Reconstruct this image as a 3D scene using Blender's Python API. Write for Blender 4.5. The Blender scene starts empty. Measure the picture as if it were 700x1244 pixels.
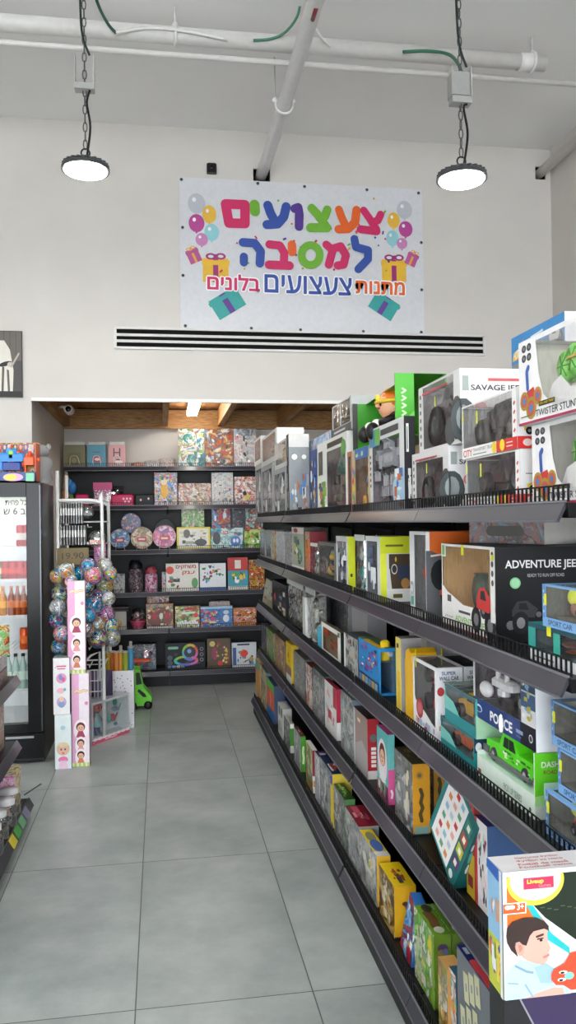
import bpy, math, random
from mathutils import Vector, Matrix
S = bpy.context.scene
COL = S.collection
PI = math.pi
# ---------------------------------------------------------------- camera and survey maths
F = 984.0; H = 1.62
YAW, PITCH, ROLL = math.radians(8.95), math.radians(.6), math.radians(.79)
_fw = Vector((math.sin(YAW)*math.cos(PITCH), math.cos(YAW)*math.cos(PITCH), math.sin(PITCH)))
_r0 = Vector((math.cos(YAW), -math.sin(YAW), 0)); _u0 = _r0.cross(_fw)
_rt = _r0*math.cos(ROLL) - _u0*math.sin(ROLL); _up = _r0*math.sin(ROLL) + _u0*math.cos(ROLL)
def cam3(v): return Vector((_rt.dot(v), _up.dot(v), _fw.dot(v)))
def on(ax, val, x, y):
    d = _rt*((x-350)/F) + _up*(-(y-622)/F) + _fw
    o = Vector((0, 0, H)); t = (val - o[ax])/d[ax]
    return o + d*t
def yE(x, X, z):
    a = cam3(Vector((X, 0, z-H))); b = cam3(Vector((0, 1, 0))); t = (x-350)/F
    return (t*a.z - a.x)/(b.x - t*b.z)
def zE(y, X, Y):
    a = cam3(Vector((X, Y, -H))); b = cam3(Vector((0, 0, 1))); t = -(y-622)/F
    return (t*a.z - a.y)/(b.y - t*b.z)
def xE(x, Y, z):
    a = cam3(Vector((0, Y, z-H))); b = cam3(Vector((1, 0, 0))); t = (x-350)/F
    return (t*a.z - a.x)/(b.x - t*b.z)
# ---------------------------------------------------------------- materials
_mc = {}
def lin(h):
    h = h.lstrip('#')
    if len(h) == 3: h = ''.join(c*2 for c in h)
    c = [int(h[i:i+2], 16)/255 for i in (0, 2, 4)]
    return tuple(x/12.92 if x <= .04045 else ((x+.055)/1.055)**2.4 for x in c) + (1,)
def M(col, rough=.42, metal=0., emit=0., coat=0.):
    k = (col, rough, metal, emit, coat)
    if k in _mc: return _mc[k]
    m = bpy.data.materials.new('paint_' + col.lstrip('#')); m.use_nodes = True
    nt = m.node_tree; b = nt.nodes['Principled BSDF']
    c = lin(col)
    b.inputs['Roughness'].default_value = rough; b.inputs['Metallic'].default_value = metal
    if max(c[:3]) < .03: b.inputs['Specular IOR Level'].default_value = .3
    if coat: b.inputs['Coat Weight'].default_value = coat; b.inputs['Coat Roughness'].default_value = .08
    tc = nt.nodes.new('ShaderNodeTexCoord'); n = nt.nodes.new('ShaderNodeTexNoise'); n.inputs['Scale'].default_value = 30
    nt.links.new(tc.outputs['Object'], n.inputs['Vector'])
    r = nt.nodes.new('ShaderNodeValToRGB')
    r.color_ramp.elements[0].color = tuple(x*.96 for x in c[:3]) + (1,); r.color_ramp.elements[1].color = tuple(min(1, x*1.03) for x in c[:3]) + (1,)
    r.color_ramp.elements[0].position = .3; r.color_ramp.elements[1].position = .7
    nt.links.new(n.outputs['Fac'], r.inputs['Fac']); nt.links.new(r.outputs['Color'], b.inputs['Base Color'])
    if emit:
        b.inputs['Emission Color'].default_value = c; b.inputs['Emission Strength'].default_value = emit
    _mc[k] = m
    return m
PAL = dict(
 jungle=['#2f6a3c','#7fae4a','#1f4f7a','#d8c25a','#c9ddc8','#3b8fa8','#8a5a34','#eef2e6'],
 blue=['#1d3f8f','#3b78c4','#8fc0e8','#0f2350','#e8eef5','#d8463a','#f0c040','#5aa0d8'],
 pink=['#d8559a','#f4b6d2','#b23a7a','#f8e4ee','#8a4a9a','#e87a9a','#ffffff','#6a2a5a'],
 mix=['#d8403a','#3a6fc0','#f0c23a','#4aa050','#f2f0ea','#8a4a9a','#e8843a','#2a2a34'],
 gold=['#c89a3a','#7a5a2a','#e8cf8a','#3a2a20','#a83a30','#d8b060','#f0e8d0','#5a4030'],
 grey=['#8c8f92','#b8bcbe','#5c6064','#d8dadc','#3a3c40','#a09a94','#747a80','#c8c4be'],
 dark=['#15161c','#2a2c38','#4a4a5a','#0c0c10','#7a3a3a','#3a5a8a','#b8b8c0','#1c2a3c'],
 green=['#3f8f3a','#8fc84a','#d8e8b8','#1f5f2f','#f0f2e0','#c8402f','#5fb060','#e8d84a'],
 red=['#a81f2a','#d8403a','#f2d8c8','#6a141c','#f0c060','#3a2a2a','#e87a6a','#ffffff'],
 teal=['#1f8f94','#5fc0be','#d8ecea','#0f4f58','#f0c84a','#e0604a','#ffffff','#3a70a0'],
 yellow=['#f0c820','#f8e46a','#d88a1a','#fff6c8','#3a6ab0','#c83a2a','#8a6a1a','#ffffff'],
 snow=['#e8eaea','#c8cdd2','#f6f6f4','#9aa4ae','#d8a8a0','#b8c8d8','#6a7480','#dcd4c8'],
 fall=['#a8743a','#d8b078','#6a4428','#f0e8dc','#8a9a4a','#c85a3a','#7a8a9a','#e8d8b8'],
 navy=['#141c3c','#24366c','#3a5a9a','#0c1020','#e0e4ea','#c83a3a','#5a7ac0','#d8b84a'],
 lilac=['#9a6ab0','#d8b8e0','#e8559a','#5ab0c8','#fff0f8','#7a3a8a','#f0c84a','#f4d0e4'],
 ball=['#2f7ac8','#1c5aa8','#e8d84a','#3a9ac0','#d8e4ea','#c83a6a','#4ab8d8','#1a3a5a'],
 film=['#7a7f80','#a8adac','#4c5050','#c8cccc','#2c2e30','#8a8478','#989e9e','#606668'],
)
def art(pal, seed=1, scale=24., rough=.3):
    k = ('art', pal, seed, scale, rough)
    if k in _mc: return _mc[k]
    rnd = random.Random(seed*77+len(pal)*13)
    cols = list(PAL[pal]); rnd.shuffle(cols)
    m = bpy.data.materials.new('print_' + pal); m.use_nodes = True
    nt = m.node_tree; b = nt.nodes['Principled BSDF']; b.inputs['Roughness'].default_value = rough
    tc = nt.nodes.new('ShaderNodeTexCoord'); mp = nt.nodes.new('ShaderNodeMapping')
    mp.inputs['Location'].default_value = (rnd.uniform(-9, 9), rnd.uniform(-9, 9), rnd.uniform(-9, 9))
    mp.inputs['Rotation'].default_value = (rnd.uniform(-.6, .6), rnd.uniform(-.6, .6), rnd.uniform(-.6, .6))
    nt.links.new(tc.outputs['Object'], mp.inputs['Vector'])
    nz = nt.nodes.new('ShaderNodeTexNoise'); nz.inputs['Scale'].default_value = scale*.5; nz.inputs['Detail'].default_value = 3
    nt.links.new(mp.outputs[0], nz.inputs['Vector'])
    add = nt.nodes.new('ShaderNodeVectorMath'); add.operation = 'MULTIPLY_ADD'
    add.inputs[1].default_value = (.07, .07, .07)
    nt.links.new(nz.outputs['Color'], add.inputs[0]); nt.links.new(mp.outputs[0], add.inputs[2])
    def ramp(fac, order, mode, lo=0., hi=1.):
        r = nt.nodes.new('ShaderNodeValToRGB'); cr = r.color_ramp; cr.interpolation = mode; n = len(order)
        for i, c in enumerate(order):
            p = lo+(hi-lo)*i/(n if mode == 'CONSTANT' else n-1)
            e = cr.elements[i] if i < 2 else cr.elements.new(p)
            e.position = p; e.color = lin(c)
        nt.links.new(fac, r.inputs['Fac']); return r
    # broad painterly areas
    n0 = nt.nodes.new('ShaderNodeTexNoise'); n0.inputs['Scale'].default_value = scale*.55; n0.inputs['Detail'].default_value = 6; n0.inputs['Distortion'].default_value = 1.6; n0.inputs['Roughness'].default_value = .6
    nt.links.new(mp.outputs[0], n0.inputs['Vector'])
    a = ramp(n0.outputs['Fac'], [cols[i] for i in (0, 3, 1, 4, 2, 5, 6)], 'LINEAR', .3, .7)
    # small shapes
    v = nt.nodes.new('ShaderNodeTexVoronoi'); v.inputs['Scale'].default_value = scale*1.7; nt.links.new(add.outputs[0], v.inputs['Vector'])
    sp = nt.nodes.new('ShaderNodeSeparateColor'); nt.links.new(v.outputs['Color'], sp.inputs[0])
    c = ramp(sp.outputs[0], cols[2:] + cols[:2], 'CONSTANT')
    n2 = nt.nodes.new('ShaderNodeTexNoise'); n2.inputs['Scale'].default_value = scale*1.3; n2.inputs['Detail'].default_value = 4; nt.links.new(mp.outputs[0], n2.inputs['Vector'])
    r2 = nt.nodes.new('ShaderNodeValToRGB'); r2.color_ramp.elements[0].position = .53; r2.color_ramp.elements[1].position = .62
    nt.links.new(n2.outputs['Fac'], r2.inputs['Fac'])
    mx = nt.nodes.new('ShaderNodeMix'); mx.data_type = 'RGBA'
    nt.links.new(r2.outputs['Color'], mx.inputs[0]); nt.links.new(a.outputs[0], mx.inputs[6]); nt.links.new(c.outputs[0], mx.inputs[7])
    hs = nt.nodes.new('ShaderNodeHueSaturation'); hs.inputs['Saturation'].default_value = 1.12; hs.inputs['Value'].default_value = .78
    nt.links.new(mx.outputs[2], hs.inputs['Color']); nt.links.new(hs.outputs[0], b.inputs['Base Color'])
    _mc[k] = m
    return m
def film(op=.2, rough=.12, bump=.25):
    k = ('film', op, rough, bump)
    if k in _mc: return _mc[k]
    m = bpy.data.materials.new('clear_plastic'); m.use_nodes = True; nt = m.node_tree; nt.nodes.remove(nt.nodes['Principled BSDF'])
    out = nt.nodes['Material Output']
    t = nt.nodes.new('ShaderNodeBsdfTransparent'); g = nt.nodes.new('ShaderNodeBsdfGlossy'); g.inputs['Roughness'].default_value = rough
    tc = nt.nodes.new('ShaderNodeTexCoord'); nz = nt.nodes.new('ShaderNodeTexNoise'); nz.inputs['Scale'].default_value = 14
    bp = nt.nodes.new('ShaderNodeBump'); bp.inputs['Strength'].default_value = bump; bp.inputs['Distance'].default_value = .02
    nt.links.new(tc.outputs['Object'], nz.inputs['Vector']); nt.links.new(nz.outputs['Fac'], bp.inputs['Height']); nt.links.new(bp.outputs[0], g.inputs['Normal'])
    fr = nt.nodes.new('ShaderNodeFresnel'); fr.inputs['IOR'].default_value = 1.5 if op else 1.28
    ge = nt.nodes.new('ShaderNodeNewGeometry'); mi = nt.nodes.new('ShaderNodeMapRange'); i0 = 1.5 if op else 1.28; mi.inputs[3].default_value = i0; mi.inputs[4].default_value = 1/i0
    nt.links.new(ge.outputs['Backfacing'], mi.inputs[0]); nt.links.new(mi.outputs[0], fr.inputs['IOR'])
    ad = nt.nodes.new('ShaderNodeMath'); ad.operation = 'ADD'; ad.inputs[1].default_value = op*.4; ad.use_clamp = True
    nt.links.new(fr.outputs[0], ad.inputs[0])
    mx = nt.nodes.new('ShaderNodeMixShader'); nt.links.new(ad.outputs[0], mx.inputs[0]); nt.links.new(t.outputs[0], mx.inputs[1]); nt.links.new(g.outputs[0], mx.inputs[2])
    nt.links.new(mx.outputs[0], out.inputs['Surface'])
    _mc[k] = m
    return m
def A(m):       # colour string, 'palette:seed[:scale]' or a material
    if not isinstance(m, str): return m
    if m.startswith('#'): return M(m)
    if m == 'film': return film()
    p = m.split(':')
    return art(p[0], int(p[1]) if len(p) > 1 else 1, float(p[2]) if len(p) > 2 else 24.)
# ---------------------------------------------------------------- mesh builder
class MB:
    def __init__(s): s.v, s.f, s.m, s.sm, s.mats, s.idx = [], [], [], [], [], {}
    def mi(s, mat):
        mat = A(mat)
        if mat.name not in s.idx: s.idx[mat.name] = len(s.mats); s.mats.append(mat)
        return s.idx[mat.name]
    def add(s, vs, fs, mat, smooth=False):
        b = len(s.v); s.v += [tuple(p) for p in vs]; i = s.mi(mat)
        for f in fs: s.f.append(tuple(b+k for k in f)); s.m.append(i); s.sm.append(smooth)
        return s
    def poly(s, pts, mat): return s.add(pts, [tuple(range(len(pts)))], mat)
    def box(s, x0, y0, z0, x1, y1, z1, mat, **fm):
        v = [(x0,y0,z0),(x1,y0,z0),(x1,y1,z0),(x0,y1,z0),(x0,y0,z1),(x1,y0,z1),(x1,y1,z1),(x0,y1,z1)]
        fs = dict(u=(0,3,2,1), t=(4,5,6,7), f=(0,1,5,4), r=(1,2,6,5), b=(2,3,7,6), l=(3,0,4,7))
        bi = len(s.v); s.v += v
        for k, f in fs.items():
            mm = fm.get(k, mat)
            if mm is None: continue
            s.f.append(tuple(bi+i for i in f)); s.m.append(s.mi(mm)); s.sm.append(False)
        return s
    def prism(s, pts, axis, a, b, mat, smooth=False):
        n = len(pts)
        def P(p, t): return {'x': (t, p[0], p[1]), 'y': (p[0], t, p[1]), 'z': (p[0], p[1], t)}[axis]
        vs = [P(p, a) for p in pts] + [P(p, b) for p in pts]
        s.add(vs, [tuple(range(n))[::-1], tuple(range(n, 2*n))] , mat)
        bi = len(s.v) - 2*n; i = s.mi(mat)
        for k in range(n):
            s.f.append((bi+k, bi+(k+1) % n, bi+n+(k+1) % n, bi+n+k)); s.m.append(i); s.sm.append(smooth)
        return s
    def tube(s, path, r, mat, n=8, closed=False):
        P = [Vector(p) for p in path]; k = len(P); rs = r if isinstance(r, (list, tuple)) else [r]*k
        vs = []; prev = None
        for i, p in enumerate(P):
            a = P[i-1] if (i > 0 or closed) else P[i]; c = P[(i+1) % k] if (i < k-1 or closed) else P[i]
            t = (c-a).normalized()
            ref = prev if prev is not None else (Vector((0,0,1)) if abs(t.z) < .9 else Vector((1,0,0)))
            u = (ref - t*ref.dot(t))
            if u.length < 1e-6: u = t.orthogonal()
            u.normalize(); w = t.cross(u); prev = u
            for j in range(n):
                g = 2*PI*j/n; vs.append(p + (u*math.cos(g) + w*math.sin(g))*rs[i])
        fs = []
        for i in range(k if closed else k-1):
            for j in range(n):
                a, b = i*n+j, i*n+(j+1) % n; c, d = ((i+1) % k)*n+(j+1) % n, ((i+1) % k)*n+j
                fs.append((a, b, c, d))
        s.add(vs, fs, mat, True)
        if not closed:
            b0 = len(s.v)-k*n; i = s.mi(mat)
            s.f.append(tuple(b0+j for j in range(n))[::-1]); s.m.append(i); s.sm.append(False)
            s.f.append(tuple(b0+(k-1)*n+j for j in range(n))); s.m.append(i); s.sm.append(False)
        return s
    def lathe(s, prof, c, mat, n=20, axis='z', smooth=True):
        vs, fs = [], []
        for (r, h) in prof:
            for j in range(n):
                g = 2*PI*j/n; x, y = r*math.cos(g), r*math.sin(g)
                q = {'z': (x, y, h), 'y': (x, h, y), 'x': (h, x, y)}[axis]
                vs.append((c[0]+q[0], c[1]+q[1], c[2]+q[2]))
        for i in range(len(prof)-1):
            for j in range(n): fs.append((i*n+j, i*n+(j+1) % n, (i+1)*n+(j+1) % n, (i+1)*n+j))
        s.add(vs, fs, mat, smooth); b = len(s.v)-len(vs); i = s.mi(mat)
        for e in (0, len(prof)-1):
            if prof[e][0] > 1e-5: s.f.append(tuple(b+e*n+j for j in range(n))); s.m.append(i); s.sm.append(False)
        return s
    def ell(s, c, r, mat, nu=14, nv=8):
        if not isinstance(r, (tuple, list)): r = (r, r, r)
        vs = [(c[0], c[1], c[2]-r[2])]; fs = []
        for i in range(1, nv):
            t = -PI/2 + PI*i/nv
            for j in range(nu):
                g = 2*PI*j/nu; vs.append((c[0]+r[0]*math.cos(t)*math.cos(g), c[1]+r[1]*math.cos(t)*math.sin(g), c[2]+r[2]*math.sin(t)))
        vs.append((c[0], c[1], c[2]+r[2])); L = len(vs)-1
        for j in range(nu):
            fs.append((0, 1+(j+1) % nu, 1+j)); fs.append((L, L-nu+j, L-nu+(j+1) % nu))
            for i in range(nv-2): fs.append((1+i*nu+j, 1+i*nu+(j+1) % nu, 1+(i+1)*nu+(j+1) % nu, 1+(i+1)*nu+j))
        return s.add(vs, fs, mat, True)
    def ring(s, c, R, r, mat, axis='z', n=24, m=8, sx=1., sy=1.):
        pts = []
        for i in range(n):
            g = 2*PI*i/n; x, y = R*sx*math.cos(g), R*sy*math.sin(g)
            q = {'z': (x, y, 0), 'y': (x, 0, y), 'x': (0, x, y)}[axis]
            pts.append((c[0]+q[0], c[1]+q[1], c[2]+q[2]))
        return s.tube(pts, r, mat, m, True)
    def cbox(s, x0, y0, z0, x1, y1, z1, mat, c=.01):   # box with chamfered upright and top edges
        pts = [(x0+c, y0), (x1-c, y0), (x1, y0+c), (x1, y1-c), (x1-c, y1), (x0+c, y1), (x0, y1-c), (x0, y0+c)]
        q = [(x0+2*c, y0+c), (x1-2*c, y0+c), (x1-c, y0+2*c), (x1-c, y1-2*c), (x1-2*c, y1-c), (x0+2*c, y1-c), (x0+c, y1-2*c), (x0+c, y0+2*c)]
        vs = [(p[0], p[1], z0) for p in pts] + [(p[0], p[1], z1-c) for p in pts] + [(p[0], p[1], z1) for p in q]
        fs = [tuple(range(8))[::-1], tuple(range(16, 24))]
        for k in range(8):
            for o in (0, 8): fs.append((o+k, o+(k+1) % 8, o+8+(k+1) % 8, o+8+k))
        return s.add(vs, fs, mat)
    def build(s, name, parent=None, loc=(0,0,0), rot=(0,0,0)):
        me = bpy.data.meshes.new(name); me.from_pydata(s.v, [], s.f)
        for m in s.mats: me.materials.append(m)
        me.polygons.foreach_set('material_index', s.m); me.polygons.foreach_set('use_smooth', s.sm); me.update()
        o = bpy.data.objects.new(name, me); COL.objects.link(o)
        o.location = loc; o.rotation_euler = rot
        if parent is not None: o.parent = parent
        return o
def tag(o, label, cat, group=None, kind=None):
    if label: o['label'] = label
    if cat: o['category'] = cat
    if group: o['group'] = group
    if kind: o['kind'] = kind
    return o
def thing(name, label, cat, loc=(0,0,0), rot=(0,0,0), group=None):
    o = bpy.data.objects.new(name, None); COL.objects.link(o); o.empty_display_size = .05
    o.location = loc; o.rotation_euler = rot
    return tag(o, label, cat, group)
def struct(name, mb, label=None):
    o = mb.build(name); o['kind'] = 'structure'
    if label: o['label'] = label
    return o
def dup(o, loc, rot=None, label=None, scale=None):
    c = o.copy(); COL.objects.link(c); c.location = loc
    if rot is not None: c.rotation_euler = rot
    if label: c['label'] = label
    if scale: c.scale = (scale,)*3
    def kids(a, b):
        for ch in list(a.children):
            if ch == c: continue
            d = ch.copy(); COL.objects.link(d); d.parent = b; kids(ch, d)
    kids(o, c)
    return c
# ---------------------------------------------------------------- printed graphics on a face
_tc = {}
def glyphs(txt, bold=0.0):
    k = (txt, bold)
    if k in _tc: return _tc[k]
    cu = bpy.data.curves.new('t', 'FONT'); cu.body = txt; cu.offset = bold; cu.resolution_u = 3
    ob = bpy.data.objects.new('t', cu); me = ob.to_mesh()
    vs = [(v.co.x, v.co.y) for v in me.vertices]; fs = [tuple(p.vertices) for p in me.polygons]
    ob.to_mesh_clear(); bpy.data.objects.remove(ob); bpy.data.curves.remove(cu)
    if not vs: vs = [(0, 0), (1, 0), (1, 1)]; fs = [(0, 1, 2)]
    x0 = min(v[0] for v in vs); x1 = max(v[0] for v in vs); y0 = min(v[1] for v in vs); y1 = max(v[1] for v in vs)
    vs = [((v[0]-x0)/max(1e-6, x1-x0), (v[1]-y0)/max(1e-6, y1-y0)) for v in vs]
    _tc[k] = (vs, fs)
    return _tc[k]
class Face:
    def __init__(s, mb, O, u, v, n, W, Hh): s.mb, s.O, s.u, s.v, s.n, s.W, s.H, s.k = mb, Vector(O), Vector(u), Vector(v), Vector(n), W, Hh, 0
    def P(s, x, y, e): return s.O + s.u*(x*s.W) + s.v*(y*s.H) + s.n*e
    def flat(s, pts, fs, col):
        s.k += 1; e = .0006 + .00005*s.k
        s.mb.add([s.P(x, y, e) for x, y in pts], fs, col)
    def poly(s, pts, col): s.flat(pts, [tuple(range(len(pts)))], col)
    def rect(s, x, y, w, h, col, rot=0):
        c = math.cos(rot); q = math.sin(rot); cx, cy = x+w/2, y+h/2; pts = []
        for dx, dy in ((-w/2, -h/2), (w/2, -h/2), (w/2, h/2), (-w/2, h/2)):
            ax, ay = dx*s.W, dy*s.H; pts.append((cx+(ax*c-ay*q)/s.W, cy+(ax*q+ay*c)/s.H))
        s.poly(pts, col)
    def e(s, cx, cy, rx, ry, col, n=18, rot=0):
        c = math.cos(rot); q = math.sin(rot); pts = []
        for i in range(n):
            a = rx*s.W*math.cos(2*PI*i/n); b = ry*s.H*math.sin(2*PI*i/n); pts.append((cx+(a*c-b*q)/s.W, cy+(a*q+b*c)/s.H))
        s.poly(pts, col)
    def c(s, cx, cy, r, col, n=18): s.e(cx, cy, r*min(s.W, s.H)/s.W, r*min(s.W, s.H)/s.H, col, n)
    def t(s, txt, x, y, w, h, col, bold=.0, rot=0):
        vs, fs = glyphs(txt, bold); c = math.cos(rot); q = math.sin(rot); pts = []
        for a, b in vs:
            ax, ay = (a-.5)*w*s.W, (b-.5)*h*s.H; pts.append((x+w/2+(ax*c-ay*q)/s.W, y+h/2+(ax*q+ay*c)/s.H))
        s.flat(pts, fs, col)
    def s_(s, pts, wid, col, cap=10):       # rounded brush stroke, wid in metres
        Q = [Vector((p[0]*s.W, p[1]*s.H)) for p in pts]; r = wid/2; vs = []; fs = []
        def put(P2):
            s.k += 1; e = .0006 + .00005*s.k; b = len(vs)
            for p in P2: vs.append(s.O + s.u*p.x + s.v*p.y + s.n*e)
            fs.append(tuple(range(b, b+len(P2))))
        for i, p in enumerate(Q): put([p + Vector((math.cos(2*PI*j/cap), math.sin(2*PI*j/cap)))*r for j in range(cap)])
        for a, b in zip(Q, Q[1:]):
            d = b-a
            if d.length < 1e-7: continue
            d.normalize(); nn = Vector((-d.y, d.x))*r; put([a-nn, b-nn, b+nn, a+nn])
        s.mb.add(vs, fs, col)
    def busy(s, seed, cols, n=10, lo=.06, hi=.2, x0=.05, y0=.05, x1=.95, y1=.95):
        R = random.Random(seed)
        for _ in range(n):
            a = R.uniform(lo, hi)*.5; b = R.uniform(lo, hi)*.5; cx = R.uniform(x0+a, max(x0+a, x1-a)); cy = R.uniform(y0+b, max(y0+b, y1-b)); cl = R.choice(cols)
            if R.random() < .82:
                m = R.choice((5, 7, 9, 11)); ph = R.uniform(0, 6)
                s.poly([(cx+a*q*math.cos(ph+2*PI*i/m), cy+b*q*math.sin(ph+2*PI*i/m)) for i, q in enumerate([R.uniform(.45, 1) for _ in range(m)])], cl)
            else: s.rect(cx-a, cy-b*.7, 2*a, 1.4*b, cl)
    def car(s, cx, cy, w, col, tyre='#16161a', glass='#20242c'):   # a printed car, side view, w as share of the face width
        a = w*s.W; k = lambda x, y: (cx + x*a/s.W, cy + y*a/s.H)
        s.poly([k(-.5,-.12), k(.5,-.12), k(.5,.04), k(.36,.1), k(.2,.26), k(-.18,.27), k(-.3,.1), k(-.5,.06)], col)
        s.poly([k(-.15,.22), k(.17,.21), k(.27,.1), k(-.23,.1)], glass)
        for x in (-.3, .3):
            s.e(*k(x,-.13), .14*a/s.W, .14*a/s.H, tyre, 14); s.e(*k(x,-.13), .06*a/s.W, .06*a/s.H, '#8a8d92', 10)
    def buggy(s, cx, cy, w, col='#c8362c'):
        a = w*s.W; k = lambda x, y: (cx + x*a/s.W, cy + y*a/s.H)
        for x, y, r in ((-.34,-.2,.24), (.32,-.24,.26), (.02,.02,.17), (.42,.06,.15)):
            s.e(*k(x,y), r*a/s.W, r*a/s.H, '#1a1a1e', 16); s.e(*k(x,y), r*.5*a/s.W, r*.5*a/s.H, '#77797e', 10)
        s.poly([k(-.3,.02), k(.3,-.02), k(.4,.2), k(.1,.42), k(-.16,.4), k(-.3,.18)], col)
        s.poly([k(-.12,.2), k(.16,.18), k(.08,.36), k(-.1,.35)], '#26282e')
    def kid(s, cx, cy, r, skin='#e8b898', hair='#3a2418', top='#f0f0f0', dress='#d8558a'):
        a = r*s.H; rx = a/s.W; ry = r
        s.poly([(cx-rx*1.2, cy-ry*2.6), (cx+rx*1.2, cy-ry*2.6), (cx+rx*.5, cy-ry*.8), (cx-rx*.5, cy-ry*.8)], dress)
        s.e(cx, cy+ry*.15, rx*1.15, ry*1.2, hair, 14); s.e(cx, cy-ry*.15, rx*.85, ry*.85, skin, 14)
        for q in (-.32, .32): s.e(cx+rx*q, cy-ry*.1, rx*.12, ry*.16, '#2a1c18', 8)
        s.e(cx, cy-ry*.55, rx*.25, ry*.1, '#c0504a', 8)
def faces(mb, w, d, h):
    return dict(f=Face(mb, (0,0,0), (1,0,0), (0,0,1), (0,-1,0), w, h), r=Face(mb, (w,0,0), (0,1,0), (0,0,1), (1,0,0), d, h),
                l=Face(mb, (0,d,0), (0,-1,0), (0,0,1), (-1,0,0), d, h), t=Face(mb, (0,0,h), (1,0,0), (0,1,0), (0,0,1), w, d))
# ---------------------------------------------------------------- toys (fit a given local box)
def toy_car(mb, x0, y0, z0, x1, y1, z1, col, big=False, tyre='#17171b', rim='#8d9095', glass='#1b2027', trim='#2b2c30'):
    L, W, Hh = x1-x0, y1-y0, z1-z0
    R = Hh*(.34 if big else .24); zb = z0 + R*(1.1 if big else .75)
    X = lambda t: x0+L*t; Z = lambda t: zb+(z1-zb)*t
    yo = W*.16
    prof = [(X(.03),Z(.1)), (X(.03),Z(.42)), (X(.1),Z(.5)), (X(.3),Z(.56)), (X(.42),Z(.95)), (X(.72),Z(1)), (X(.84),Z(.55)), (X(.97),Z(.48)), (X(.98),Z(.1)), (X(.9),Z(0)), (X(.1),Z(0))]
    mb.prism(prof, 'y', y0+yo, y1-yo, col)
    for ys in (y0+yo-.002, y1-yo+.002):
        mb.poly([(X(.36),ys,Z(.58)), (X(.55),ys,Z(.58)), (X(.55),ys,Z(.88)), (X(.45),ys,Z(.88))], glass)
        mb.poly([(X(.57),ys,Z(.58)), (X(.76),ys,Z(.58)), (X(.7),ys,Z(.9)), (X(.57),ys,Z(.9))], glass)
    mb.box(X(.0), y0+yo*.8, Z(.05), X(.07), y1-yo*.8, Z(.28), trim); mb.box(X(.94), y0+yo*.8, Z(.05), X(1), y1-yo*.8, Z(.28), trim)
    for t in (.2, .8):
        for yy in (y0+W*.11, y1-W*.11):
            mb.lathe([(R*.6, -W*.1), (R*.95, -W*.1), (R, -W*.05), (R, W*.05), (R*.95, W*.1), (R*.6, W*.1)], (X(t), yy, z0+R), tyre, 16, 'y')
            mb.lathe([(R*.5, -W*.105), (R*.2, -W*.115), (R*.2, W*.115), (R*.5, W*.105)], (X(t), yy, z0+R), rim, 10, 'y')
def toy_robot(mb, x0, y0, z0, x1, y1, z1, col, acc='#3a6ab0', dk='#33363c'):
    cx, cy, w, d, h = (x0+x1)/2, (y0+y1)/2, (x1-x0), (y1-y0)*.8, z1-z0
    for s in (-1, 1):
        mb.cbox(cx+s*w*.13-w*.09, cy-d*.3, z0, cx+s*w*.13+w*.09, cy+d*.2, z0+h*.1, dk, w*.02)
        mb.cbox(cx+s*w*.13-w*.07, cy-d*.18, z0+h*.08, cx+s*w*.13+w*.07, cy+d*.18, z0+h*.26, col, w*.02)
        mb.cbox(cx+s*w*.12-w*.06, cy-d*.15, z0+h*.27, cx+s*w*.12+w*.06, cy+d*.15, z0+h*.45, acc, w*.015)
        mb.ell((cx+s*w*.35, cy, z0+h*.74), (w*.13, d*.3, h*.09), col, 10, 6)
        mb.cbox(cx+s*w*.38-w*.05, cy-d*.14, z0+h*.5, cx+s*w*.38+w*.05, cy+d*.14, z0+h*.68, dk, w*.015)
        mb.cbox(cx+s*w*.4-w*.07, cy-d*.3, z0+h*.36, cx+s*w*.4+w*.07, cy+d*.1, z0+h*.52, acc, w*.02)
    mb.cbox(cx-w*.17, cy-d*.2, z0+h*.43, cx+w*.17, cy+d*.2, z0+h*.56, dk, w*.02)
    mb.cbox(cx-w*.25, cy-d*.28, z0+h*.54, cx+w*.25, cy+d*.28, z0+h*.82, col, w*.04)
    mb.box(cx-w*.14, cy-d*.3, z0+h*.62, cx+w*.14, cy-d*.27, z0+h*.74, acc)
    mb.cbox(cx-w*.1, cy-d*.16, z0+h*.83, cx+w*.1, cy+d*.16, z0+h*.98, col, w*.03)
    mb.box(cx-w*.075, cy-d*.18, z0+h*.89, cx+w*.075, cy-d*.155, z0+h*.925, acc)
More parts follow.
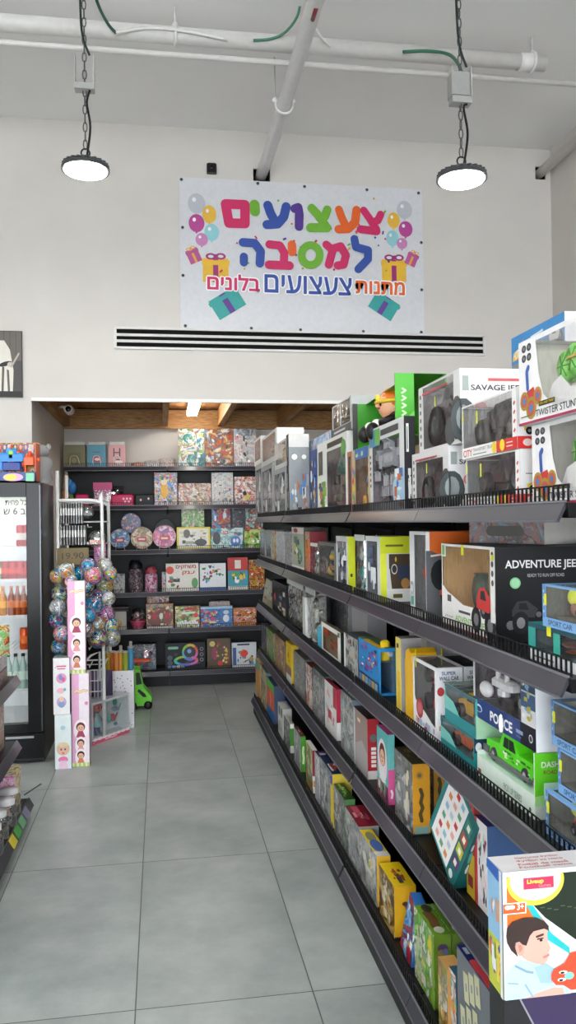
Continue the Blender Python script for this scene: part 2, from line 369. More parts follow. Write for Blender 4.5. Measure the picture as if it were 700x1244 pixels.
def toy_doll(mb, x0, y0, z0, x1, y1, z1, dress='#d8558a', skin='#e2ae8c', hair='#5a3420', legs=None):
    cx, cy, w, d, h = (x0+x1)/2, (y0+y1)/2, (x1-x0), (y1-y0), z1-z0
    r = h*.17
    mb.lathe([(r*.95, z0+h*.26), (r*.8, z0+h*.4), (r*.45, z0+h*.6), (r*.3, z0+h*.67)], (cx, cy, 0), dress, 14)
    for s in (-1, 1):
        mb.tube([(cx+s*r*.4, cy, z0+h*.28), (cx+s*r*.45, cy-d*.05, z0+h*.12), (cx+s*r*.5, cy-d*.12, z0+h*.03)], [r*.28, r*.24, r*.2], legs or skin, 8)
        mb.ell((cx+s*r*.52, cy-d*.16, z0+h*.03), (r*.22, r*.35, r*.17), dress, 8, 6)
        mb.tube([(cx+s*r*.4, cy, z0+h*.6), (cx+s*r*.9, cy-d*.08, z0+h*.48), (cx+s*r*1.1, cy-d*.16, z0+h*.38)], [r*.2, r*.18, r*.15], skin, 8)
    mb.ell((cx, cy, z0+h*.82), (r*.95, r*.9, r), skin, 14, 10)
    mb.ell((cx, cy+r*.18, z0+h*.86), (r*1.06, r*.95, r*1.02), hair, 14, 10)
    for s in (-1, 1):
        mb.ell((cx+s*r*.36, cy-r*.84, z0+h*.82), (r*.14, r*.08, r*.18), '#2a2230', 8, 6)
    mb.ell((cx, cy-r*.9, z0+h*.79), (r*.1, r*.1, r*.09), skin, 8, 6); mb.ell((cx, cy-r*.82, z0+h*.74), (r*.22, r*.06, r*.06), '#c04a52', 8, 6)
def toy_bits(mb, x0, y0, z0, x1, y1, z1, cols, seed=1, n=9):
    R = random.Random(seed); w, d, h = x1-x0, y1-y0, z1-z0
    for i in range(n):
        a = R.uniform(.08, .2)*w; b = R.uniform(.05, .16)*h; c = min(a, d*.35)
        p = (R.uniform(x0+a, x1-a), R.uniform(y0+c, y1-c), R.uniform(z0+b, z1-b)); k = R.random()
        if k < .45: mb.ell(p, (a, c, b), R.choice(cols), 10, 6)
        elif k < .7: mb.cbox(p[0]-a*.8, p[1]-c*.7, p[2]-b, p[0]+a*.8, p[1]+c*.7, p[2]+b, R.choice(cols), min(a, b, c)*.2)
        else: mb.tube([(p[0]-a, p[1], p[2]-b), (p[0], p[1]-c*.3, p[2]+b*.4), (p[0]+a, p[1], p[2]+b)], min(a, b, c)*.3, R.choice(cols), 7)
# ---------------------------------------------------------------- packages
def game_box(name, label, cat, group, loc, rz, w, d, h, f='#888888', r=None, t=None, draw=None, tilt=0., lean=0., l=None):
    mb = MB(); r = r or f; t = t or r
    mb.box(0, 0, 0, w, d, h, r, f=f, t=t, b=r, l=l or r, u=r)
    fc = faces(mb, w, d, h)
    for k, F_ in fc.items():        # a thin lid seam so that the carton reads as lid and base
        if k in 'rl' and F_.W > .03: F_.rect(.0, .0, 1, .006/h, '#3a3a3c')
    if draw: draw(fc)
    o = mb.build(name, None, loc, (lean, tilt, rz)); o.rotation_mode = 'XYZ'
    return tag(o, label, cat, group)
def holed(F_, hole, mat, e=0.):
    x0, z0, x1, z1 = hole
    for a, b, c, d in ((0, 0, 1, z0), (0, z1, 1, 1), (0, z0, x0, z1), (x1, z0, 1, z1)):
        if c-a > 1e-4 and d-b > 1e-4: F_.mb.add([F_.P(a, b, e), F_.P(c, b, e), F_.P(c, d, e), F_.P(a, d, e)], [(0, 1, 2, 3)], mat)
def lighten(c, k=.4, to=205):
    v = [int(c[i:i+2], 16) for i in (1, 3, 5)]
    return '#%02x%02x%02x' % tuple(int(x+(to-x)*k) for x in v)
def wbox(name, label, cat, group, loc, rz, w, d, h, col='#e8e8e8', inner='#55585c', win=(.1,.15,.9,.9), winr=None, wint=None, toy=None, toyname='toy',
         draw=None, r=None, t=None, tray=None, pane=True, yaw=0., rr=None):
    root = thing(name, label, cat, loc, (0, 0, rz+yaw), group); inner = inner[1:] if inner[0] == '!' else lighten(inner)
    mb = MB(); fc = faces(mb, w, d, h); r = r or col; t = t or r; i = .004
    holed(fc['f'], win, col)
    if winr: holed(fc['r'], winr, r)
    else: fc['r'].mb.add([fc['r'].P(*p, 0) for p in ((0,0),(1,0),(1,1),(0,1))], [(0,1,2,3)], r)
    if wint: holed(fc['t'], wint, t)  # top windows are added openings that let light reach the toys
    else: mb.add([fc['t'].P(*p, 0) for p in ((0,0),(1,0),(1,1),(0,1))], [(0,1,2,3)], t)
    mb.add([(0,0,0),(0,d,0),(0,d,h),(0,0,h)], [(0,1,2,3)], r); mb.add([(0,d,0),(w,d,0),(w,d,h),(0,d,h)], [(0,1,2,3)], r); mb.add([(0,0,0),(w,0,0),(w,d,0),(0,d,0)], [(0,1,2,3)], r)
    # lining, paled and its back set forward to brighten the window
    if not wint: mb.add([(i,i,h-i),(w-i,i,h-i),(w-i,d-i,h-i),(i,d-i,h-i)], [(0,1,2,3)], inner)
    if not winr: mb.add([(w-i,i,i),(w-i,d-i,i),(w-i,d-i,h-i),(w-i,i,h-i)], [(0,1,2,3)], inner)
    mb.add([(i,i,i),(i,d-i,i),(i,d-i,h-i),(i,i,h-i)], [(0,1,2,3)], inner); ld = d-i if winr else min(d-i, .13); mb.add([(i,ld,i),(w-i,ld,i),(w-i,ld,h-i),(i,ld,h-i)], [(0,1,2,3)], inner)
    fl = win[1]*h*.8 if tray is None else tray
    mb.add([(i,i,fl+i),(w-i,i,fl+i),(w-i,d-i,fl+i),(i,d-i,fl+i)], [(0,1,2,3)], inner)
    if draw: draw(fc)
    mb.build('carton', root)
    if pane:
        p = MB(); Fp = faces(p, w, d, h); e = -.0015
        def q(F_, hole): p.add([F_.P(hole[0], hole[1], e), F_.P(hole[2], hole[1], e), F_.P(hole[2], hole[3], e), F_.P(hole[0], hole[3], e)], [(0,1,2,3)], film())
        q(Fp['f'], win)
        if winr: q(Fp['r'], winr)
        if wint: q(Fp['t'], wint)
        p.build('window_pane', root)
    if toy:
        tm = MB(); mx = .012
        x0 = max(mx, win[0]*w*.6); x1 = w-mx if winr else min(w-mx, w-(1-win[2])*w*.6)
        toy(tm, x0, min(.02, d*.15), fl+.007, x1, (d if winr else min(d, .134))-.015, h*min(.97, win[3]+.02) - .004)
        tm.build(toyname, root)
    return root
def pillow_mesh(mb, w, d, h, mat, seed=1, n=9):
    R = random.Random(seed); vs = []; fs = []
    for side in (0, 1):
        for j in range(n+1):
            for i in range(n+1):
                a, b = i/n, j/n; k = (1-abs(2*a-1)**2.6)*(1-abs(2*b-1)**2.6)
                y = d*.5*(k**.6)*(1 if side else -1) + R.uniform(-.12, .12)*d*k
                vs.append((a*w, d/2+y, b*h))
    m = (n+1)**2
    for j in range(n):
        for i in range(n):
            a = j*(n+1)+i; fs.append((a, a+1, a+n+2, a+n+1)); fs.append((m+a, m+a+n+1, m+a+n+2, m+a+1))
    mb.add(vs, fs, mat, True)
# ---- shelf geometry of the long unit on the right
SZ = {1: 1.648, 2: 1.295, 3: .92, 4: .53, 5: .135}
TOPZ = {1: 9, 2: 1.600, 3: 1.258, 4: .883, 5: .493}
FX = {1: .845, 2: .845, 3: .845, 4: .845, 5: .80}
GRP = {1: 'packages on the top shelf of the long unit', 2: 'packages on the second shelf of the long unit', 3: 'packages on the middle shelf of the long unit',
       4: 'boxes on the fourth shelf of the long unit', 5: 'boxes on the bottom shelf of the long unit'}
RZ = -PI/2
def place(s, xf, xn, yt, de, X=None, zb=None):
    X = X or FX[s]; z = SZ[s]+.001 if zb is None else zb
    Yf, Yn = yE(xf, X, z), yE(xn, X, z)
    h = yt if yt < 2 else zE(yt, X, Yn)-z
    h = max(.03, min(h, TOPZ[s]-z))
    d = de if de < 3 else max(.025, xE(de, Yn, z+h*.5)-X)
    return (X, Yf-.002, z), Yf-Yn-.004, d, h
def G(s, xf, xn, yt, de, label, f, r=None, t=None, cat='board game', name='board_game', draw=None, X=None, zb=None, **k):
    loc, w, d, h = place(s, xf, xn, yt, de, X, zb)
    return game_box(name, label, cat, GRP[s], loc, RZ, w, d, h, f, r, t, draw, **k)
def W(s, xf, xn, yt, de, label, col='#e6e6e4', inner='#5a5d60', cat='toy box', name='toy_package', X=None, zb=None, **k):
    loc, w, d, h = place(s, xf, xn, yt, de, X, zb)
    return wbox(name, label, cat, GRP[s], loc, RZ, w, d, h, col, inner, **k)
def robot(c='#b8bcc0', a='#3a6ab0'): return lambda mb, *b: toy_robot(mb, *b, col=c, acc=a)
def car(c='#c8322c', big=False, **k): return lambda mb, *b: toy_car(mb, *b, col=c, big=big, **k)
def doll(**k): return lambda mb, *b: toy_doll(mb, *b, **k)
def bits(cols, seed=1, n=9): return lambda mb, *b: toy_bits(mb, *b, cols=cols, seed=seed, n=n)
def bag(s, xf, xn, yt, d, label, mat, cat='toy bag', name='toy_bag', X=None, zb=None, seed=1):
    loc, w, d, h = place(s, xf, xn, yt, d, X, zb); t = thing(name, label, cat, loc, (0, 0, RZ), GRP[s]); R = random.Random(seed)
    q = MB(); q.box(.004, d*.55, .002, w-.004, d*.6, h*.93, mat); toy_bits(q, .006, .006, .004, w-.006, d*.55, h*.85, [['#8a9a8a','#a8b0a4','#5a6a5c','#c8ccc4','#4a524c'], ['#d8dadc','#8ac0b8','#3aa0a0','#b8c4c8']][seed == 4], seed, 16); q.build('contents', t)
    q = MB(); vs = []; n = 10       # crinkled clear front and sides
    for j in range(n+1):
        for i in range(n+1):
            e = min(i, n-i, j, n-j); vs.append((w*i/n, (d*.5 if e == 0 else R.uniform(-.004, .006)), h*j/n))
    q.add(vs, [(j*(n+1)+i, j*(n+1)+i+1, (j+1)*(n+1)+i+1, (j+1)*(n+1)+i) for j in range(n) for i in range(n)], film(.5, .1), False); q.build('clear_wrap', t)
    MB().box(w*.05, -.004, h*.9, w*.95, .0, h, '#c8ccc8').build('header_card', t)
    return t
# ================================================================ THE SHOP
WY = 6.4          # wall with the banner
BY = 8.5          # back of the niche
CZ = 4.73
def wallmat(col, rough=.7, sc=3.):
    m = bpy.data.materials.new('plaster'); m.use_nodes = True; nt = m.node_tree; b = nt.nodes['Principled BSDF']; b.inputs['Roughness'].default_value = rough
    tc = nt.nodes.new('ShaderNodeTexCoord'); n = nt.nodes.new('ShaderNodeTexNoise'); n.inputs['Scale'].default_value = sc; n.inputs['Detail'].default_value = 6
    r = nt.nodes.new('ShaderNodeValToRGB'); c = lin(col)
    r.color_ramp.elements[0].position = .35; r.color_ramp.elements[1].position = .7
    r.color_ramp.elements[0].color = tuple(x*.955 for x in c[:3])+(1,); r.color_ramp.elements[1].color = c
    n2 = nt.nodes.new('ShaderNodeTexNoise'); n2.inputs['Scale'].default_value = 90; bp = nt.nodes.new('ShaderNodeBump'); bp.inputs['Strength'].default_value = .06
    L = nt.links.new
    L(tc.outputs['Object'], n.inputs['Vector']); L(tc.outputs['Object'], n2.inputs['Vector']); L(n.outputs['Fac'], r.inputs['Fac']); L(r.outputs[0], b.inputs['Base Color'])
    L(n2.outputs['Fac'], bp.inputs['Height']); L(bp.outputs[0], b.inputs['Normal'])
    return m
def floormat():
    m = bpy.data.materials.new('concrete_look_tiles'); m.use_nodes = True; nt = m.node_tree; b = nt.nodes['Principled BSDF']; L = nt.links.new; N = nt.nodes.new
    tc = N('ShaderNodeTexCoord'); sx = N('ShaderNodeSeparateXYZ'); L(tc.outputs['Object'], sx.inputs[0])
    def mth(op, a, bb=None):
        q = N('ShaderNodeMath'); q.operation = op
        for i, v in enumerate((a, bb)):
            if v is None: continue
            if isinstance(v, (int, float)): q.inputs[i].default_value = v
            else: L(v, q.inputs[i])
        return q.outputs[0]
    def line(o, off, per, half):
        t = mth('ADD', o, -off); t = mth('DIVIDE', t, per); fl = mth('FLOOR', mth('ADD', t, .5)); dd = mth('ABSOLUTE', mth('SUBTRACT', t, fl))
        return mth('LESS_THAN', mth('MULTIPLY', dd, per), half), mth('FLOOR', t)
    lx, ix = line(sx.outputs[0], -.102, .6, .0022); ly, iy = line(sx.outputs[1], 3.944, 1.185, .0022)
    grout = mth('MAXIMUM', lx, ly)
    wn = N('ShaderNodeTexWhiteNoise'); wn.noise_dimensions = '2D'; cb = N('ShaderNodeCombineXYZ'); L(ix, cb.inputs[0]); L(iy, cb.inputs[1]); L(cb.outputs[0], wn.inputs['Vector'])
    n1 = N('ShaderNodeTexNoise'); n1.inputs['Scale'].default_value = 2.6; n1.inputs['Detail'].default_value = 9; n1.inputs['Roughness'].default_value = .62
    of = N('ShaderNodeVectorMath'); of.operation = 'MULTIPLY_ADD'; of.inputs[1].default_value = (7, 7, 7); L(wn.outputs['Color'], of.inputs[0]); L(tc.outputs['Object'], of.inputs[2]); L(of.outputs[0], n1.inputs['Vector'])
    r = N('ShaderNodeValToRGB'); L(n1.outputs['Fac'], r.inputs['Fac'])
    e = r.color_ramp.elements; e[0].position = .3; e[0].color = lin('#889290'); e[1].position = .72; e[1].color = lin('#b4bbb8'); x = r.color_ramp.elements.new(.5); x.color = lin('#9fa6a4')
    n3 = N('ShaderNodeTexNoise'); n3.inputs['Scale'].default_value = 16; n3.inputs['Detail'].default_value = 10; n3.inputs['Roughness'].default_value = .75; L(tc.outputs['Object'], n3.inputs['Vector'])
    r3 = N('ShaderNodeValToRGB'); r3.color_ramp.elements[0].position = .54; r3.color_ramp.elements[1].position = .72; L(n3.outputs['Fac'], r3.inputs['Fac'])
    mxw = N('ShaderNodeMix'); mxw.data_type = 'RGBA'; L(mth('MULTIPLY', mth('MULTIPLY', r3.outputs[0], .5), mth('MULTIPLY', n1.outputs['Fac'], 1.3)), mxw.inputs[0]); L(r.outputs[0], mxw.inputs[6]); mxw.inputs[7].default_value = lin('#b4bab8')
    mx = N('ShaderNodeMix'); mx.data_type = 'RGBA'; L(grout, mx.inputs[0]); L(mxw.outputs[2], mx.inputs[6]); mx.inputs[7].default_value = lin('#4c5352'); L(mx.outputs[2], b.inputs['Base Color'])
    rr = N('ShaderNodeMapRange'); rr.inputs[3].default_value = .22; rr.inputs[4].default_value = .42; L(n1.outputs['Fac'], rr.inputs[0]); L(rr.outputs[0], b.inputs['Roughness'])
    return m
def woodmat(col='#a87848', dark='#7a5228', rings=True):
    m = bpy.data.materials.new('pine'); m.use_nodes = True; nt = m.node_tree; b = nt.nodes['Principled BSDF']; b.inputs['Roughness'].default_value = .6; L = nt.links.new; N = nt.nodes.new
    tc = N('ShaderNodeTexCoord'); mp = N('ShaderNodeMapping'); mp.inputs['Scale'].default_value = (3, .5, 30) ; L(tc.outputs['Object'], mp.inputs[0])
    n = N('ShaderNodeTexNoise'); n.inputs['Scale'].default_value = 4; n.inputs['Detail'].default_value = 4; L(mp.outputs[0], n.inputs['Vector'])
    r = N('ShaderNodeValToRGB'); r.color_ramp.elements[0].color = lin(dark); r.color_ramp.elements[1].color = lin(col); r.color_ramp.elements[0].position = .32; r.color_ramp.elements[1].position = .6
    L(n.outputs['Fac'], r.inputs['Fac'])
    if rings:       # board joints every 14 cm across x
        sx = N('ShaderNodeSeparateXYZ'); L(tc.outputs['Object'], sx.inputs[0]); q = N('ShaderNodeMath'); q.operation = 'PINGPONG'; q.inputs[1].default_value = .07; L(sx.outputs[1], q.inputs[0])
        lt = N('ShaderNodeMath'); lt.operation = 'LESS_THAN'; lt.inputs[1].default_value = .0025; L(q.outputs[0], lt.inputs[0])
        mx = N('ShaderNodeMix'); mx.data_type = 'RGBA'; L(lt.outputs[0], mx.inputs[0]); L(r.outputs[0], mx.inputs[6]); mx.inputs[7].default_value = lin('#3a2614'); L(mx.outputs[2], b.inputs['Base Color'])
    else: L(r.outputs[0], b.inputs['Base Color'])
    return m
WHITE = wallmat('#cfcac4'); CEIL = wallmat('#eceae8', .8, 1.2); PINE = woodmat(); BEAM = woodmat('#b88a54', '#8a6030', False)
RX = 3.30; LX = -6.0; YR = -8.0; NX0, NX1 = -.962, 2.6; NZ = 2.579
struct('floor', MB().box(LX, YR, -.1, RX, BY, 0, floormat()))
struct('ceiling', MB().box(LX, YR, CZ, RX, WY+.12, CZ+.12, CEIL))
struct('wall_right', MB().box(RX, YR, 0, RX+.12, WY+.12, CZ, WHITE))
struct('wall_left', MB().box(LX-.12, YR, 0, LX, WY+.12, CZ, WHITE))
mb = MB()
hx, hz = on(1, WY, 318, 212).x, 4.385
# front wall with the niche opening below and two square pipe holes
xs = [LX, NX0, hx-.068, hx+.068, NX1, 3.165, 3.255, RX]
zs = [0, NZ, hz-.062, hz+.052, 4.475, 4.585, CZ]
for i in range(len(xs)-1):
    for j in range(len(zs)-1):
        cx, cz = (xs[i]+xs[i+1])/2, (zs[j]+zs[j+1])/2
        if NX0 < cx < NX1 and cz < NZ: continue
        if i == 2 and j == 2: continue
        if i == 5 and j == 4: continue
        q = {}
        mb.box(xs[i], WY, zs[j], xs[i+1], WY+.12, zs[j+1], WHITE)
mb.box(hx-.1, WY+.121, hz-.1, hx+.1, WY+.13, hz+.1, '#050505'); mb.box(3.12, WY+.121, 4.43, RX, WY+.13, 4.63, '#050505')  # black panels close the pipe holes and stand in for their shade
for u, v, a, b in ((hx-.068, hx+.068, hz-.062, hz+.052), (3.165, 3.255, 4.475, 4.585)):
    mb.box(u-.0, WY+.02, a, u+.001, WY+.12, b, '#101010'); mb.box(v-.001, WY+.02, a, v, WY+.12, b, '#101010'); mb.box(u, WY+.02, a, v, WY+.12, a+.001, '#101010'); mb.box(u, WY+.02, b-.001, v, WY+.12, b, '#101010')  # near-black hole sides, shade put into the colour
struct('wall_front', mb)
struct('wall_niche_left', MB().box(NX0-.12, WY+.12, 0, NX0, BY+.12, 2.95, WHITE))
struct('wall_niche_right', MB().box(NX1, WY+.12, 0, NX1+.12, BY+.12, 2.95, WHITE))
struct('wall_niche_back', MB().box(NX0, BY, 0, NX1, BY+.12, 2.95, WHITE))
struct('ceiling_niche', MB().box(NX0, WY+.12, 2.79, NX1, BY, 2.85, PINE))
struct('trim_niche', MB().box(NX0, WY-.006, NZ-.02, NX1, WY+.02, NZ+.006, '#e4e2de'))
# shop front behind the camera: glazed opening that lets the daylight in
mb = MB(); mb.box(LX, YR-.12, 0, LX+.3, YR, CZ, WHITE); mb.box(RX-.3, YR-.12, 0, RX, YR, CZ, WHITE); mb.box(LX+.3, YR-.12, 3.7, RX-.3, YR, CZ, WHITE)
struct('wall_rear', mb)
mb = MB()
for k in range(7): x = LX+.3+(RX-LX-.64)*k/6; mb.box(x, YR-.1, 0, x+.04, YR-.02, 3.7, '#3a3c40')
mb.box(LX+.3, YR-.1, 3.66, RX-.3, YR-.02, 3.7, '#3a3c40')
struct('window_1', mb)
# niche beams: back joist, left joist and rafters, each a thing of its own
def beam(label, x0, y0, z0, x1, y1, z1): tag(MB().cbox(x0, y0, z0, x1, y1, z1, BEAM, .004).build('wooden_beam'), label, 'beam', 'pine beams under the niche ceiling')
beam('long pine joist along the back wall of the niche', NX0+.001, BY-.075, 2.585, NX1-.001, BY-.002, 2.775)
beam('pine joist along the left niche wall beside the security camera', NX0+.001, WY+.14, 2.6, NX0+.07, BY-.08, 2.785)
beam('narrow pine rafter left of the niche tube light', .03, WY+.14, 2.61, .085, BY-.08, 2.785)
beam('pale pine rafter right of the niche tube light', .60, WY+.14, 2.61, .655, BY-.08, 2.785)
beam('dim pine rafter above the far end of the long shelving unit', 1.22, WY+.14, 2.61, 1.275, BY-.08, 2.785)
# ---- banner
bn = thing('party_banner', 'white vinyl banner with colourful lettering, balloons and gifts above the vent', 'banner', (0, 0, 0))
mb = MB(); ya, yb = WY-.012, WY-.004
c4 = [on(1, ya, *p) for p in ((217, 213), (513, 232), (516, 405), (220, 398))]
x0, x1 = (c4[0].x+c4[3].x)/2, (c4[1].x+c4[2].x)/2; z0, z1 = (c4[2].z+c4[3].z)/2, (c4[0].z+c4[1].z)/2
mb.box(x0, ya, z0, x1, yb, z1, M('#cfd0d4', .4)); mb.build('vinyl_sheet', bn)
def bp(cx, cy):   # crop coordinates of the survey photo -> fraction of the banner
    p = on(1, ya, 200+cx/2.0588, 190+cy/2.0588); return ((p.x-x0)/(x1-x0), (p.z-z0)/(z1-z0))
K = (x1-x0)/607.
def bface(mb): return Face(mb, (x0, ya, z0), (1,0,0), (0,0,1), (0,-1,0), x1-x0, z1-z0)
PINKC, GRN, BLU, PUR, ORG = '#c8205e', '#6aa82c', '#2a4a9c', '#4a2a84', '#e0601c'
mb = MB(); fb = bface(mb); fb.k = 110
def st(pts, w, col): fb.s_([bp(*p) for p in pts], w*K*1.12, col, 14)
A2 = lambda pts: [((x/4.118+0)*2.0588, (y/4.118+10)*2.0588) for x, y in pts]
B2 = lambda pts: [((x/4.118+150)*2.0588, (y/4.118+20)*2.0588) for x, y in pts]
st(A2([(305,198),(402,202),(402,296),(322,294),(312,240),(305,198)]), 21, PINKC)
st(A2([(450,202),(452,235)]), 22, GRN)
st(A2([(516,205),(530,245),(552,285)]), 20, BLU); st(A2([(608,212),(596,262),(565,298),(512,302)]), 20, BLU)
st(A2([(650,222),(668,215),(674,250),(672,312)]), 19, PUR)
st(B2([(118,178),(150,212),(190,270)]), 19, GRN); st(B2([(196,186),(182,222),(158,228)]), 19, GRN); st(B2([(112,276),(194,276)]), 20, GRN)
st(B2([(254,186),(268,225),(285,262)]), 18, ORG); st(B2([(342,188),(334,250),(300,282),(252,284)]), 19, ORG)
st(B2([(378,190),(410,235),(442,285)]), 17, PINKC); st(B2([(462,210),(448,240),(422,248)]), 17, PINKC); st(B2([(362,284),(442,294)]), 18, PINKC)
st([(196,216),(225,218),(240,238),(238,268)], 19, BLU); st([(198,252),(198,266)], 18, BLU)
st([(262,221),(288,224),(299,242),(298,268)], 18, PINKC); st([(261,272),(312,274)], 19, PINKC)
st([(318,222),(319,240)], 19, ORG)
st([(365+23*math.cos(t*PI/8), 248+25*math.sin(t*PI/8)) for t in range(17)], 17, GRN)
st([(404,222),(420,236),(410,272)], 18, PINKC); st([(420,232),(440,226),(453,248),(447,272),(432,274)], 18, PINKC)
st([(474,208),(478,228),(508,236),(508,258),(484,283)], 18, BLU)
mb.build('large_lettering', bn)
mb = MB(); fb = bface(mb); fb.k = 150
for txt, xa, ya_, xb, yb_, col in (('תונתמ', 479, 343, 599, 316, ORG), ('םיעוצעצ', 251, 341, 466, 305, BLU), ('םינולב', 108, 333, 237, 299, PINKC)):
    a, b = bp(xa, ya_), bp(xb, yb_)
    rot = -.012
    for rad, cc in ((.0135, '#f2f2f4'), (.004, col)):
        for q in range(10):
            dx, dz = rad*math.cos(PI*q/5)/fb.W, rad*math.sin(PI*q/5)/fb.H
            fb.t(txt, a[0]+dx, a[1]+dz, b[0]-a[0], b[1]-a[1], cc, .0, rot)
# white halo must lie over the gifts, so gifts are drawn on a lower layer below
mb.build('small_lettering', bn)
mb = MB(); fb = bface(mb)
def be(cx, cy, rx, ry, col): p = bp(cx, cy); fb.e(p[0], p[1], rx*K/fb.W, ry*K/fb.H, col, 20)
def br(cx, cy, w, h, col, rot=0): p = bp(cx, cy); a, b = w*K/fb.W, h*K/fb.H; fb.rect(p[0]-a/2, p[1]-b/2, a, b, col, rot)
for cx, cy, rx, ry, col in ((80,118,21,25,'#b4b8c0'), (112,145,17,22,'#e0b03a'), (80,167,19,22,'#b0408c'), (118,190,18,21,'#8cc4cc'), (93,208,15,16,'#c080b0'),
                            (600,134,20,23,'#b4b8c0'), (573,160,16,20,'#e0b03a'), (603,182,18,20,'#b0408c'), (570,205,16,20,'#8cc4cc'), (594,218,14,14,'#c080b0')):
    be(cx, cy, rx, ry, col); be(cx-rx*.3, cy-ry*.4, rx*.22, ry*.22, '#e8e4ea'); br(cx, cy+ry+1.5, 4, 4, col, .78)
for cx, cy, w, h, rot, c1, c2 in ((128,285,62,58,0,'#e2b22e','#9a2470'), (73,249,30,34,.42,'#b0508c','#e0a03a'), (157,367,76,52,.56,'#2f9a96','#5a3a8c'),
                                  (574,286,62,54,0,'#e2b22e','#9a2470'), (618,258,28,32,-.42,'#b0508c','#e0a03a'), (549,374,68,48,-.56,'#2f9a96','#5a3a8c')):
    br(cx, cy, w, h, c1, rot); br(cx, cy, w*.2, h, c2, rot)
    sn, cn = math.sin(rot), math.cos(rot); lx, ly = h*.33*sn, -h*.33*cn
    br(cx-lx, cy+ly, w*1.08, h*.2, c1, rot)
    tx, ty = cx-h*.6*sn, cy-h*.6*cn
    for q in (-1, 1) if c1 != '#2f9a96' else (): be(tx+q*w*.2*cn, ty-q*w*.2*sn, w*.2, w*.13, c2); be(tx+q*w*.2*cn, ty-q*w*.2*sn, w*.11, w*.06, '#d4d5d9')
    if c1 != '#2f9a96': be(tx, ty, w*.09, w*.09, c2)
R = random.Random(5)
for i in range(46):
    br(R.uniform(120, 560), R.uniform(100, 290), R.choice((4, 5, 9)), R.choice((4, 5)), R.choice((PINKC, GRN, BLU, PUR, ORG, '#2f9a96', '#c8a030')), R.uniform(0, 3))
mb.build('printed_pictures', bn)
for i, (cx, cy) in enumerate(((42,58),(233,68),(350,76),(506,84),(635,92),(45,178),(46,298),(52,424),(217,430),(340,434),(497,438),(642,440),(643,334),(642,216))):
    p = on(1, ya, 200+cx/2.0588, 190+cy/2.0588)
    q = MB(); q.ring((0,0,0), .010, .003, '#55565a', 'y', 12, 6); q.lathe([(.007,-.002),(.0,-.004)], (0,0,0), '#2a2a2c', 10, 'y'); q.build('eyelet', bn, (p.x, ya-.004, p.z))
# ---- linear air grille
g = thing('air_grille', 'long white slotted air grille on the wall under the banner', 'vent', ((-.33+2.68)/2, WY-.002, 3.055))
mb = MB(); w2, h2 = 1.505, .0775
for a in (-1, 1):
    mb.box(-w2, -.016, a*h2-.009, w2, 0, a*h2+.009, '#d4d2ce'); mb.box(a*w2-.01, -.016, -h2, a*w2+.01, 0, h2, '#d4d2ce')
mb.build('frame', g)
MB().box(-w2+.01, -.004, -h2+.009, w2-.01, -.001, h2-.009, M('#040404', .9)).build('duct_shade_sheet', g)  # black sheet stands in for the shade inside the duct
for z in (-.034, .014):
    MB().box(-w2+.01, -.013, z, w2-.01, -.005, z+.02, '#cfcdc9').build('slat', g)
# ---- wall sensor
p = on(1, WY, 257, 206)
s0 = thing('motion_sensor', 'small black square sensor on the white wall above the banner', 'sensor', (p.x, WY-.001, p.z))
MB().cbox(-.038, -.04, -.04, .038, 0, .04, '#16161a', .008).build('casing', s0); MB().ell((0, -.04, 0), (.02, .012, .02), M('#050506', .1)).build('lens', s0)
# ---- framed photograph
pt = thing('wall_picture', 'black and white picture of a robed person on the wall left of the niche', 'picture', (-1.45, WY-.001, 2.584))
mb = MB(); mb.box(0, -.02, 0, .425, 0, .503, '#1c1b1a'); mb.build('canvas', pt)
mb = MB(); fp = Face(mb, (.005, -.02, .005), (1,0,0), (0,0,1), (0,-1,0), .415, .493)
fp.rect(0, 0, 1, 1, '#3a3633'); fp.rect(.0, .55, 1, .45, '#5a544c')
for i in range(9): fp.rect(.06+i*.105, .45, .012, .55, '#45403a')
fp.e(.5, .97, .07, .07, '#a8927c'); fp.poly([(.46,.0),(.84,.0),(.86,.4),(.8,.72),(.7,.86),(.55,.86),(.45,.7),(.42,.3)], '#d6d1c6')
fp.poly([(.52,.0),(.56,.0),(.62,.45),(.58,.46)], '#4a4642'); fp.poly([(.64,.0),(.68,.0),(.7,.45),(.66,.46)], '#4a4642'); fp.poly([(.76,.0),(.8,.0),(.78,.4),(.74,.42)], '#56524c')
fp.e(.72, .5, .12, .035, '#2a2826', rot=.3); fp.e(.8, .49, .05, .04, '#bdb4a6'); fp.poly([(.8,.46),(.83,.44),(.97,.66),(.95,.68)], '#a8a196')
fp.rect(0, 0, 1, .08, '#222120')
mb.build('print', pt)
# ---- ceiling pipes
def pipe(label, a, b, r, col='#d6d3cf', name='ceiling_pipe', joints=(), clamp=()):
    o = thing(name, label, 'pipe', (0,0,0)); A_, B_ = Vector(a), Vector(b)
    MB().tube([A_, B_], r, M(col, .35), 18).build('tube', o)
    for t in joints:
        c = A_.lerp(B_, t); dd = (B_-A_).normalized()*.05
        MB().tube([c-dd, c+dd], r*1.12, M(col, .35), 18).build('coupling', o)
    for t in clamp:
        c = A_.lerp(B_, t); q = MB(); ax = 'y' if abs((B_-A_).y) > abs((B_-A_).x) else 'x'
        q.ring(c, r*1.12, .011, '#dcdad6', ax, 20, 6); q.tube([c+Vector((0,0,r)), Vector((c.x, c.y, CZ-.001))], .007, '#c8c6c2', 8); q.ell(c+Vector((0,0,r*1.2)), .022, '#dcdad6', 8, 6)
        q.build('hanger', o)
    return o
pipe('thick white pipe running across under the ceiling', (LX+.01, 4.9, 4.535), (2.50, 4.9, 4.563), .05, joints=(.55, .985), clamp=(.38, .72, .99))
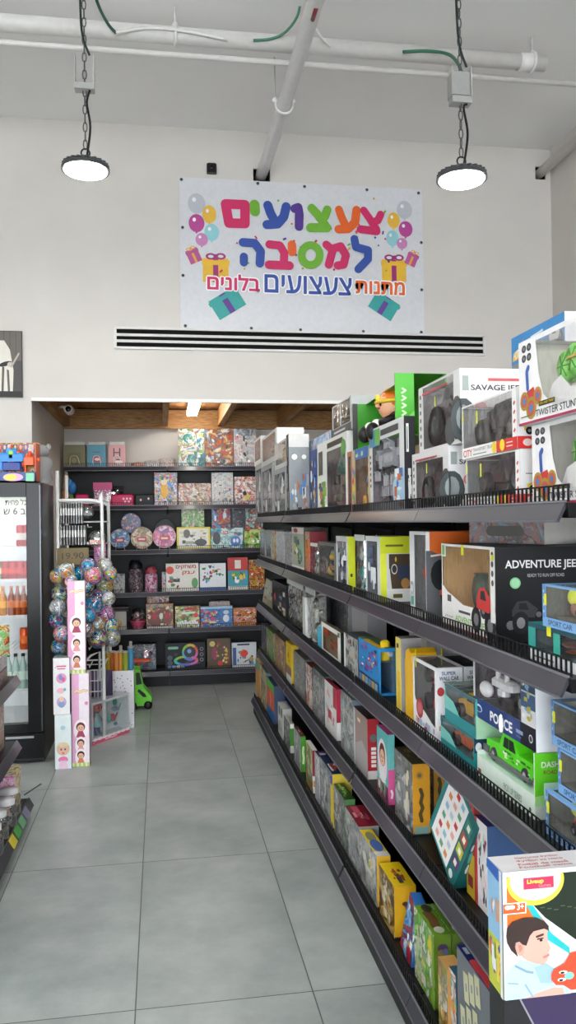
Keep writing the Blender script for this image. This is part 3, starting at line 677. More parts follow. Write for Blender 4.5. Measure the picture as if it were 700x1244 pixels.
pipe('thin white conduit just below the thick cross pipe', (LX+.01, 4.93, 4.442), (RX-.001, 4.93, 4.462), .017, name='conduit')
pp = on(1, 1.5, 372, -200)
yp = thing('duct_pipe', 'white pipe running from the wall hole above the banner towards the viewer', 'pipe', (0,0,0))
MB().tube([(hx-.01, WY+.1, 4.385), (hx+.01, WY-.3, 4.395), (hx+.02, 5.6, 4.41), (hx+.03, 4.6, 4.425), (hx+.03, 2.5, 4.43), (hx+.03, -2, 4.43)], .046, M('#cfcdcb', .3), 18).build('tube', yp)
q = MB(); q.ring((hx+.022, 5.35, 4.412), .056, .010, '#e0deda', 'y', 20, 6)
for s in (-1, 1): q.ell((hx+.022+s*.062, 5.35, 4.44), .02, '#e4e2de', 8, 6)
q.tube([(hx-.04, 5.35, 4.44), (hx-.04, 5.35, CZ-.001)], .006, '#c8c6c2', 8); q.build('hanger', yp)
q = MB(); q.tube([(hx+.03, 4.36, 4.3805), (hx+.03, 4.26, 4.3805)], [.012, .012], '#7a2430', 8); q.build('red_sticker', yp)
pipe('white pipe along the top of the right wall', (3.21, WY+.1, 4.53), (3.21, -2, 4.53), .04, clamp=(.5,))
# ---- green and white cables on the pipe
def cable(label, pts, r, col, name='cable'):
    tag(MB().tube(pts, r, M(col, .5), 8).build(name), label, 'cable', 'cables along the ceiling pipe')
def smooth_path(P, n=6):
    P = [Vector(p) for p in P]; out = []
    for i in range(len(P)-1):
        a, b, c, d = P[max(i-1, 0)], P[i], P[i+1], P[min(i+2, len(P)-1)]
        for k in range(n):
            t = k/n; out.append(.5*((2*b)+(c-a)*t+(2*a-5*b+4*c-d)*t*t+(3*b-a-3*c+d)*t**3))
    return out + [P[-1]]
cable('dark green cable dropping onto the cross pipe beside the left lamp', smooth_path([on(1,4.84,113,-12), on(1,4.84,122,12), on(1,4.84,132,30), on(1,4.84,141,40)]), .009, '#1f4438')
cable('white cable strapped on top of the cross pipe', smooth_path([on(1,4.84,141,40), on(1,4.84,180,34), on(1,4.84,225,38), on(1,4.84,276,48)]), .010, '#d8d6d2')
cable('green cable curving from the cross pipe to the long duct', smooth_path([on(1,4.84,308,49), on(1,4.84,330,47), on(1,4.82,348,38), on(1,4.8,362,18), on(1,4.8,366,-8)]), .008, '#3f7a62')
cable('thin white cable looping down beside the long duct', smooth_path([on(1,4.8,380,-8), on(1,4.8,381,20), on(1,4.82,388,42), on(1,4.84,402,57)]), .007, '#dcdad6')
# ---- high bay lamps
def lens_mat():
    m = bpy.data.materials.new('lamp_lens'); m.use_nodes = True; nt = m.node_tree; b = nt.nodes['Principled BSDF']
    tc = nt.nodes.new('ShaderNodeTexCoord'); n = nt.nodes.new('ShaderNodeTexVoronoi'); n.inputs['Scale'].default_value = 60; nt.links.new(tc.outputs['Object'], n.inputs['Vector'])
    r = nt.nodes.new('ShaderNodeMapRange'); r.inputs[3].default_value = LAMP*1.0; r.inputs[4].default_value = LAMP*.9; nt.links.new(n.outputs['Distance'], r.inputs[0]); nt.links.new(r.outputs[0], b.inputs['Emission Strength'])
    b.inputs['Emission Color'].default_value = (1, .985, .96, 1); b.inputs['Base Color'].default_value = (.9, .9, .9, 1)
    return m
LAMP = 105.
TUBE = 16.
LENS = lens_mat()
def highbay(label, loc, box_dz):
    t = thing('high_bay_lamp', label, 'lamp', loc, (0, 0, 0), 'round lamps hanging on chains from the ceiling')
    q = MB(); q.lathe([(.135, -.022), (.135, -.008), (.128, .004), (.07, .018), (.045, .05), (.0, .054)], (0,0,0), M('#3c3e42', .4), 32)
    for i in range(24):
        a = 2*PI*i/24; c, s = math.cos(a), math.sin(a); r0, r1 = .075, .132; w = .003
        q.add([(r0*c-w*s, r0*s+w*c, .01), (r1*c-w*s, r1*s+w*c, -.004), (r1*c-w*s, r1*s+w*c, .014), (r0*c-w*s, r0*s+w*c, .034), (r0*c+w*s, r0*s-w*c, .01), (r1*c+w*s, r1*s-w*c, -.004), (r1*c+w*s, r1*s-w*c, .014), (r0*c+w*s, r0*s-w*c, .034)],
              [(0,1,2,3), (7,6,5,4), (3,2,6,7), (1,5,6,2), (0,3,7,4)], M('#4a4c50', .4))
    q.build('housing', t)
    q = MB(); q.lathe([(0, -.0265), (.118, -.0265), (.121, -.022)], (0,0,0), LENS, 32); q.build('lens', t)
    q = MB(); q.ring((0, 0, .08), .024, .005, '#2a2b2e', 'y', 16, 6); q.build('hook', t)
    q = MB(); L = CZ - loc[2] - .1; n = int(L/.05)
    for i in range(n):
        z = .1+.05*i+.028; ax = 'x' if i % 2 else 'y'
        q.ring((0, 0, z), 1., .0035, M('#6a6a68', .4, .6), ax, 8, 4, .011, .03) if ax == 'y' else q.ring((0, 0, z), 1., .0035, M('#6a6a68', .4, .6), ax, 8, 4, .011, .03)
    q.build('chain', t)
    q = MB(); z = box_dz
    q.box(-.055, -.03, z-.035, .055, .03, z+.0, '#a4a3a1'); q.box(-.055, -.03, z, -.05, .03, z+.16, '#b8b7b5'); q.box(.05, -.03, z, .055, .03, z+.16, '#b8b7b5')
    if 'right' in label or 'wall pipe' in label: q.cbox(-.06, -.04, z, .045, .04, z+.13, M('#9c9b99', .5), .008)
    q.build('driver_bracket', t)
    q = MB(); q.tube(smooth_path([(.01, -.012, .06), (.03, -.02, .22), (.012, -.015, .36), (.03, -.02, z-.04)]), .0065, '#17181a', 7)
    q.tube(smooth_path([(.03, -.02, z+.16), (-.012, -.02, z+.3), (-.02, -.01, z+.6), (-.02, -.01, CZ-loc[2]-.005)]), .0065, '#24302c', 7); q.build('power_cord', t)
    return t
lp = _rt*((104-350)/F*4.6) + _up*(-(203-622)/F*4.6) + _fw*4.6 + Vector((0,0,H))
rp = _rt*((561-350)/F*4.35) + _up*(-(214-622)/F*4.35) + _fw*4.35 + Vector((0,0,H))
lampL = highbay('round high bay lamp at the left in front of the cross pipe', tuple(lp), .47)
lampR = highbay('round high bay lamp at the right near the end of the cross pipe', tuple(rp), .42)
for i, (x, y) in enumerate(((-.5, 1.2), (1.6, .9), (-.5, -2.0), (1.6, -2.2), (-2.7, 3.6), (-2.5, -.6), (-2.7, 1.5), (-4.8, 2.6), (-4.8, 0), (-.5, -5), (1.6, -5.2), (-2.7, -3.6), (-4.8, -3))):  # unseen repeats of the left lamp, added to light shop and shelf fronts
    dup(lampL, (x, y, 3.62), label='round high bay lamp out of view behind the viewer')
cable('green cable arching off the cross pipe to the right lamp box', smooth_path([on(1,4.84,490,63), on(1,4.84,520,62), on(1,4.7,545,66), on(1,4.5,557,78), on(1,4.42,561,92), on(1, rp.y, 562, 100)]), .010, '#2f6a50')
# ---- tube light and camera in the niche
t = thing('tube_light', 'white tube light fixed between the niche rafters', 'lamp', (.325, 7.0, 2.789), group=None)
MB().cbox(-.05, 0, -.05, .05, 1.25, -.001, '#d8d6d2', .004).build('body', t)
MB().cbox(-.048, .02, -.1, .048, 1.23, -.0505, M('#fffaf0', .4, 0, TUBE), .004).build('tube', t)
p = on(1, 7.4, 84, 498)
t = thing('security_camera', 'white security camera under the left niche joist', 'camera', (p.x, 7.4, p.z))
q = MB(); q.lathe([(.035, -.07), (.042, -.05), (.042, .05), (.02, .06)], (0,0,0), '#e4e2de', 16, 'y'); q.build('body', t)
MB().ell((0, -.068, 0), (.026, .012, .026), M('#0a0a0c', .08)).build('lens', t)
MB().tube([(0, .02, .03), (-.1, .03, .03)], .014, '#dcdad6', 8).build('bracket', t)
# ---------------------------------------------------------------- shelving
BLK, DKG = M('#09090b', .45), M('#151619', .45)
RAIL = M('#34333d', .3, 0, 0, .3)
def shelf_parts(root, L0, zs, dep, y0=0., m0=.002, m1=.002, fence=True, rail=RAIL):
    for z in zs:
        L = L0
        yy = y0 if z > .2 or y0 < 0 else y0-.05
        q = MB(); q.box(.002, yy+.006, z-.028, L-.002, dep, z, BLK)
        for x in (.003, L-.006): q.prism([(yy+.02, z-.028), (dep, z-.028), (dep, z-.09), (yy+.06, z-.034)], 'x', x, x+.003, DKG)
        sh = q.build('shelf', root)
        q = MB(); P = [(yy+.005, z+.002), (yy-.014, z-.036), (yy-.009, z-.039), (yy+.011, z-.002)]
        q.prism(P, 'x', m0, L-m1, rail)
        q.box(m0, yy-.017, z-.0395, L-m1, yy-.009, z-.035, M('#62626c', .3)); q.box(m0, yy+.003, z+.001, L-m1, yy+.008, z+.005, M('#77777f', .3))
        q.build('price_rail', sh)
        if fence:
            q = MB(); f = yy+.014; r = .0021
            for zz in (z+.004, z+.036): q.tube([(m0+.004, f, zz), (L-m1-.004, f, zz)], r, BLK, 5)
            n = int((L-m0-m1)/.021)
            for i in range(n+1):
                x = m0+.004+(L-m0-m1-.008)*i/n; q.box(x-.0019, f-.0019, z+.002, x+.0019, f+.0019, z+.037, BLK)
            q.build('wire_fence', sh)
def bay(name, label, L, zs, dep, top, loc, rz, group, m0, m1, y0=0., fence=True, panel=True):
    t = thing(name, label, 'shelving', loc, (0, 0, rz), group)
    shelf_parts(t, L, zs, dep, y0, m0, m1, fence)
    if panel:
        q = MB(); q.box(0, dep+.004, .08, L, dep+.012, top, BLK)
        for i in range(1, 12): q.box(0, dep+.0025, top*i/12, L, dep+.0045, top*i/12+.003, DKG)
        q.build('back_panel', t)
    for x in (0.0,):
        q = MB(); q.box(x+.0005, dep-.012, 0, x+.028, dep+.003, top, DKG)
        for k in range(int(top/.05)): q.box(x+.008, dep-.0125, .03+.05*k, x+.02, dep-.0115, .055+.05*k, M('#050506'))
        q.build('upright', t)
    q = MB(); q.box(.001, y0-.043 if y0 == 0 else y0+.02, 0, L-.001, y0-.035 if y0 == 0 else y0+.03, .1, BLK); q.build('plinth', t)
    return t
edges = [6.83, 6.06, 5.29, 4.345, 3.40, 2.455, 1.51]
zs5 = [SZ[k] for k in (1, 2, 3, 4, 5)]
lab = ['far end bay of the long black shelving unit inside the niche', 'second bay from the far end of the long black shelving unit', 'third bay from the far end of the long black shelving unit, past the niche mouth',
       'middle bay of the long black shelving unit', 'second nearest bay of the long black shelving unit', 'nearest bay of the long black shelving unit']
wide = {5.29, 3.40, 1.51}
for i in range(6):
    a, b = edges[i], edges[i+1]
    bay('shelving_bay', lab[i], a-b, zs5, .47, 1.9, (.80, a, 0), RZ, 'bays of the long shelving unit on the right', .013 if a in wide else .0015, .013 if b in wide else .0015)
# end unit that closes the near end of the run
t = thing('end_shelving', 'short dark shelving unit closing the near end of the long unit', 'shelving', (.83, 1.505, 0), (0, 0, RZ))
for z in (SZ[1], SZ[2]):
    q = MB(); q.box(.004, .012, z-.028, .40, .48, z, BLK)
    q.prism([(.0, z-.07), (.40, z-.03), (.40, z+.012), (.0, z+.012)], 'y', .0, .004, M('#2c2c30', .35))
    for k in range(3): q.prism([(.03+.03*k+.006*math.cos(j*PI/4), z-.035+.006*math.sin(j*PI/4)) for j in range(8)], 'y', -.0006, .001, M('#050506'))
    q.build('shelf', t)
q = MB(); q.box(.004, .36, 0, .03, .48, 1.9, DKG); q.build('upright', t)
q = MB(); q.box(.02, .06, 0, .40, .46, .1, BLK); q.build('plinth', t)
# back wall unit
BZ = dict(A=2.169, B=1.785, C=1.346, D=.927, E=.565, F=.152)
BF = 8.10
for x0, L, lb in ((-.93, 1.0, 'left bay of the black wall shelving at the back of the niche'), (.07, 1.0, 'right bay of the black wall shelving at the back of the niche'), (1.07, .6, 'last bay of the niche wall shelving behind the long unit')):
    bay('niche_shelving', lb, L, list(BZ.values()), .37, 2.2, (x0, BF, 0), 0, 'bays of the wall shelving in the niche', .004, .004, .0001)
# ---------------------------------------------------------------- drinks fridge
fx0, fx1, fy0, fy1, fh = -1.46, -.80, 5.69, 6.34, 1.905
fr = thing('drinks_fridge', 'black glass-door drinks fridge beside the niche opening', 'fridge', (fx0, fy0, 0))
w, d = fx1-fx0, fy1-fy0
q = MB(); bk = M('#060607', .3); wh = M('#d4d8d8', .5)
q.box(0, .07, 0, .035, d, fh, bk); q.box(w-.035, .07, 0, w, d, fh, bk); q.box(.035, .07, fh-.14, w-.035, d, fh, bk); q.box(.035, .07, 0, w-.035, d, .26, bk); q.box(.035, d-.03, .26, w-.035, d, fh-.14, bk)
q.box(.036, .1, .261, .04, d-.03, fh-.141, wh); q.box(w-.04, .1, .261, w-.036, d-.03, fh-.141, wh); q.box(.04, d-.036, .261, w-.04, d-.031, fh-.141, wh); q.box(.04, .1, .261, w-.04, d-.036, .266, wh)
q.box(.04, .1, fh-.146, w-.04, d-.036, fh-.141, M('#f4f8ff', .4, 0, 1.6))
q.build('cabinet', fr)
q = MB()
for a in ((0, .21, .05, fh-.005), (w-.1, .21, w, fh-.005)): q.cbox(a[0], .005, a[1], a[2], .065, a[3], bk, .004)
q.box(.05, .005, .21, w-.1, .065, .27, bk); q.box(.05, .005, fh-.1, w-.1, .065, fh-.005, bk); q.box(w-.012, .0, .22, w-.004, .006, fh-.02, M('#5a5c62', .3, .5))
dr = q.build('door', fr)
MB().box(.05, .03, .27, w-.1, .036, fh-.1, film(.0, .03, 0.)).build('glass', dr)
q = MB(); q.box(.0, .02, .02, w, .07, .2, M('#060607', .35)); q.box(w*.62, .017, .17, w*.9, .021, .185, '#a8aaae'); q.box(0, .012, .02, w, .02, .032, '#2c2c30')
for k in range(7): q.box(.05, .0185, .05+.016*k, w*.55, .0205, .056+.016*k, '#1c1c20')
q.build('vent_panel', fr)
def on_f(x, y, Y): return on(1, Y, x, y)
fz = [on_f(20, yy, 5.84).z for yy in (664, 703, 747, 789, 836)]
for z in fz:
    q = MB(); q.box(.042, .1, z-.012, w-.042, .106, z+.002, '#c8caca')
    for k in range(18): q.tube([(.045+(w-.09)*k/17, .1, z-.004), (.045+(w-.09)*k/17, d-.04, z-.004)], .002, '#d0d2d2', 5)
    q.build('rack_shelf', fr)
# paper notice on the glass
a, b = on(1, fy0, -14, 600), on(1, fy0, 37, 628)
t = thing('paper_notice', 'white handwritten paper notice taped on the fridge door', 'notice', (a.x, fy0+.0275, b.z))
q = MB(); q.box(0, 0, 0, b.x-a.x, .0012, a.z-b.z, '#dfe2d8'); fc = Face(q, (0,0,0), (1,0,0), (0,0,1), (0,-1,0), b.x-a.x, a.z-b.z)
fc.t('תיחפ לכ', .38, .52, .52, .26, '#2c2c30'); fc.t('ש 6 ב', .34, .12, .52, .28, '#2c2c30'); fc.rect(.42, .9, .4, .02, '#55565a')
q.build('sheet', t)
def can(label, x, z, col, band, Y=5.83, h=.122, r=.0325, group='drink cans in the fridge'):
    X = on_f(x, 700, Y).x
    t = thing('drink_can', label, 'can', (X, Y, z+.001), (0,0,0), group)
    q = MB(); q.lathe([(r*.8, 0), (r, .008), (r, h-.012), (r*.82, h)], (0,0,0), M(col, .3, .3), 16)
    q.lathe([(r+.0004, h*.3), (r+.0004, h*.62)], (0,0,0), M(band, .35), 16); q.build('body', t)
    q = MB(); q.lathe([(r*.82, h), (r*.8, h-.003), (0, h-.003)], (0,0,0), M('#b8babc', .3, .9), 16); q.box(-.006, -.014, h-.002, .006, .006, h+.0015, M('#c8cacc', .3, .9)); q.build('lid', t)
def bottle(label, x, z, col, cap, Y=5.83, h=.2, r=.03, group='bottles in the fridge', liquid=None):
    X = on_f(x, 700, Y).x
    t = thing('drink_bottle', label, 'bottle', (X, Y, z+.001), (0,0,0), group)
    q = MB(); q.lathe([(r*.85, 0), (r, .01), (r, h*.55), (r*.92, h*.62), (r*.42, h*.84), (r*.4, h*.93)], (0,0,0), col, 16); q.build('body', t)
    q = MB(); q.lathe([(r*.46, h*.92), (r*.46, h), (0, h)], (0,0,0), cap, 12); q.build('cap', t)
    q = MB(); q.lathe([(r*1.015, h*.26), (r*1.015, h*.5)], (0,0,0), A(liquid or '#c8b89a'), 16); q.build('label_wrap', t)
ordn = ['first', 'second', 'third', 'fourth', 'fifth', 'sixth', 'seventh', 'eighth', 'ninth', 'tenth', 'eleventh', 'twelfth', 'thirteenth', 'fourteenth', 'fifteenth', 'sixteenth', 'seventeenth', 'eighteenth']
for i, x in enumerate((34, 26)): can('red can on the top fridge shelf, %s from the door edge' % ordn[i], x, fz[0], '#b0141c', '#d8d0c8', h=.15)
for i, x in enumerate((35, 25, 16, 7)): can('red can in the second fridge row, %s from the door edge' % ordn[i], x, fz[1], '#a8161e' if i < 3 else '#9a1018', '#c8302c')
can('green can in the second fridge row beside the red cans', -3, fz[1], '#3f9a3a', '#d8e8c8')
for i, x in enumerate((36, 28.5, 21, 13.5)): bottle('brown orange bottle in the third fridge row, %s from the door edge' % ordn[i], x, fz[2], M('#8a3c14', .25), M('#c85a1c'), h=.2, r=.024, liquid='#c86a28')
bottle('yellow orange bottle in the third fridge row, furthest from the door edge', 3, fz[2], M('#b8761c', .25), M('#d88a2a'), h=.2, r=.03, liquid='#e0a030')
for i, x in enumerate((36, 29)): can('orange can in the fourth fridge row, %s from the door edge' % ordn[i], x, fz[3], '#c8501c', '#d86a2c', h=.15)
for i, x in enumerate((36, 27, 18, 9)): bottle('clear water bottle with dark cap on the lowest fridge shelf, %s from the door edge' % ordn[i], x, fz[4], M('#9ab4ac', .12), M('#1c2020'), h=.24, r=.028, liquid='#b8ccc4')
# toys standing on top of the fridge
p0, p1 = on(1, 5.75, -18, 583), on(1, 5.75, 44, 583); ht = zE(535, p1.x, 5.75)-fh
t = thing('toy_gun_display', 'open display box of bright toy water guns on top of the fridge', 'toy display', (p0.x, 5.74, fh+.001))
q = MB(); ww = p1.x-p0.x; q.box(0, 0, 0, ww, .2, .012, '#c8502c'); q.box(0, .19, 0, ww, .2, ht, art('red', 3)); q.box(0, 0, 0, .006, .2, ht*.9, '#d8502c'); q.box(ww-.006, 0, 0, ww, .2, ht*.95, '#d85a2c'); q.box(0, 0, 0, ww, .006, ht*.24, '#38508c')
ff = Face(q, (0,0,0), (1,0,0), (0,0,1), (0,-1,0), ww, ht*.24); ff.e(.55, .5, .2, .4, '#d8a0c8'); ff.e(.5, .5, .12, .3, '#e8d24a'); ff.rect(.8, .1, .16, .8, '#7ac8a0')
fb2 = Face(q, (0,.19,ht*.72), (1,0,0), (0,0,1), (0,-1,0), ww, ht*.28)
for k in range(9): fb2.rect(.03+k*.107, .1, .09, .75, ['#2a2a34', '#a83a3a', '#3a4a8a', '#c8c8cc'][k % 4]); fb2.e(.075+k*.107, .6, .025, .2, '#d8b098')
q.build('display_box', t)
for k, (cl, zz, xx, ln) in enumerate((('#2f86d8', .5, .16, .6), ('#1f3a8a', .3, .3, .4), ('#e0602c', .42, .72, .25), ('#8ac83a', .58, .42, .14), ('#e8c82c', .42, .04, .2))):
    q = MB(); x = xx*ww; z = zz*ht; l = ln*ww
    q.cbox(x, .03, z, x+l, .09, z+.06, cl, .012); q.cbox(x+l*.15, .035, z-.06, x+l*.3, .085, z+.005, cl, .008); q.tube([(x+l, .06, z+.035), (x+l+.03, .06, z+.035)], .014, '#e8643c', 8); q.ell((x+l*.55, .06, z+.07), (l*.2, .03, .03), '#d8502c' if k else '#3fa0e8', 10, 6)
    q.build('toy_gun', t)
p0 = on(1, 6.0, 51, 583); t = thing('grey_figure', 'grey rounded plastic figure behind the toy gun display on the fridge', 'toy figure', (p0.x, 6.02, fh+.001))
hh = zE(541, p0.x, 6.02)-fh
q = MB(); q.lathe([(.05, 0), (.075, hh*.12), (.06, hh*.32), (.078, hh*.5), (.06, hh*.66), (.03, hh*.72)], (0,0,0), M('#8a8a8a', .5), 18); q.build('body', t)
q = MB(); q.ell((0,0,hh*.84), (.055,.055,hh*.17), M('#8e8e8e', .5)); 
for s in (-1, 1): q.ell((s*.045, 0, hh*.95), (.02,.015,.025), M('#8e8e8e', .5))
q.build('head', t)
# ---------------------------------------------------------------- low shelving at the left edge
LZ = [.10, .42, .78]
t = thing('side_shelving', 'black shelving at the left edge holding jars and boxes', 'shelving', (-.735, 2.9, 0), (0, 0, PI/2))
L = 1.78
for z in LZ:
    yy = 0 if z < .2 else .06
    q = MB(); q.box(0, yy+.006, z-.028, L, .42, z, BLK); q.prism([(yy+.02, z-.028), (.42, z-.028), (.42, z-.09), (yy+.06, z-.034)], 'x', L-.006, L-.002, DKG); sh = q.build('shelf', t)
    q = MB(); q.prism([(yy+.005, z+.006), (yy-.022, z-.04), (yy-.017, z-.043), (yy+.011, z+.002)], 'x', 0, L, RAIL); q.build('price_rail', sh)
    if z < .2:
        for k, cl in enumerate(('#d8c83a', '#4aa04a', '#6aa87a', '#8a86a0')):
            q = MB(); x = L-.62+.13*k; q.prism([(yy+.003, z+.004), (yy-.0235, z-.038), (yy-.0225, z-.039), (yy+.004, z+.003)], 'x', x, x+.1, cl); q.build('price_label', sh)
q = MB(); q.box(L-.03, .38, 0, L, .44, .95, DKG); q.build('upright', t)
q = MB(); q.box(0, .42, .08, L, .428, .95, BLK); q.build('back_panel', t); q = MB(); q.box(0, .02, 0, L, .03, .07, BLK); q.build('plinth', t)
q = MB(); q.tube([(L-.004, .03, .12), (L+.02, -.06, .17)], .004, '#4a4c50', 6); q.build('price_arm', t)
for k, (yy, xx) in enumerate(((4.42, -.80), (4.25, -.79), (4.08, -.80), (3.9, -.79), (3.72, -.80))):
    j = thing('glass_jar', '%s clear plastic jar from the far end of the low left shelf' % ordn[k], 'jar', (xx, yy, LZ[0]+.001), group='clear jars on the low left shelf')
    q = MB(); q.lathe([(.05, 0), (.06, .01), (.06, .1), (.045, .118)], (0,0,0), film(.5, .1), 18); q.build('body', j)
    q = MB(); q.lathe([(.05, .118), (.05, .14), (0, .142)], (0,0,0), M('#c8cacc', .25), 18); q.build('lid', j)
    q = MB(); toy_bits(q, -.04, -.04, .005, .04, .04, .1, ['#8a8c8c', '#b8bab8', '#c89a70', '#5a5c5e'], k, 12); q.build('sweets', j)
tag(MB().box(-.05, -.1, 0, .05, .1, .19, art('yellow', 4), f=art('lilac', 5)).build('snack_packet', None, (-.83, 4.57, LZ[0]+.001)), 'purple and yellow packet at the far end of the low left shelf', 'packet')
for k, (lb, pl, yy, hh_, dz) in enumerate((('white and blue box on the left edge shelf, topmost', 'snow', 4.44, .07, .075), ('navy blue box under the white box on the left edge shelf', 'navy', 4.44, .07, 0))):
    tag(MB().box(-.09, -.14, 0, .09, .14, hh_, '#e2e4ea' if k == 0 else '#2a3a8a', f='#2c4a9a', r=art(pl, k, 40)).build('flat_box', None, (-.92, yy, LZ[2]+.002+dz)), lb, 'box')
tag(MB().box(-.08, -.1, 0, .08, .1, .26, '#b8a890', r=art('fall', 2), f=art('snow', 6)).build('tall_box', None, (-.93, 4.48, LZ[1]+.001)), 'beige striped box on the middle shelf at the left edge', 'box')
q = MB(); pillow_mesh(q, .2, .07, .16, art('green', 7), 3); tag(q.build('green_packet', None, (-.98, 4.36, LZ[2]+.152), (0, 0, .2)), 'pale green packet lying over the stacked boxes at the left edge', 'packet')
# ---------------------------------------------------------------- boxes standing on the floor
def FB(x0, x1, yt, yb, dep, zb=0., Y=None):
    Yv = Y or on(2, zb, (x0+x1)/2, yb).y
    a, b = xE(x0, Yv, zb), xE(x1, Yv, zb)
    return (a, Yv, zb), b-a, dep, zE(yt, b, Yv)-zb
def dollprint(fc, kids, band=None, logo=None, stripe=None):
    f = fc['f']
    if stripe: f.rect(0, 0, .42, 1, stripe)
    for cx, cy, r, hr, dr in kids:
        f.e(cx, cy-r*.5, r*1.5*f.H/f.W*.9, r*2.1, '#fbeef4'); f.kid(cx, cy, r*.75, hair=hr, dress=dr)
    if band:
        for k in range(8): f.rect(k/8, 0, 1/8, .04, '#b8cc6a' if k % 2 else '#dfe6b8')
    if logo: f.s_([(.15, logo), (.3, logo+.02), (.5, logo), (.7, logo+.02), (.88, logo+.015)], .016, '#d8b07a'); f.s_([(.15, logo), (.3, logo+.02), (.5, logo), (.7, logo+.02), (.88, logo+.015)], .007, '#f2e0b8')
GF = 'tall doll cartons standing on the floor'
loc, w, d, h = FB(88, 109, 818, 931, .09)
def dr(fc): dollprint(fc, ((.5,.42,.055,'#5a1c2c','#a83a5c'), (.5,.25,.045,'#4a2418','#e89aa0'), (.5,.12,.045,'#2a1c1c','#d87a5a')), True, .8, '#eab0d4'); fc['f'].e(.85,.68,.1,.02,'#e88ac0')
game_box('doll_carton', 'tall pink and white doll carton standing on the floor, nearest the aisle', 'doll box', GF, loc, 0, w, d, h, '#f0e4ec', '#dca8c8', '#f4f0f2', dr)
hA = h; YA = loc[1]
loc, w, d, h = FB(83, 104, 706, 818, .085, zb=hA+.001, Y=YA+.01)
def dr(fc): dollprint(fc, ((.5,.55,.055,'#5a1c2c','#a83a5c'), (.5,.33,.045,'#4a2418','#e89aa0'), (.5,.15,.045,'#2a1c1c','#d87a5a')), True, .88, '#e8a8d0'); fc['f'].e(.85,.76,.1,.02,'#e88ac0')
game_box('doll_carton', 'tall pink and white doll carton stacked on another of the same kind', 'doll box', GF, loc, 0, w, d, h, '#f2e6ee', '#dca8c8', '#e4dcd8', dr)
loc, w, d, h = FB(67, 87, 868, 934, .1)
def dr(fc):
    f = fc['f']; f.e(.5, .37, .4, .125, '#d8c4a0'); f.e(.5, .345, .32, .1, '#eab8a0'); f.e(.38, .36, .05, .02, '#3a4a6a'); f.e(.62, .36, .05, .02, '#3a4a6a'); f.e(.5, .29, .08, .012, '#d8506a')
    f.e(.5, .45, .32, .045, '#e4d4b0'); f.e(.5, .17, .3, .06, '#f080b8'); f.poly([(.2,0),(.8,0),(.7,.15),(.3,.15)], '#f0d0e4'); f.e(.5, .76, .15, .04, '#a8d4dc')
game_box('doll_carton', 'short white carton with a blond baby doll face, standing on the floor', 'doll box', GF, loc, 0, w, d, h, '#e4eef0', '#3a4048', '#c8d0d0', dr)
hC = h; YC = loc[1]
loc, w, d, h = FB(65, 85, 799, 868, .1, zb=hC+.001, Y=YC+.01)
def dr(fc):
    f = fc['f']; f.t('★', .1, .82, .1, .03, '#e87a9a')
    f.rect(.2, .84, .6, .025, '#d85a8a'); f.rect(.25, .8, .5, .02, '#d85a8a'); f.e(.5, .64, .32, .09, '#e0a0c8'); f.e(.45, .66, .12, .05, '#7a8ac8'); f.e(.62, .62, .1, .04, '#d85a8a')
    f.e(.45, .42, .22, .05, '#f0b8c8'); f.e(.7, .44, .08, .03, '#6ab8c0'); f.e(.5, .22, .3, .09, '#c8a8d8'); f.e(.5, .18, .2, .06, '#8aa0d0'); f.e(.5, .27, .14, .05, '#f0c8b0')
game_box('toy_carton', 'white carton with pink printed pictures stacked on the baby doll carton', 'toy box', GF, loc, 0, w, d, h, '#efeef0', '#4a5a58', '#7a9088', dr)
# doll play set in a window box, turned towards the viewer
pL, pR = on(2, 0, 112, 906), on(2, 0, 157, 890)
yaw = math.atan2(pR.y-pL.y, pR.x-pL.x); wd = (pR-pL).length; hd = zE(842, pR.x, pR.y)
def tw(mb, x0, y0, z0, x1, y1, z1):
    toy_doll(mb, x0+.02, y0+.02, z0, x0+(x1-x0)*.55, y1, z1, '#7aa8b0', '#c87a72', '#d8707a', '#5a4a8a')
    toy_bits(mb, x0+(x1-x0)*.6, y0, z0+.02, x1-.01, y1, z1, ['#c83a5a', '#5ab0a8', '#7a8a9a', '#d8504a', '#48a08a'], 4, 9)
    for k in range(4): mb.lathe([(.012, 0), (.012, .05), (.006, .07)], (x0+.01, (y0+y1)/2, z0+.02+.07*k), '#b8c8c8', 10)
def dr(fc):
    f = fc['f']; f.rect(0, 0, 1, .1, '#d85a7a'); f.t('★', .02, .02, .04, .05, '#f0b8c8')
    for k in range(8): f.e(.08+k*.125, .11, .07, .035, '#f2e8ea', 12)
    f.s_([(.35,.05),(.45,.06),(.55,.045),(.65,.06)], .01, '#f4c0cc')
wbox('doll_play_set', 'window box with a doll and accessories, leaning by the confetti display', 'doll set', None, (pL.x, pL.y, 0), yaw, wd, .12, hd, '#c8ccd0', '#c8d4d8', (.04,.13,.96,.95), None, None, tw, 'doll_and_accessories', dr, r='#b8bcc4')
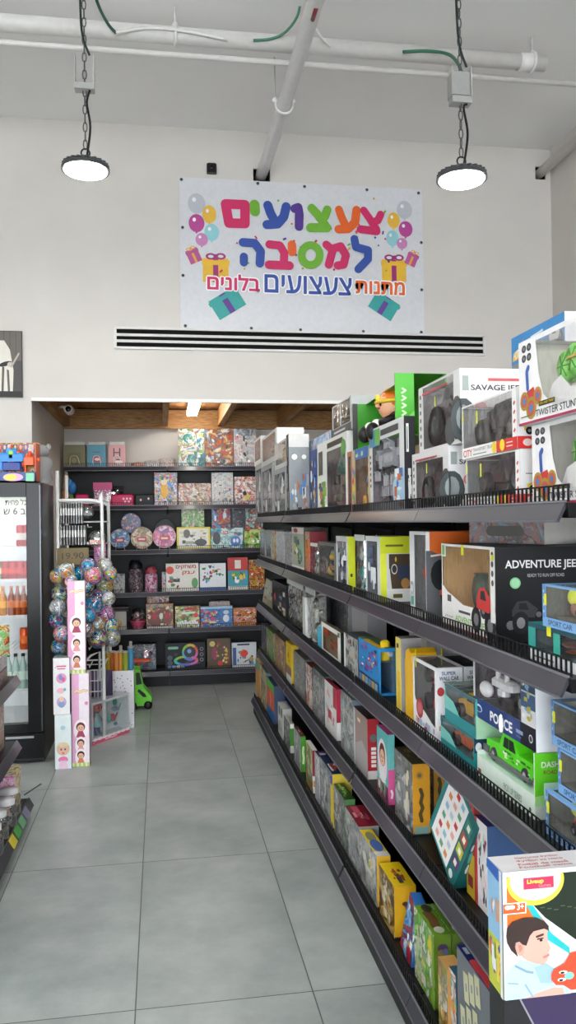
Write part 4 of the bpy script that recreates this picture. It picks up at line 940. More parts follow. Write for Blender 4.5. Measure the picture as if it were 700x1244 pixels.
# confetti cannon display
pL, pR = on(2, 0, 128, 893), on(2, 0, 163, 885)
pz = on(1, pR.y, 163, 815).z
ct = thing('confetti_display', 'white confetti-patterned cardboard display on the floor holding party poppers', 'display', (pL.x-.03, pR.y+.02, 0))
wd = pR.x-pL.x+.03
q = MB(); q.box(0, 0, 0, wd, .006, pz, '#e2e0e4'); q.box(0, .24, 0, wd, .246, pz, '#d8d6da'); q.box(0, .006, 0, .006, .24, pz, '#d0ced4'); q.box(wd-.006, .006, 0, wd, .24, pz, '#d0ced4'); q.box(0, .006, pz-.16, wd, .24, pz-.15, '#c8c6ca')
f = Face(q, (0,0,0), (1,0,0), (0,0,1), (0,-1,0), wd, pz); R = random.Random(8)
for k in range(46): f.rect(R.uniform(.03,.93), R.uniform(.05,.95), .05, .012, R.choice(['#2a2a34', '#8a2a4a', '#3a4a8a', '#c8386a', '#7a4a9a']), R.uniform(0, 3))
q.rr = None; q.build('cardboard_box', ct)
for k, (cl, fx) in enumerate((('#c8a83a', .16), ('#c86a3a', .3), ('#d88a4a', .44), ('#e0a050', .58), ('#9aa83a', .72), ('#4a90b8', .9))):
    t = thing('party_popper', ['olive gold', 'red orange', 'copper', 'pale orange', 'green', 'blue'][k] + ' confetti tube standing in the patterned display', 'party popper', (ct.location.x+wd*fx, ct.location.y+.06+.03*(k % 2), pz-.149), group='confetti tubes in the patterned display')
    h = .15+.135+(.03 if k == 5 else 0)
    q = MB(); q.lathe([(.024, 0), (.024, h)], (0,0,0), M(cl, .25, .35), 14); q.build('tube', t)
    q = MB(); q.lathe([(.025, h), (.025, h+.012), (.012, h+.016), (.012, h+.05), (0, h+.052)] if k in (0, 3, 5) else [(.025, h), (.025, h+.01), (0, h+.012)], (0,0,0), M('#a8a49c', .3, .4), 12); q.build('cap', t)
# green ride-on / toy vehicle behind it
pg = on(2, 0, 170, 862)
t = thing('green_toy_car', 'lime green toy car standing nose up behind the confetti display', 'toy car', (pg.x, pg.y, 0), (0, 0, 0))
hg = zE(812, pg.x, pg.y)
q = MB(); q.prism([(-.1, .05), (-.07, .03), (.06, .03), (.1, .06), (.105, .1), (.03, hg*.55), (-.0, hg*.98), (-.06, hg), (-.1, hg*.8)], 'y', 0, .16, M('#6ad81c', .3)); q.build('body', t)
q = MB(); q.prism([(-.005, hg*.5), (.045, hg*.38), (.06, hg*.3), (.03, hg*.3), (-.02, hg*.45)], 'y', -.003, .163, '#14181a'); q.prism([(-.03, hg*.9), (.0, hg*.9), (.02, hg*.62), (-.03, hg*.6)], 'y', -.003, .163, '#1c2422'); q.build('trim', t)
for x in (-.06, .07):
    q = MB(); q.lathe([(.012, -.005), (.035, -.005), (.035, .17), (.012, .17)], (x, 0, .035), '#141416', 16, 'y'); q.build('wheel', t)
# ---------------------------------------------------------------- white display rack with hanging goods
RY = 6.2
def rX(x, Y=RY): return on(1, Y, x, 640).x
def rZ(y, Y=RY): return on(1, Y, 100, y).z
rk = thing('display_rack', 'white tubular display rack with hanging toys by the fridge', 'display rack', (rX(100), RY, 0))
ox, wm = rX(100), M('#e6e6e4', .35)
xl, xr = rX(70)-ox, rX(124)-ox
zt = rZ(608)
MB().tube([(xl, 0, .0), (xl, 0, rZ(572))], .013, wm, 10).build('post', rk)
MB().tube(smooth_path([(xl, 0, zt), (xr-.08, 0, zt), (xr-.02, 0, zt-.02), (xr, 0, zt-.09), (xr, 0, .0)], 5), .013, wm, 10).build('arch', rk)
Y2 = .6; xr2 = rX(132, RY+Y2)-ox
MB().tube(smooth_path([(xl, Y2, zt), (xr2-.08, Y2, zt), (xr2-.02, Y2, zt-.02), (xr2, Y2, zt-.09), (xr2, Y2, .0)], 5), .013, wm, 10).build('arch', rk)
MB().tube([(xl, Y2, 0), (xl, Y2, rZ(572))], .013, wm, 10).build('post', rk)
for z in (.08, zt, zt-.16, zt-.33, 1.2, .9, .55):
    q = MB()
    q.tube([(xl, 0, z), (xl, Y2, z)], .006, wm, 6); q.tube([(xr, 0, z), (xr2, Y2, z)], .006, wm, 6); q.tube([(xl, .3, z), (xr, .3, z)], .006, wm, 6)
    q.build('crossbar', rk)
for k in range(9):
    q = MB(); z = .55+.13*k; q.tube([(xr*.3, .3, z), (xr*.3, -.02, z), (xr*.3, -.05, z+.02)], .004, wm, 6); q.tube([(xl*.85, .3, z), (xl*.85, -.02, z), (xl*.85, -.05, z+.02)], .004, wm, 6); q.build('prong', rk)
q = MB()   # wire basket low on the rack
for z in (.28, .36, .44, .52):
    q.tube([(-.03, .03, z), (xr-.02, .03, z), (xr-.02, .28, z), (-.03, .28, z)], .004, wm, 6, True)
for k in range(7): q.tube([(-.03+(xr+.01)*k/6, .03, .28), (-.03+(xr+.01)*k/6, .03, .52)], .003, wm, 5)
q.tube([(xr-.03, .0, .45), (xr-.03, -.0, .66), (xr-.09, -.03, .64), (xr-.19, -.06, .54)], .009, wm, 8); q.build('basket', rk)
for k, (cl, x) in enumerate((('#4a2a5a', .02), ('#7a6a8a', .08), ('#3a2c4a', .14))):
    q = MB(); pillow_mesh(q, .09, .06, .2, A(cl), k+2); tag(q.build('purple_pouch', None, (ox+x-.03, RY+.1, .3)), ['dark purple pouch on the left side of the wire basket', 'pale lilac pouch in the middle of the wire basket', 'plum pouch on the right side of the wire basket'][k], 'pouch', 'pouches in the wire basket')
for row, (yt, yb, x0, x1, n) in enumerate(((611, 636, 74, 99, 9), (638, 662, 74, 102, 9))):
    for k in range(n):
        x = rX(x0+(x1-x0)*k/(n-1)); z1, z0 = rZ(yt), rZ(yb)
        t = thing('hanging_pack', '%s grey toy pack from the left in the %s hanging row of the white rack' % (ordn[k], ('upper', 'lower')[row]), 'hanging pack', (x, RY+.02, z0), (0,0,0), 'grey packs hanging in rows on the white rack')
        hh_ = z1-z0
        MB().box(-.003, 0, 0, .003, .14, hh_, art('film', k)).build('card', t)
        MB().box(-.006, -.004, hh_*.4, .006, .1, hh_*.75, '#dcdcd8').build('label_tab', t)
for k, (x, y, r, c1) in enumerate(((117, 656, 11, 'red'), (104, 622, 8, 'film'))):
    t = thing('round_pack', ['clear round pack with a red label hanging on the white rack', 'crumpled clear bag hanging beside the upper row of packs'][k], 'hanging pack', (rX(x), RY+.12, rZ(y)))
    rr = r*6.3/984; q = MB(); q.ell((0,0,0), (rr, .03, rr), film(.4), 16, 10); q.build('shell', t)
    q = MB(); q.ell((0,.0,0), (rr*.8, .02, rr*.75), art('film', 3, 60), 14, 8); q.box(-rr*.8, -.032, -rr*.5, rr*.8, -.024, -rr*.05, art(c1, 4, 40)); q.build('contents', t)
q = MB(); pillow_mesh(q, .09, .05, .2, art('lilac', 9, 40), 4); tag(q.build('purple_bag', None, (rX(112), RY+.1, rZ(693))), 'purple printed bag hanging on the right of the price card', 'toy bag')
# price card
a, b = on(1, 6.05, 69, 666), on(1, 6.05, 108, 686)
t = thing('price_card', 'brown cardboard price card reading 19.90 on a white stick', 'price sign', ((a.x+b.x)/2, 6.05, b.z))
q = MB(); wc, hc = b.x-a.x, a.z-b.z; q.box(-wc/2, 0, 0, wc/2, .004, hc, M('#7a6a48', .7)); f = Face(q, (-wc/2,0,0), (1,0,0), (0,0,1), (0,-1,0), wc, hc); f.t('19.90', .16, .36, .68, .36, '#2c241c', .0, .03); q.build('card', t)
zb_ = on(1, 6.05, 90, 703).z-b.z; MB().tube([(0, .006, hc*.1), (.01, .006, zb_-.12)], .008, '#e4e2de', 8).build('stick', t)
# mesh balls hanging in two bunches
def ball(label, x, y, r, pal, seed, Y):
    p = on(1, Y, x, y); rr = r*Y*1.02/984
    t = thing('surprise_ball', label, 'toy ball', tuple(p), (.3*seed, .5*seed, seed), 'surprise balls hanging in bunches on the white rack')
    q = MB(); q.ell((0,0,0), rr*.93, art(pal, seed % 5+1, 30, .25), 16, 10); q.lathe([(rr*.95, -.004), (rr*.95, .004)], (0,0,0), A(['#c8b83a', '#c8ccd0', '#2a5a9a', '#b83a6a'][seed % 4]), 18); q.build('printed_core', t)
    q = MB(); q.ell((0,0,0), rr, film(.06, .05), 16, 10); q.build('clear_shell', t)
LB = [(80,693,9),(69,700,9),(86,706,8),(72,722,10),(70,738,10),(68,754,9),(75,770,10),(71,786,9)]
RB = [(107,687,9),(127,687,9),(97,696,9),(113,699,11),(133,697,9),(128,711,10),(105,712,9),(101,724,8),(121,724,9),(132,727,8),(114,735,11),(129,746,10),(108,748,9),(118,758,9),(135,760,9),(106,765,9),(119,776,11),(136,775,10)]
pl = ['ball', 'teal', 'ball', 'blue', 'ball', 'snow', 'ball', 'lilac']
for k, (x, y, r) in enumerate(LB): ball('%s ball from the top in the bunch left of the tall pink carton' % ordn[k], x, y, r*1.05, pl[(k*3+1) % 8], k+1, 5.73+.12*(k % 2))
for k, (x, y, r) in enumerate(RB): ball('%s ball from the top in the bunch right of the tall pink carton' % ordn[k], x, y, r*1.05, pl[(k*5) % 8], k+3, 5.86+.125*(k % 3))
# ---------------------------------------------------------------- goods on the niche wall shelving
GB = dict(A='goods on the top niche shelf', B='goods on the second niche shelf', C='goods on the third niche shelf', D='goods on the fourth niche shelf', E='goods on the fifth niche shelf', F='goods on the bottom niche shelf')
def bpos(row, x0, x1, yt, dy=0., zb=None):
    z = BZ[row]+.001 if zb is None else zb
    Y = BF+.04+dy; a, b = xE(x0, Y, z), xE(x1, Y, z)
    return (a, Y, z), b-a-.003, max(.03, zE(yt, b, Y)-z)
def BX(row, x0, x1, yt, label, f, r='#c8c8c4', draw=None, d=.06, dy=0., cat='puzzle box', name='puzzle_box', zb=None, lean=0.):
    loc, w, h = bpos(row, x0, x1, yt, dy, zb)
    return game_box(name, label, cat, GB[row], loc, 0, w, d, h, f, r, None, draw, lean=lean)
def rnd(seed, cols, n=14, lo=.06, hi=.2, x0=.05, y0=.05, x1=.95, y1=.95): return lambda fc: fc['f'].busy(seed, cols, int(n*.55), lo, hi, x0, y0, x1, y1)
# row A
for k, (x0, x1, yt, cl, lb) in enumerate(((77, 104, 536, '#7a7448', 'olive gift bag with rope handle at the left end of the top niche shelf'), (106, 129, 536, '#4a98b0', 'turquoise gift bag with a printed mouth picture on the top niche shelf'), (132, 153, 536, '#dca0a0', 'pink gift bag with a printed letter on the top niche shelf'))):
    loc, w, h = bpos('A', x0, x1, yt); t = thing('gift_bag', lb, 'gift bag', loc, (0, 0, 0), GB['A'])
    q = MB(); q.box(0, 0, 0, w, .09, h*.86, cl, t='#3a3a34'); q.box(.01, .06, h*.84, w-.01, .064, h, '#e4e2dc'); fc = faces(q, w, .09, h*.86); f = fc['f']
    if k == 1: f.e(.55, .35, .24, .14, '#c84a5a'); f.e(.55, .35, .15, .06, '#f0e8e4'); f.rect(.3, .65, .4, .03, '#2a5a6a')
    if k == 2: f.t('H', .28, .45, .42, .4, '#4a2c2c'); f.e(.6, .22, .22, .1, '#f2e4e0'); f.rect(.45, .3, .3, .05, '#5a3a3a')
    if k == 0: f.rect(.2, .1, .6, .55, '#6a643c'); f.e(.5, .3, .12, .12, '#8a8458')
    q.build('bag', t)
    q = MB(); q.tube(smooth_path([(w*.3, -.006, 0.02), (w*.36, -.012, h*.4), (w*.64, -.012, h*.4), (w*.75, -.006, .02)], 5), .004, '#d8c87a' if k == 0 else '#e0dcd8', 6); q.build('handle', t)
for k, (x, y, cl, lb) in enumerate(((168, 557, '#b83a4a', 'flat red and white packet lying on the top niche shelf'), (184, 558, '#d8d4d0', 'white crumpled packet on the top niche shelf'), (203, 558, '#9a9a98', 'grey crumpled packet left of the big puzzles'))):
    loc, w, h = bpos('A', x-10, x+10, 553); q = MB(); pillow_mesh(q, w, .06, .24, art('snow' if k else 'red', k+2, 50), k+3); o = q.build('flat_packet', None, (loc[0], loc[1]+.01, loc[2]+.005), (-1.25+.1*k, 0, 0)); tag(o, lb, 'packet', GB['A'])
BX('A', 217, 249, 521, 'large jungle waterfall puzzle on the top niche shelf', 'jungle:3:12', draw=rnd(3, ['#8fe0e8', '#e8f4e8', '#7a5a34', '#e0c85a', '#3a7a4a'], 22, lo=.04, hi=.16))
BX('A', 249.5, 284, 521, 'large brown and white tiger puzzle on the top niche shelf', 'fall:3:14', draw=rnd(4, ['#f2ece4', '#5a3420', '#c88a4a', '#3a2a20', '#9aa8b8'], 26, lo=.04, hi=.16))
BX('A', 284.5, 312, 521, 'large white wolf puzzle at the right of the top niche shelf', 'snow:4:12', draw=rnd(6, ['#3a2c24', '#8a6a4a', '#f4f2f0', '#7a8a6a', '#c0384a'], 22, lo=.05, hi=.2))
# row B
loc, w, h = bpos('B', 74, 92, 572)
t = thing('water_toy', 'orange and blue water toy on a card at the left of the second niche shelf', 'toy', loc, (0, .1, 0), GB['B'])
q = MB(); q.prism([(0,0),(w*.8,0),(w*.5,h*.6),(w*.2,h),(0,h)], 'y', .03, .036, art('fall', 5, 30)); q.prism([(.01,.01),(w*.5,.01),(w*.2,h*.7),(.01,h*.8)], 'y', .028, .03, '#e0701c'); q.build('card', t)
q = MB(); q.ell((w*.62, .02, h*.55), (w*.32, .04, h*.18), '#2c7ac8', 12, 8); q.ell((w*.45, .02, h*.68), (w*.2, .035, h*.12), '#3f96d8', 10, 8); q.tube([(w*.6,.02,h*.4),(w*.8,.02,h*.15)], .012, '#5a9a3a', 8); q.build('toy', t)
def tray(row, x0, x1, yt, label, cl, dots=None):
    loc, w, h = bpos(row, x0, x1, yt)
    q = MB(); q.cbox(0, 0, 0, w, .012, h, cl, .012); q.box(.012, -.004, .012, w-.012, .004, h-.012, cl)
    f = Face(q, (0, -.004, 0), (1,0,0), (0,0,1), (0,-1,0), w, h)
    for a, b in dots or (): f.e(a, b, .05, .1, '#f4b8d0')
    tag(q.build('plastic_tray', None, loc, (-.12, 0, 0)), label, 'tray', GB[row])
tray('B', 92, 108, 600, 'small bright pink plastic tray behind the white rack', '#d81c6a')
loc, w, h = bpos('B', 112, 138, 586, .02)
t = thing('gift_package', 'pink lidded box wrapped in clear film on the second niche shelf', 'package', loc, (0,0,0), GB['B'])
q = MB(); q.box(.01, 0, h*.68, w-.01, .14, h, '#c83a7a'); q.box(.02, .01, 0, w-.02, .13, h*.68, art('pink', 4, 40)); q.build('box', t)
q = MB(); pillow_mesh(q, w*1.5, .18, h*.85, film(.5), 2); q.build('wrapping', t)
tray('B', 135, 163, 600, 'long magenta plastic tray on the second niche shelf', '#c8145a', ((.55,.6),(.7,.6),(.85,.6),(.62,.35),(.78,.35)))
tray('B', 164, 188, 600, 'dark green plastic tray left of the parrot puzzle', '#1c2824', ((.3,.5),(.7,.6)))
def dparrot(fc): f = fc['f']; f.e(.42, .45, .16, .25, '#e0a82c'); f.e(.42, .72, .14, .1, '#e8d8b8'); f.busy(4, ['#1f4f9a', '#3a8fd0', '#c8a03a', '#2a6a3a'], 26, .05, .16); f.e(.42, .42, .12, .2, '#e8b030')
BX('B', 188, 216, 574, 'blue parrot jigsaw box on the second niche shelf', 'blue:4:22', draw=dparrot)
BX('B', 217, 257, 587, 'wide landscape jigsaw box with white blossoms on the second niche shelf', 'fall:8:20', draw=rnd(9, ['#f0ece4', '#5a7a4a', '#a8b8c8', '#8a5a3a', '#3a4a34'], 34, .03, .11, y1=.75))
BX('B', 257.5, 284, 574, 'white and brown bicycle picture puzzle on the second niche shelf', 'snow:5:24', draw=rnd(11, ['#8a4a3a', '#e8e0d0', '#5a6a3a', '#c8a06a', '#b83a6a'], 28, .04, .16))
BX('B', 285, 312, 579, 'dark puzzle with a yellow picture at the right of the second niche shelf', 'red:8:14', draw=rnd(12, ['#c8c02c', '#f0e8e4', '#2a2420', '#8a2a3a'], 16, .08, .3, x0=.05, x1=.9))
# row C: plates on stands
def plate(label, x0, x1, y0, y1, f, dy, stand=True, rim='#8a98a8'):
    Y = BF+.05+dy; z = BZ['C']+.03; a, b = xE(x0, Y, z), xE(x1, Y, z); r = (b-a)/2; zc = on(1, Y, (x0+x1)/2, (y0+y1)/2).z
    t = thing('party_plate', label, 'plate', ((a+b)/2, Y, BZ['C']+.001), (0,0,0), GB['C']); c = zc-BZ['C']
    q = MB(); q.lathe([(r, -.012), (r*.98, -.014), (r*.75, .004), (0, .006)], (0, 0, c), A(f), 28, 'y'); q.ring((0,-.012,c), r*.985, .004, rim, 'y', 28, 6)
    q.build('plate', t)
    if stand:
        q = MB(); 
        for s in (-1, 1): q.tube([(s*r*.5, .05, .003), (s*r*.45, -.03, .003), (s*r*.36, -.02, c*.75)], .004, '#d8dadc', 6)
        q.box(-r*.42, -.024, c*.7, r*.42, -.02, c*.7+r*.42, '#c83a3c'); q.box(-r*.3, -.0255, c*.7+r*.12, r*.3, -.024, c*.7+r*.3, '#f0d8d8'); q.build('stand', t)
plate('dark blue party plate standing behind the front plates', 147, 172, 623, 648, 'navy:3:30', .12, False, '#3a5a8a')
plate('blue and silver party plate on a wire stand, leftmost', 134, 158, 641, 668, 'blue:6:26', 0)
plate('brown and tan party plate on a wire stand, second from left', 159, 186, 640, 667, 'fall:6:22', 0, rim='#b8a890')
plate('pale pink party plate on a wire stand', 186, 214, 638, 666, 'pink:7:10', 0, rim='#d8b8c4')
plate('dark plain plate standing behind the pink plate', 189, 212, 631, 654, '#1c2422', .12, False, '#4a5a54')
BX('C', 221, 249, 614, 'pale green game box at the back of the third niche shelf', 'green:6:20', dy=.13, cat='board game', name='board_game', draw=rnd(21, ['#e8e4d8', '#a85a4a', '#6a8a5a', '#c8b89a'], 18, .06, .2))
BX('C', 258, 281, 614, 'blue and white game box with red marks at the back of the third niche shelf', 'blue:8:18', dy=.13, cat='board game', name='board_game', draw=rnd(22, ['#f0f0f4', '#2a4a8a', '#8ab8e0', '#c83a3a'], 14, .08, .3))
BX('C', 282, 299, 615, 'dark game box at the back of the third niche shelf', 'dark:6:30', dy=.13, cat='board game', name='board_game')
BX('C', 299, 320, 614, 'pale green and grey box at the back right of the third niche shelf', 'teal:8:18', dy=.13, cat='board game', name='board_game', draw=rnd(23, ['#e8eee8', '#b8c8b0', '#5a6a5a'], 10, .1, .3))
def dy_(fc):
    f = fc['f']; f.rect(.06, .08, .88, .84, '#e6e6dc'); f.busy(31, ['#8a8a84', '#5a5a54', '#c8c8be', '#d8c89a', '#a8a89c'], 26, .05, .22, .08, .1, .92, .9); f.e(.72, .3, .18, .16, '#44484e'); f.e(.3, .7, .1, .2, '#6a6a64')
BX('C', 215, 256, 640, 'wide yellow-edged game box on the third niche shelf', '#e6d24a', draw=dy_, cat='board game', name='board_game')
def dst(fc):
    f = fc['f']; f.busy(32, ['#b8d8c8', '#6a7a8a', '#8ab8c0', '#e0e8e4', '#d8a0b0'], 22, .05, .25); f.t('3D', .36, .68, .16, .18, '#c8302c', .02); f.e(.76, .35, .16, .26, '#4a78c0'); f.e(.72, .38, .04, .1, '#e8f0f4'); f.e(.82, .38, .04, .1, '#e8f0f4'); f.e(.18, .5, .12, .3, '#3a4248')
BX('C', 256.5, 296, 641, 'pale 3D puzzle box with a blue creature on the third niche shelf', 'teal:5:16', draw=dst)
BX('C', 297, 322, 643, 'green and yellow puzzle box at the right of the third niche shelf', 'green:9:14', draw=rnd(33, ['#e8d88a', '#f0f0e0', '#5a8a4a', '#c87a4a'], 16, .08, .3))
# row D
def dgame(seed, cols, title, tcol, n=16):
    def f_(fc): f = fc['f']; f.busy(seed, cols, n, .06, .26, .04, .08, .96, .72); f.s_([(.12,.86),(.3,.88),(.5,.86),(.7,.88),(.88,.86)], f.H*.13, tcol)
    return f_
BX('D', 138, 152, 697, 'small grey box at the left of the fourth niche shelf', 'grey:5:30', cat='toy box', name='toy_box')
def jar(row, x0, x1, yt, label, cl, pic):
    loc, w, h = bpos(row, x0, x1, yt); t = thing('toy_jar', label, 'jar', (loc[0]+w/2, loc[1]+w/2, loc[2]), (0,0,0), GB[row]); r = w/2
    q = MB(); q.lathe([(r, 0), (r, h*.68), (r*.8, h*.74)], (0,0,0), A(pic), 20); q.build('body', t)
    q = MB(); q.lathe([(r*.9, h*.74), (r*.95, h*.8), (r*.95, h*.9), (r*.75, h*.92), (r*.7, h), (0, h)], (0,0,0), M(cl, .3), 20); q.build('lid', t)
jar('D', 156, 174, 681, 'round dark jar with a black lid on the fourth niche shelf', '#16181e', 'dark:4:40')
jar('D', 176, 192, 689, 'round jar with a dusty pink lid on the fourth niche shelf', '#a84a5a', 'pink:6:30')
BX('D', 197, 202, 695, 'thin blue box beside the red-lettered game', 'blue:3:30', cat='board game', name='board_game')
def dred(fc):
    f = fc['f']; f.busy(41, ['#3a3a3c', '#c83a5a', '#e8a03a', '#4a8a4a', '#7a9ac0'], 12, .06, .2, .04, .05, .5, .6); f.e(.12, .76, .12, .14, '#e0402c'); f.t('םיקחשמ', .3, .78, .62, .16, '#a82430', .03); f.t('קנע', .5, .58, .38, .15, '#c83a34', .03); f.e(.88, .3, .1, .18, '#5a9a5a')
BX('D', 202, 242, 684, 'white game with red lettering on the fourth niche shelf', '#e8e4da', '#b8a84a', dred, cat='board game', name='board_game')
def dani(fc):
    f = fc['f']; f.busy(42, ['#3a8a4a', '#3a5ab0', '#8a3a5a', '#e8843a', '#2a3a4a', '#6ab0d8'], 26, .07, .22, .03, .18); f.rect(0, 0, 1, .12, '#2a5aa0')
BX('D', 243, 275, 684, 'white animal game with a blue base strip on the fourth niche shelf', '#e4e8ec', '#2a4a8a', dani, cat='board game', name='board_game')
def dcol(fc):
    f = fc['f']; f.rect(0, .6, 1, .4, '#c0302c'); f.rect(.35, .66, .3, .26, '#e8e0d8'); f.rect(.0, 0, 1, .12, '#e8e8e4'); f.busy(43, ['#e0c03a', '#c83a3a', '#3a8ac0', '#2a2a2c', '#e8e8e8', '#4aa04a'], 16, .1, .3, .1, .15, .9, .6)
BX('D', 277, 302, 677, 'tall red and blue game on the fourth niche shelf', '#3a96a8', '#8a2a2a', dcol, cat='board game', name='board_game')
BX('D', 303, 322, 680, 'dark red game at the right end of the fourth niche shelf', 'red:3:26', cat='board game', name='board_game')
# row E
BX('E', 138, 154, 743, 'small grey box with a gold shell picture on the fifth niche shelf', '#b8b4b0', draw=lambda fc: (fc['f'].e(.4, .35, .25, .18, '#c8923a'), fc['f'].e(.4, .4, .12, .08, '#e8c87a')), cat='toy box', name='toy_box')
for k, zz in enumerate((.003, .03)):
    loc, w, h = bpos('E', 136, 157, 743); q = MB(); q.cbox(0, 0, 0, w, .14, .02, '#3a2c30', .004); tag(q.build('flat_box', None, (loc[0], loc[1], loc[2]+h+zz)), ['lower', 'upper'][k]+' flat dark box on top of the shell picture box', 'box', GB['E'])
loc, w, h = bpos('E', 157, 178, 738)
t = thing('gift_basket', 'round bowl of sweets wrapped in film on the fifth niche shelf', 'bowl', (loc[0]+w/2, loc[1]+w/2, loc[2]), (0,0,0), GB['E'])
q = MB(); q.lathe([(w*.3, 0), (w*.46, h*.3), (w*.48, h*.38), (w*.44, h*.38), (w*.28, h*.1)], (0,0,0), M('#b84a6a', .3), 18); q.build('bowl', t)
q = MB(); toy_bits(q, -w*.38, -w*.38, h*.3, w*.38, w*.38, h*.85, ['#4a2a34', '#8a3a4a', '#2a3a3a', '#b87a8a', '#3a2a2a'], 6, 18); q.build('sweets', t)
q = MB(); q.ell((0,0,h*.62), (w*.46, w*.46, h*.36), film(.4), 14, 10); q.build('film_wrap', t)
def dmil(fc):
    f = fc['f']; f.e(.5, .45, .48, .42, '#7a4a3a'); f.busy(51, ['#a8324a', '#c88a5a', '#e8d8c0', '#5a3a2a', '#7a8a3a', '#d85a6a'], 40, .05, .18, .02, .1); f.e(.55, .5, .07, .13, '#f2eee8'); f.e(.3, .5, .1, .14, '#c0304a'); f.e(.78, .5, .1, .14, '#c0304a'); f.rect(.02, .02, .96, .07, '#e0e0dc')
BX('E', 178, 211, 733, 'brown and pink picture game on the fifth niche shelf', 'fall:2:20', draw=dmil, cat='board game', name='board_game')
BX('E', 179, 206, 724, 'red boxed game standing behind the brown picture game', 'red:2:26', dy=.13, cat='board game', name='board_game')
def dgr(fc):
    f = fc['f']; f.busy(52, ['#8ac06a', '#2f6a3a', '#a8c87a'], 14, .08, .25); f.s_([(.4,.86),(.85,.88)], f.H*.1, '#c8342c'); f.s_([(.3,.68),(.8,.7)], f.H*.1, '#dce8d0'); f.c(.85, .58, .11, '#e0402c')
    for k in range(9): f.rect(.08+.1*k, .06+.03*(k % 4), .08, .22, '#eef0ec', .2*(k % 3))
BX('E', 213, 243, 736, 'green word game with white cards on the fifth niche shelf', 'green:3:14', draw=dgr, cat='board game', name='board_game')
def dbp(fc):
    f = fc['f']; f.busy(53, ['#6a4a8a', '#d88aa0', '#8ac0e0', '#3a3a6a', '#e8c8a0', '#c84a6a'], 26, .06, .2, .04, .05, .6, .85); f.rect(.63, .1, .33, .75, '#4a7ab8'); f.e(.8, .4, .1, .18, '#e0e8f0'); f.e(.8, .7, .09, .1, '#c8d8e8'); f.rect(0, .88, 1, .12, '#a8c8e0')
BX('E', 244, 283, 736, 'pale blue and purple doll game on the fifth niche shelf', 'blue:5:14', draw=dbp, cat='board game', name='board_game')
BX('E', 284, 312, 738, 'dark red game with white animals on the fifth niche shelf', 'red:5:26', draw=rnd(54, ['#f0ece4', '#8a9a5a', '#5a2a2a', '#d8c8b0'], 16, .06, .22, .1, .2, .9, .85), cat='board game', name='board_game')
loc, w, h = bpos('E', 255, 280, 736, .1)
tag(MB().box(0, 0, 0, w, .12, zE(731, loc[0], loc[1])-BZ['E'], '#b8b4ae', f=art('snow', 9, 40)).build('flat_box', None, loc), 'white box stacked behind the blue doll game', 'box', GB['E'])
# row F
loc, w, h = bpos("F", 161, 191, 779, .0)
t = thing('gun_toy_bag', 'clear bag of teal and pink toys with an orange gun on the bottom niche shelf', 'toy bag', loc, (-.15, 0, 0), GB['F'])
q = MB(); toy_bits(q, .02, .01, .02, w-.02, .05, h*.7, ['#3a8aa0', '#b84a6a', '#2a5a7a', '#7ac0d0', '#6a3a6a'], 3, 16); q.box(.01, .05, .01, w-.01, .055, h*.9, art('dark', 3, 30)); q.build('toys', t)
q = MB(); q.cbox(-.03, -.02, h*.3, w*.75, .02, h*.42, '#e8501c', .01); q.cbox(w*.2, -.018, h*.18, w*.32, .018, h*.32, '#d8481c', .008); q.build('toy_gun', t)
q = MB(); pillow_mesh(q, w, .12, h, film(.35), 5); q.build('bag', t)
def dlight(fc):
    f = fc['f']; f.busy(61, ['#2a2c34', '#3a4048', '#22242c'], 12, .1, .3)
    for k in range(24):
        a = 2*PI*k/24; c = ['#e8604a', '#e8c04a', '#8ad04a', '#4ac0c8', '#6a7ae0', '#d86ac0'][k // 4]
        f.e(.62+.17*math.cos(a), .64+.27*math.sin(a), .035, .06, c, 8); f.e(.52+.27*math.cos(a), .33+.15*math.sin(a), .04, .05, c, 8)
    f.c(.6, .64, .2, '#20283c'); f.c(.6, .68, .08, '#8ab0e8'); f.s_([(.1,.82),(.3,.82)], f.H*.1, '#7ac0a0')
    for y in (.75, .55, .35): f.c(.91, y, .07, '#8a9098'); f.c(.91, y, .045, '#16181c')
    for k in range(4): f.rect(.06+.11*k, .06, .09, .1, ['#5a8ac0', '#8ab0d8', '#c8ccd4', '#8a94a0'][k])
    f.c(.12, .45, .1, '#3a5a6a'); f.c(.12, .25, .1, '#4a4a5a')
BX('F', 201, 250, 780, 'black light-ring toy box on the bottom niche shelf', '#17191f', '#0e0f12', dlight, cat='toy box', name='toy_box')
def dgold(fc):
    f = fc['f']; f.c(.22, .82, .12, '#d8c46a'); f.e(.32, .5, .13, .22, '#9a3a5a'); f.busy(62, ['#c8a83a', '#5a4a2a', '#a83a4a', '#e8d89a', '#3a2c24'], 20, .05, .18, .3, .1, .95, .95); f.c(.55, .16, .11, '#d8342c')
    for k in range(4): f.t('♦', .72, .14+.13*k, .16, .1, '#d8b84a')
BX('F', 252, 281, 775, 'dark gold game box with a red dot on the bottom niche shelf', '#54432c', '#4a3a28', dgold, cat='board game', name='board_game')
def dwb(fc):
    f = fc['f']; f.rect(.04, .1, .14, .7, '#3a5a9a'); f.c(.5, .55, .16, '#e8382c'); f.busy(63, ['#2a2a34', '#c8a03a', '#3a6a9a', '#7a8a9a', '#e0d8d0'], 20, .07, .24, .2, .05, .96, .85); f.c(.5, .55, .14, '#e8402c'); f.s_([(.25,.92),(.7,.92)], f.H*.07, '#2a3a5a')
BX('F', 282, 312, 780, 'white and blue game box with a red dot on the bottom niche shelf', '#d4d8dc', '#8a94a0', dwb, cat='board game', name='board_game')
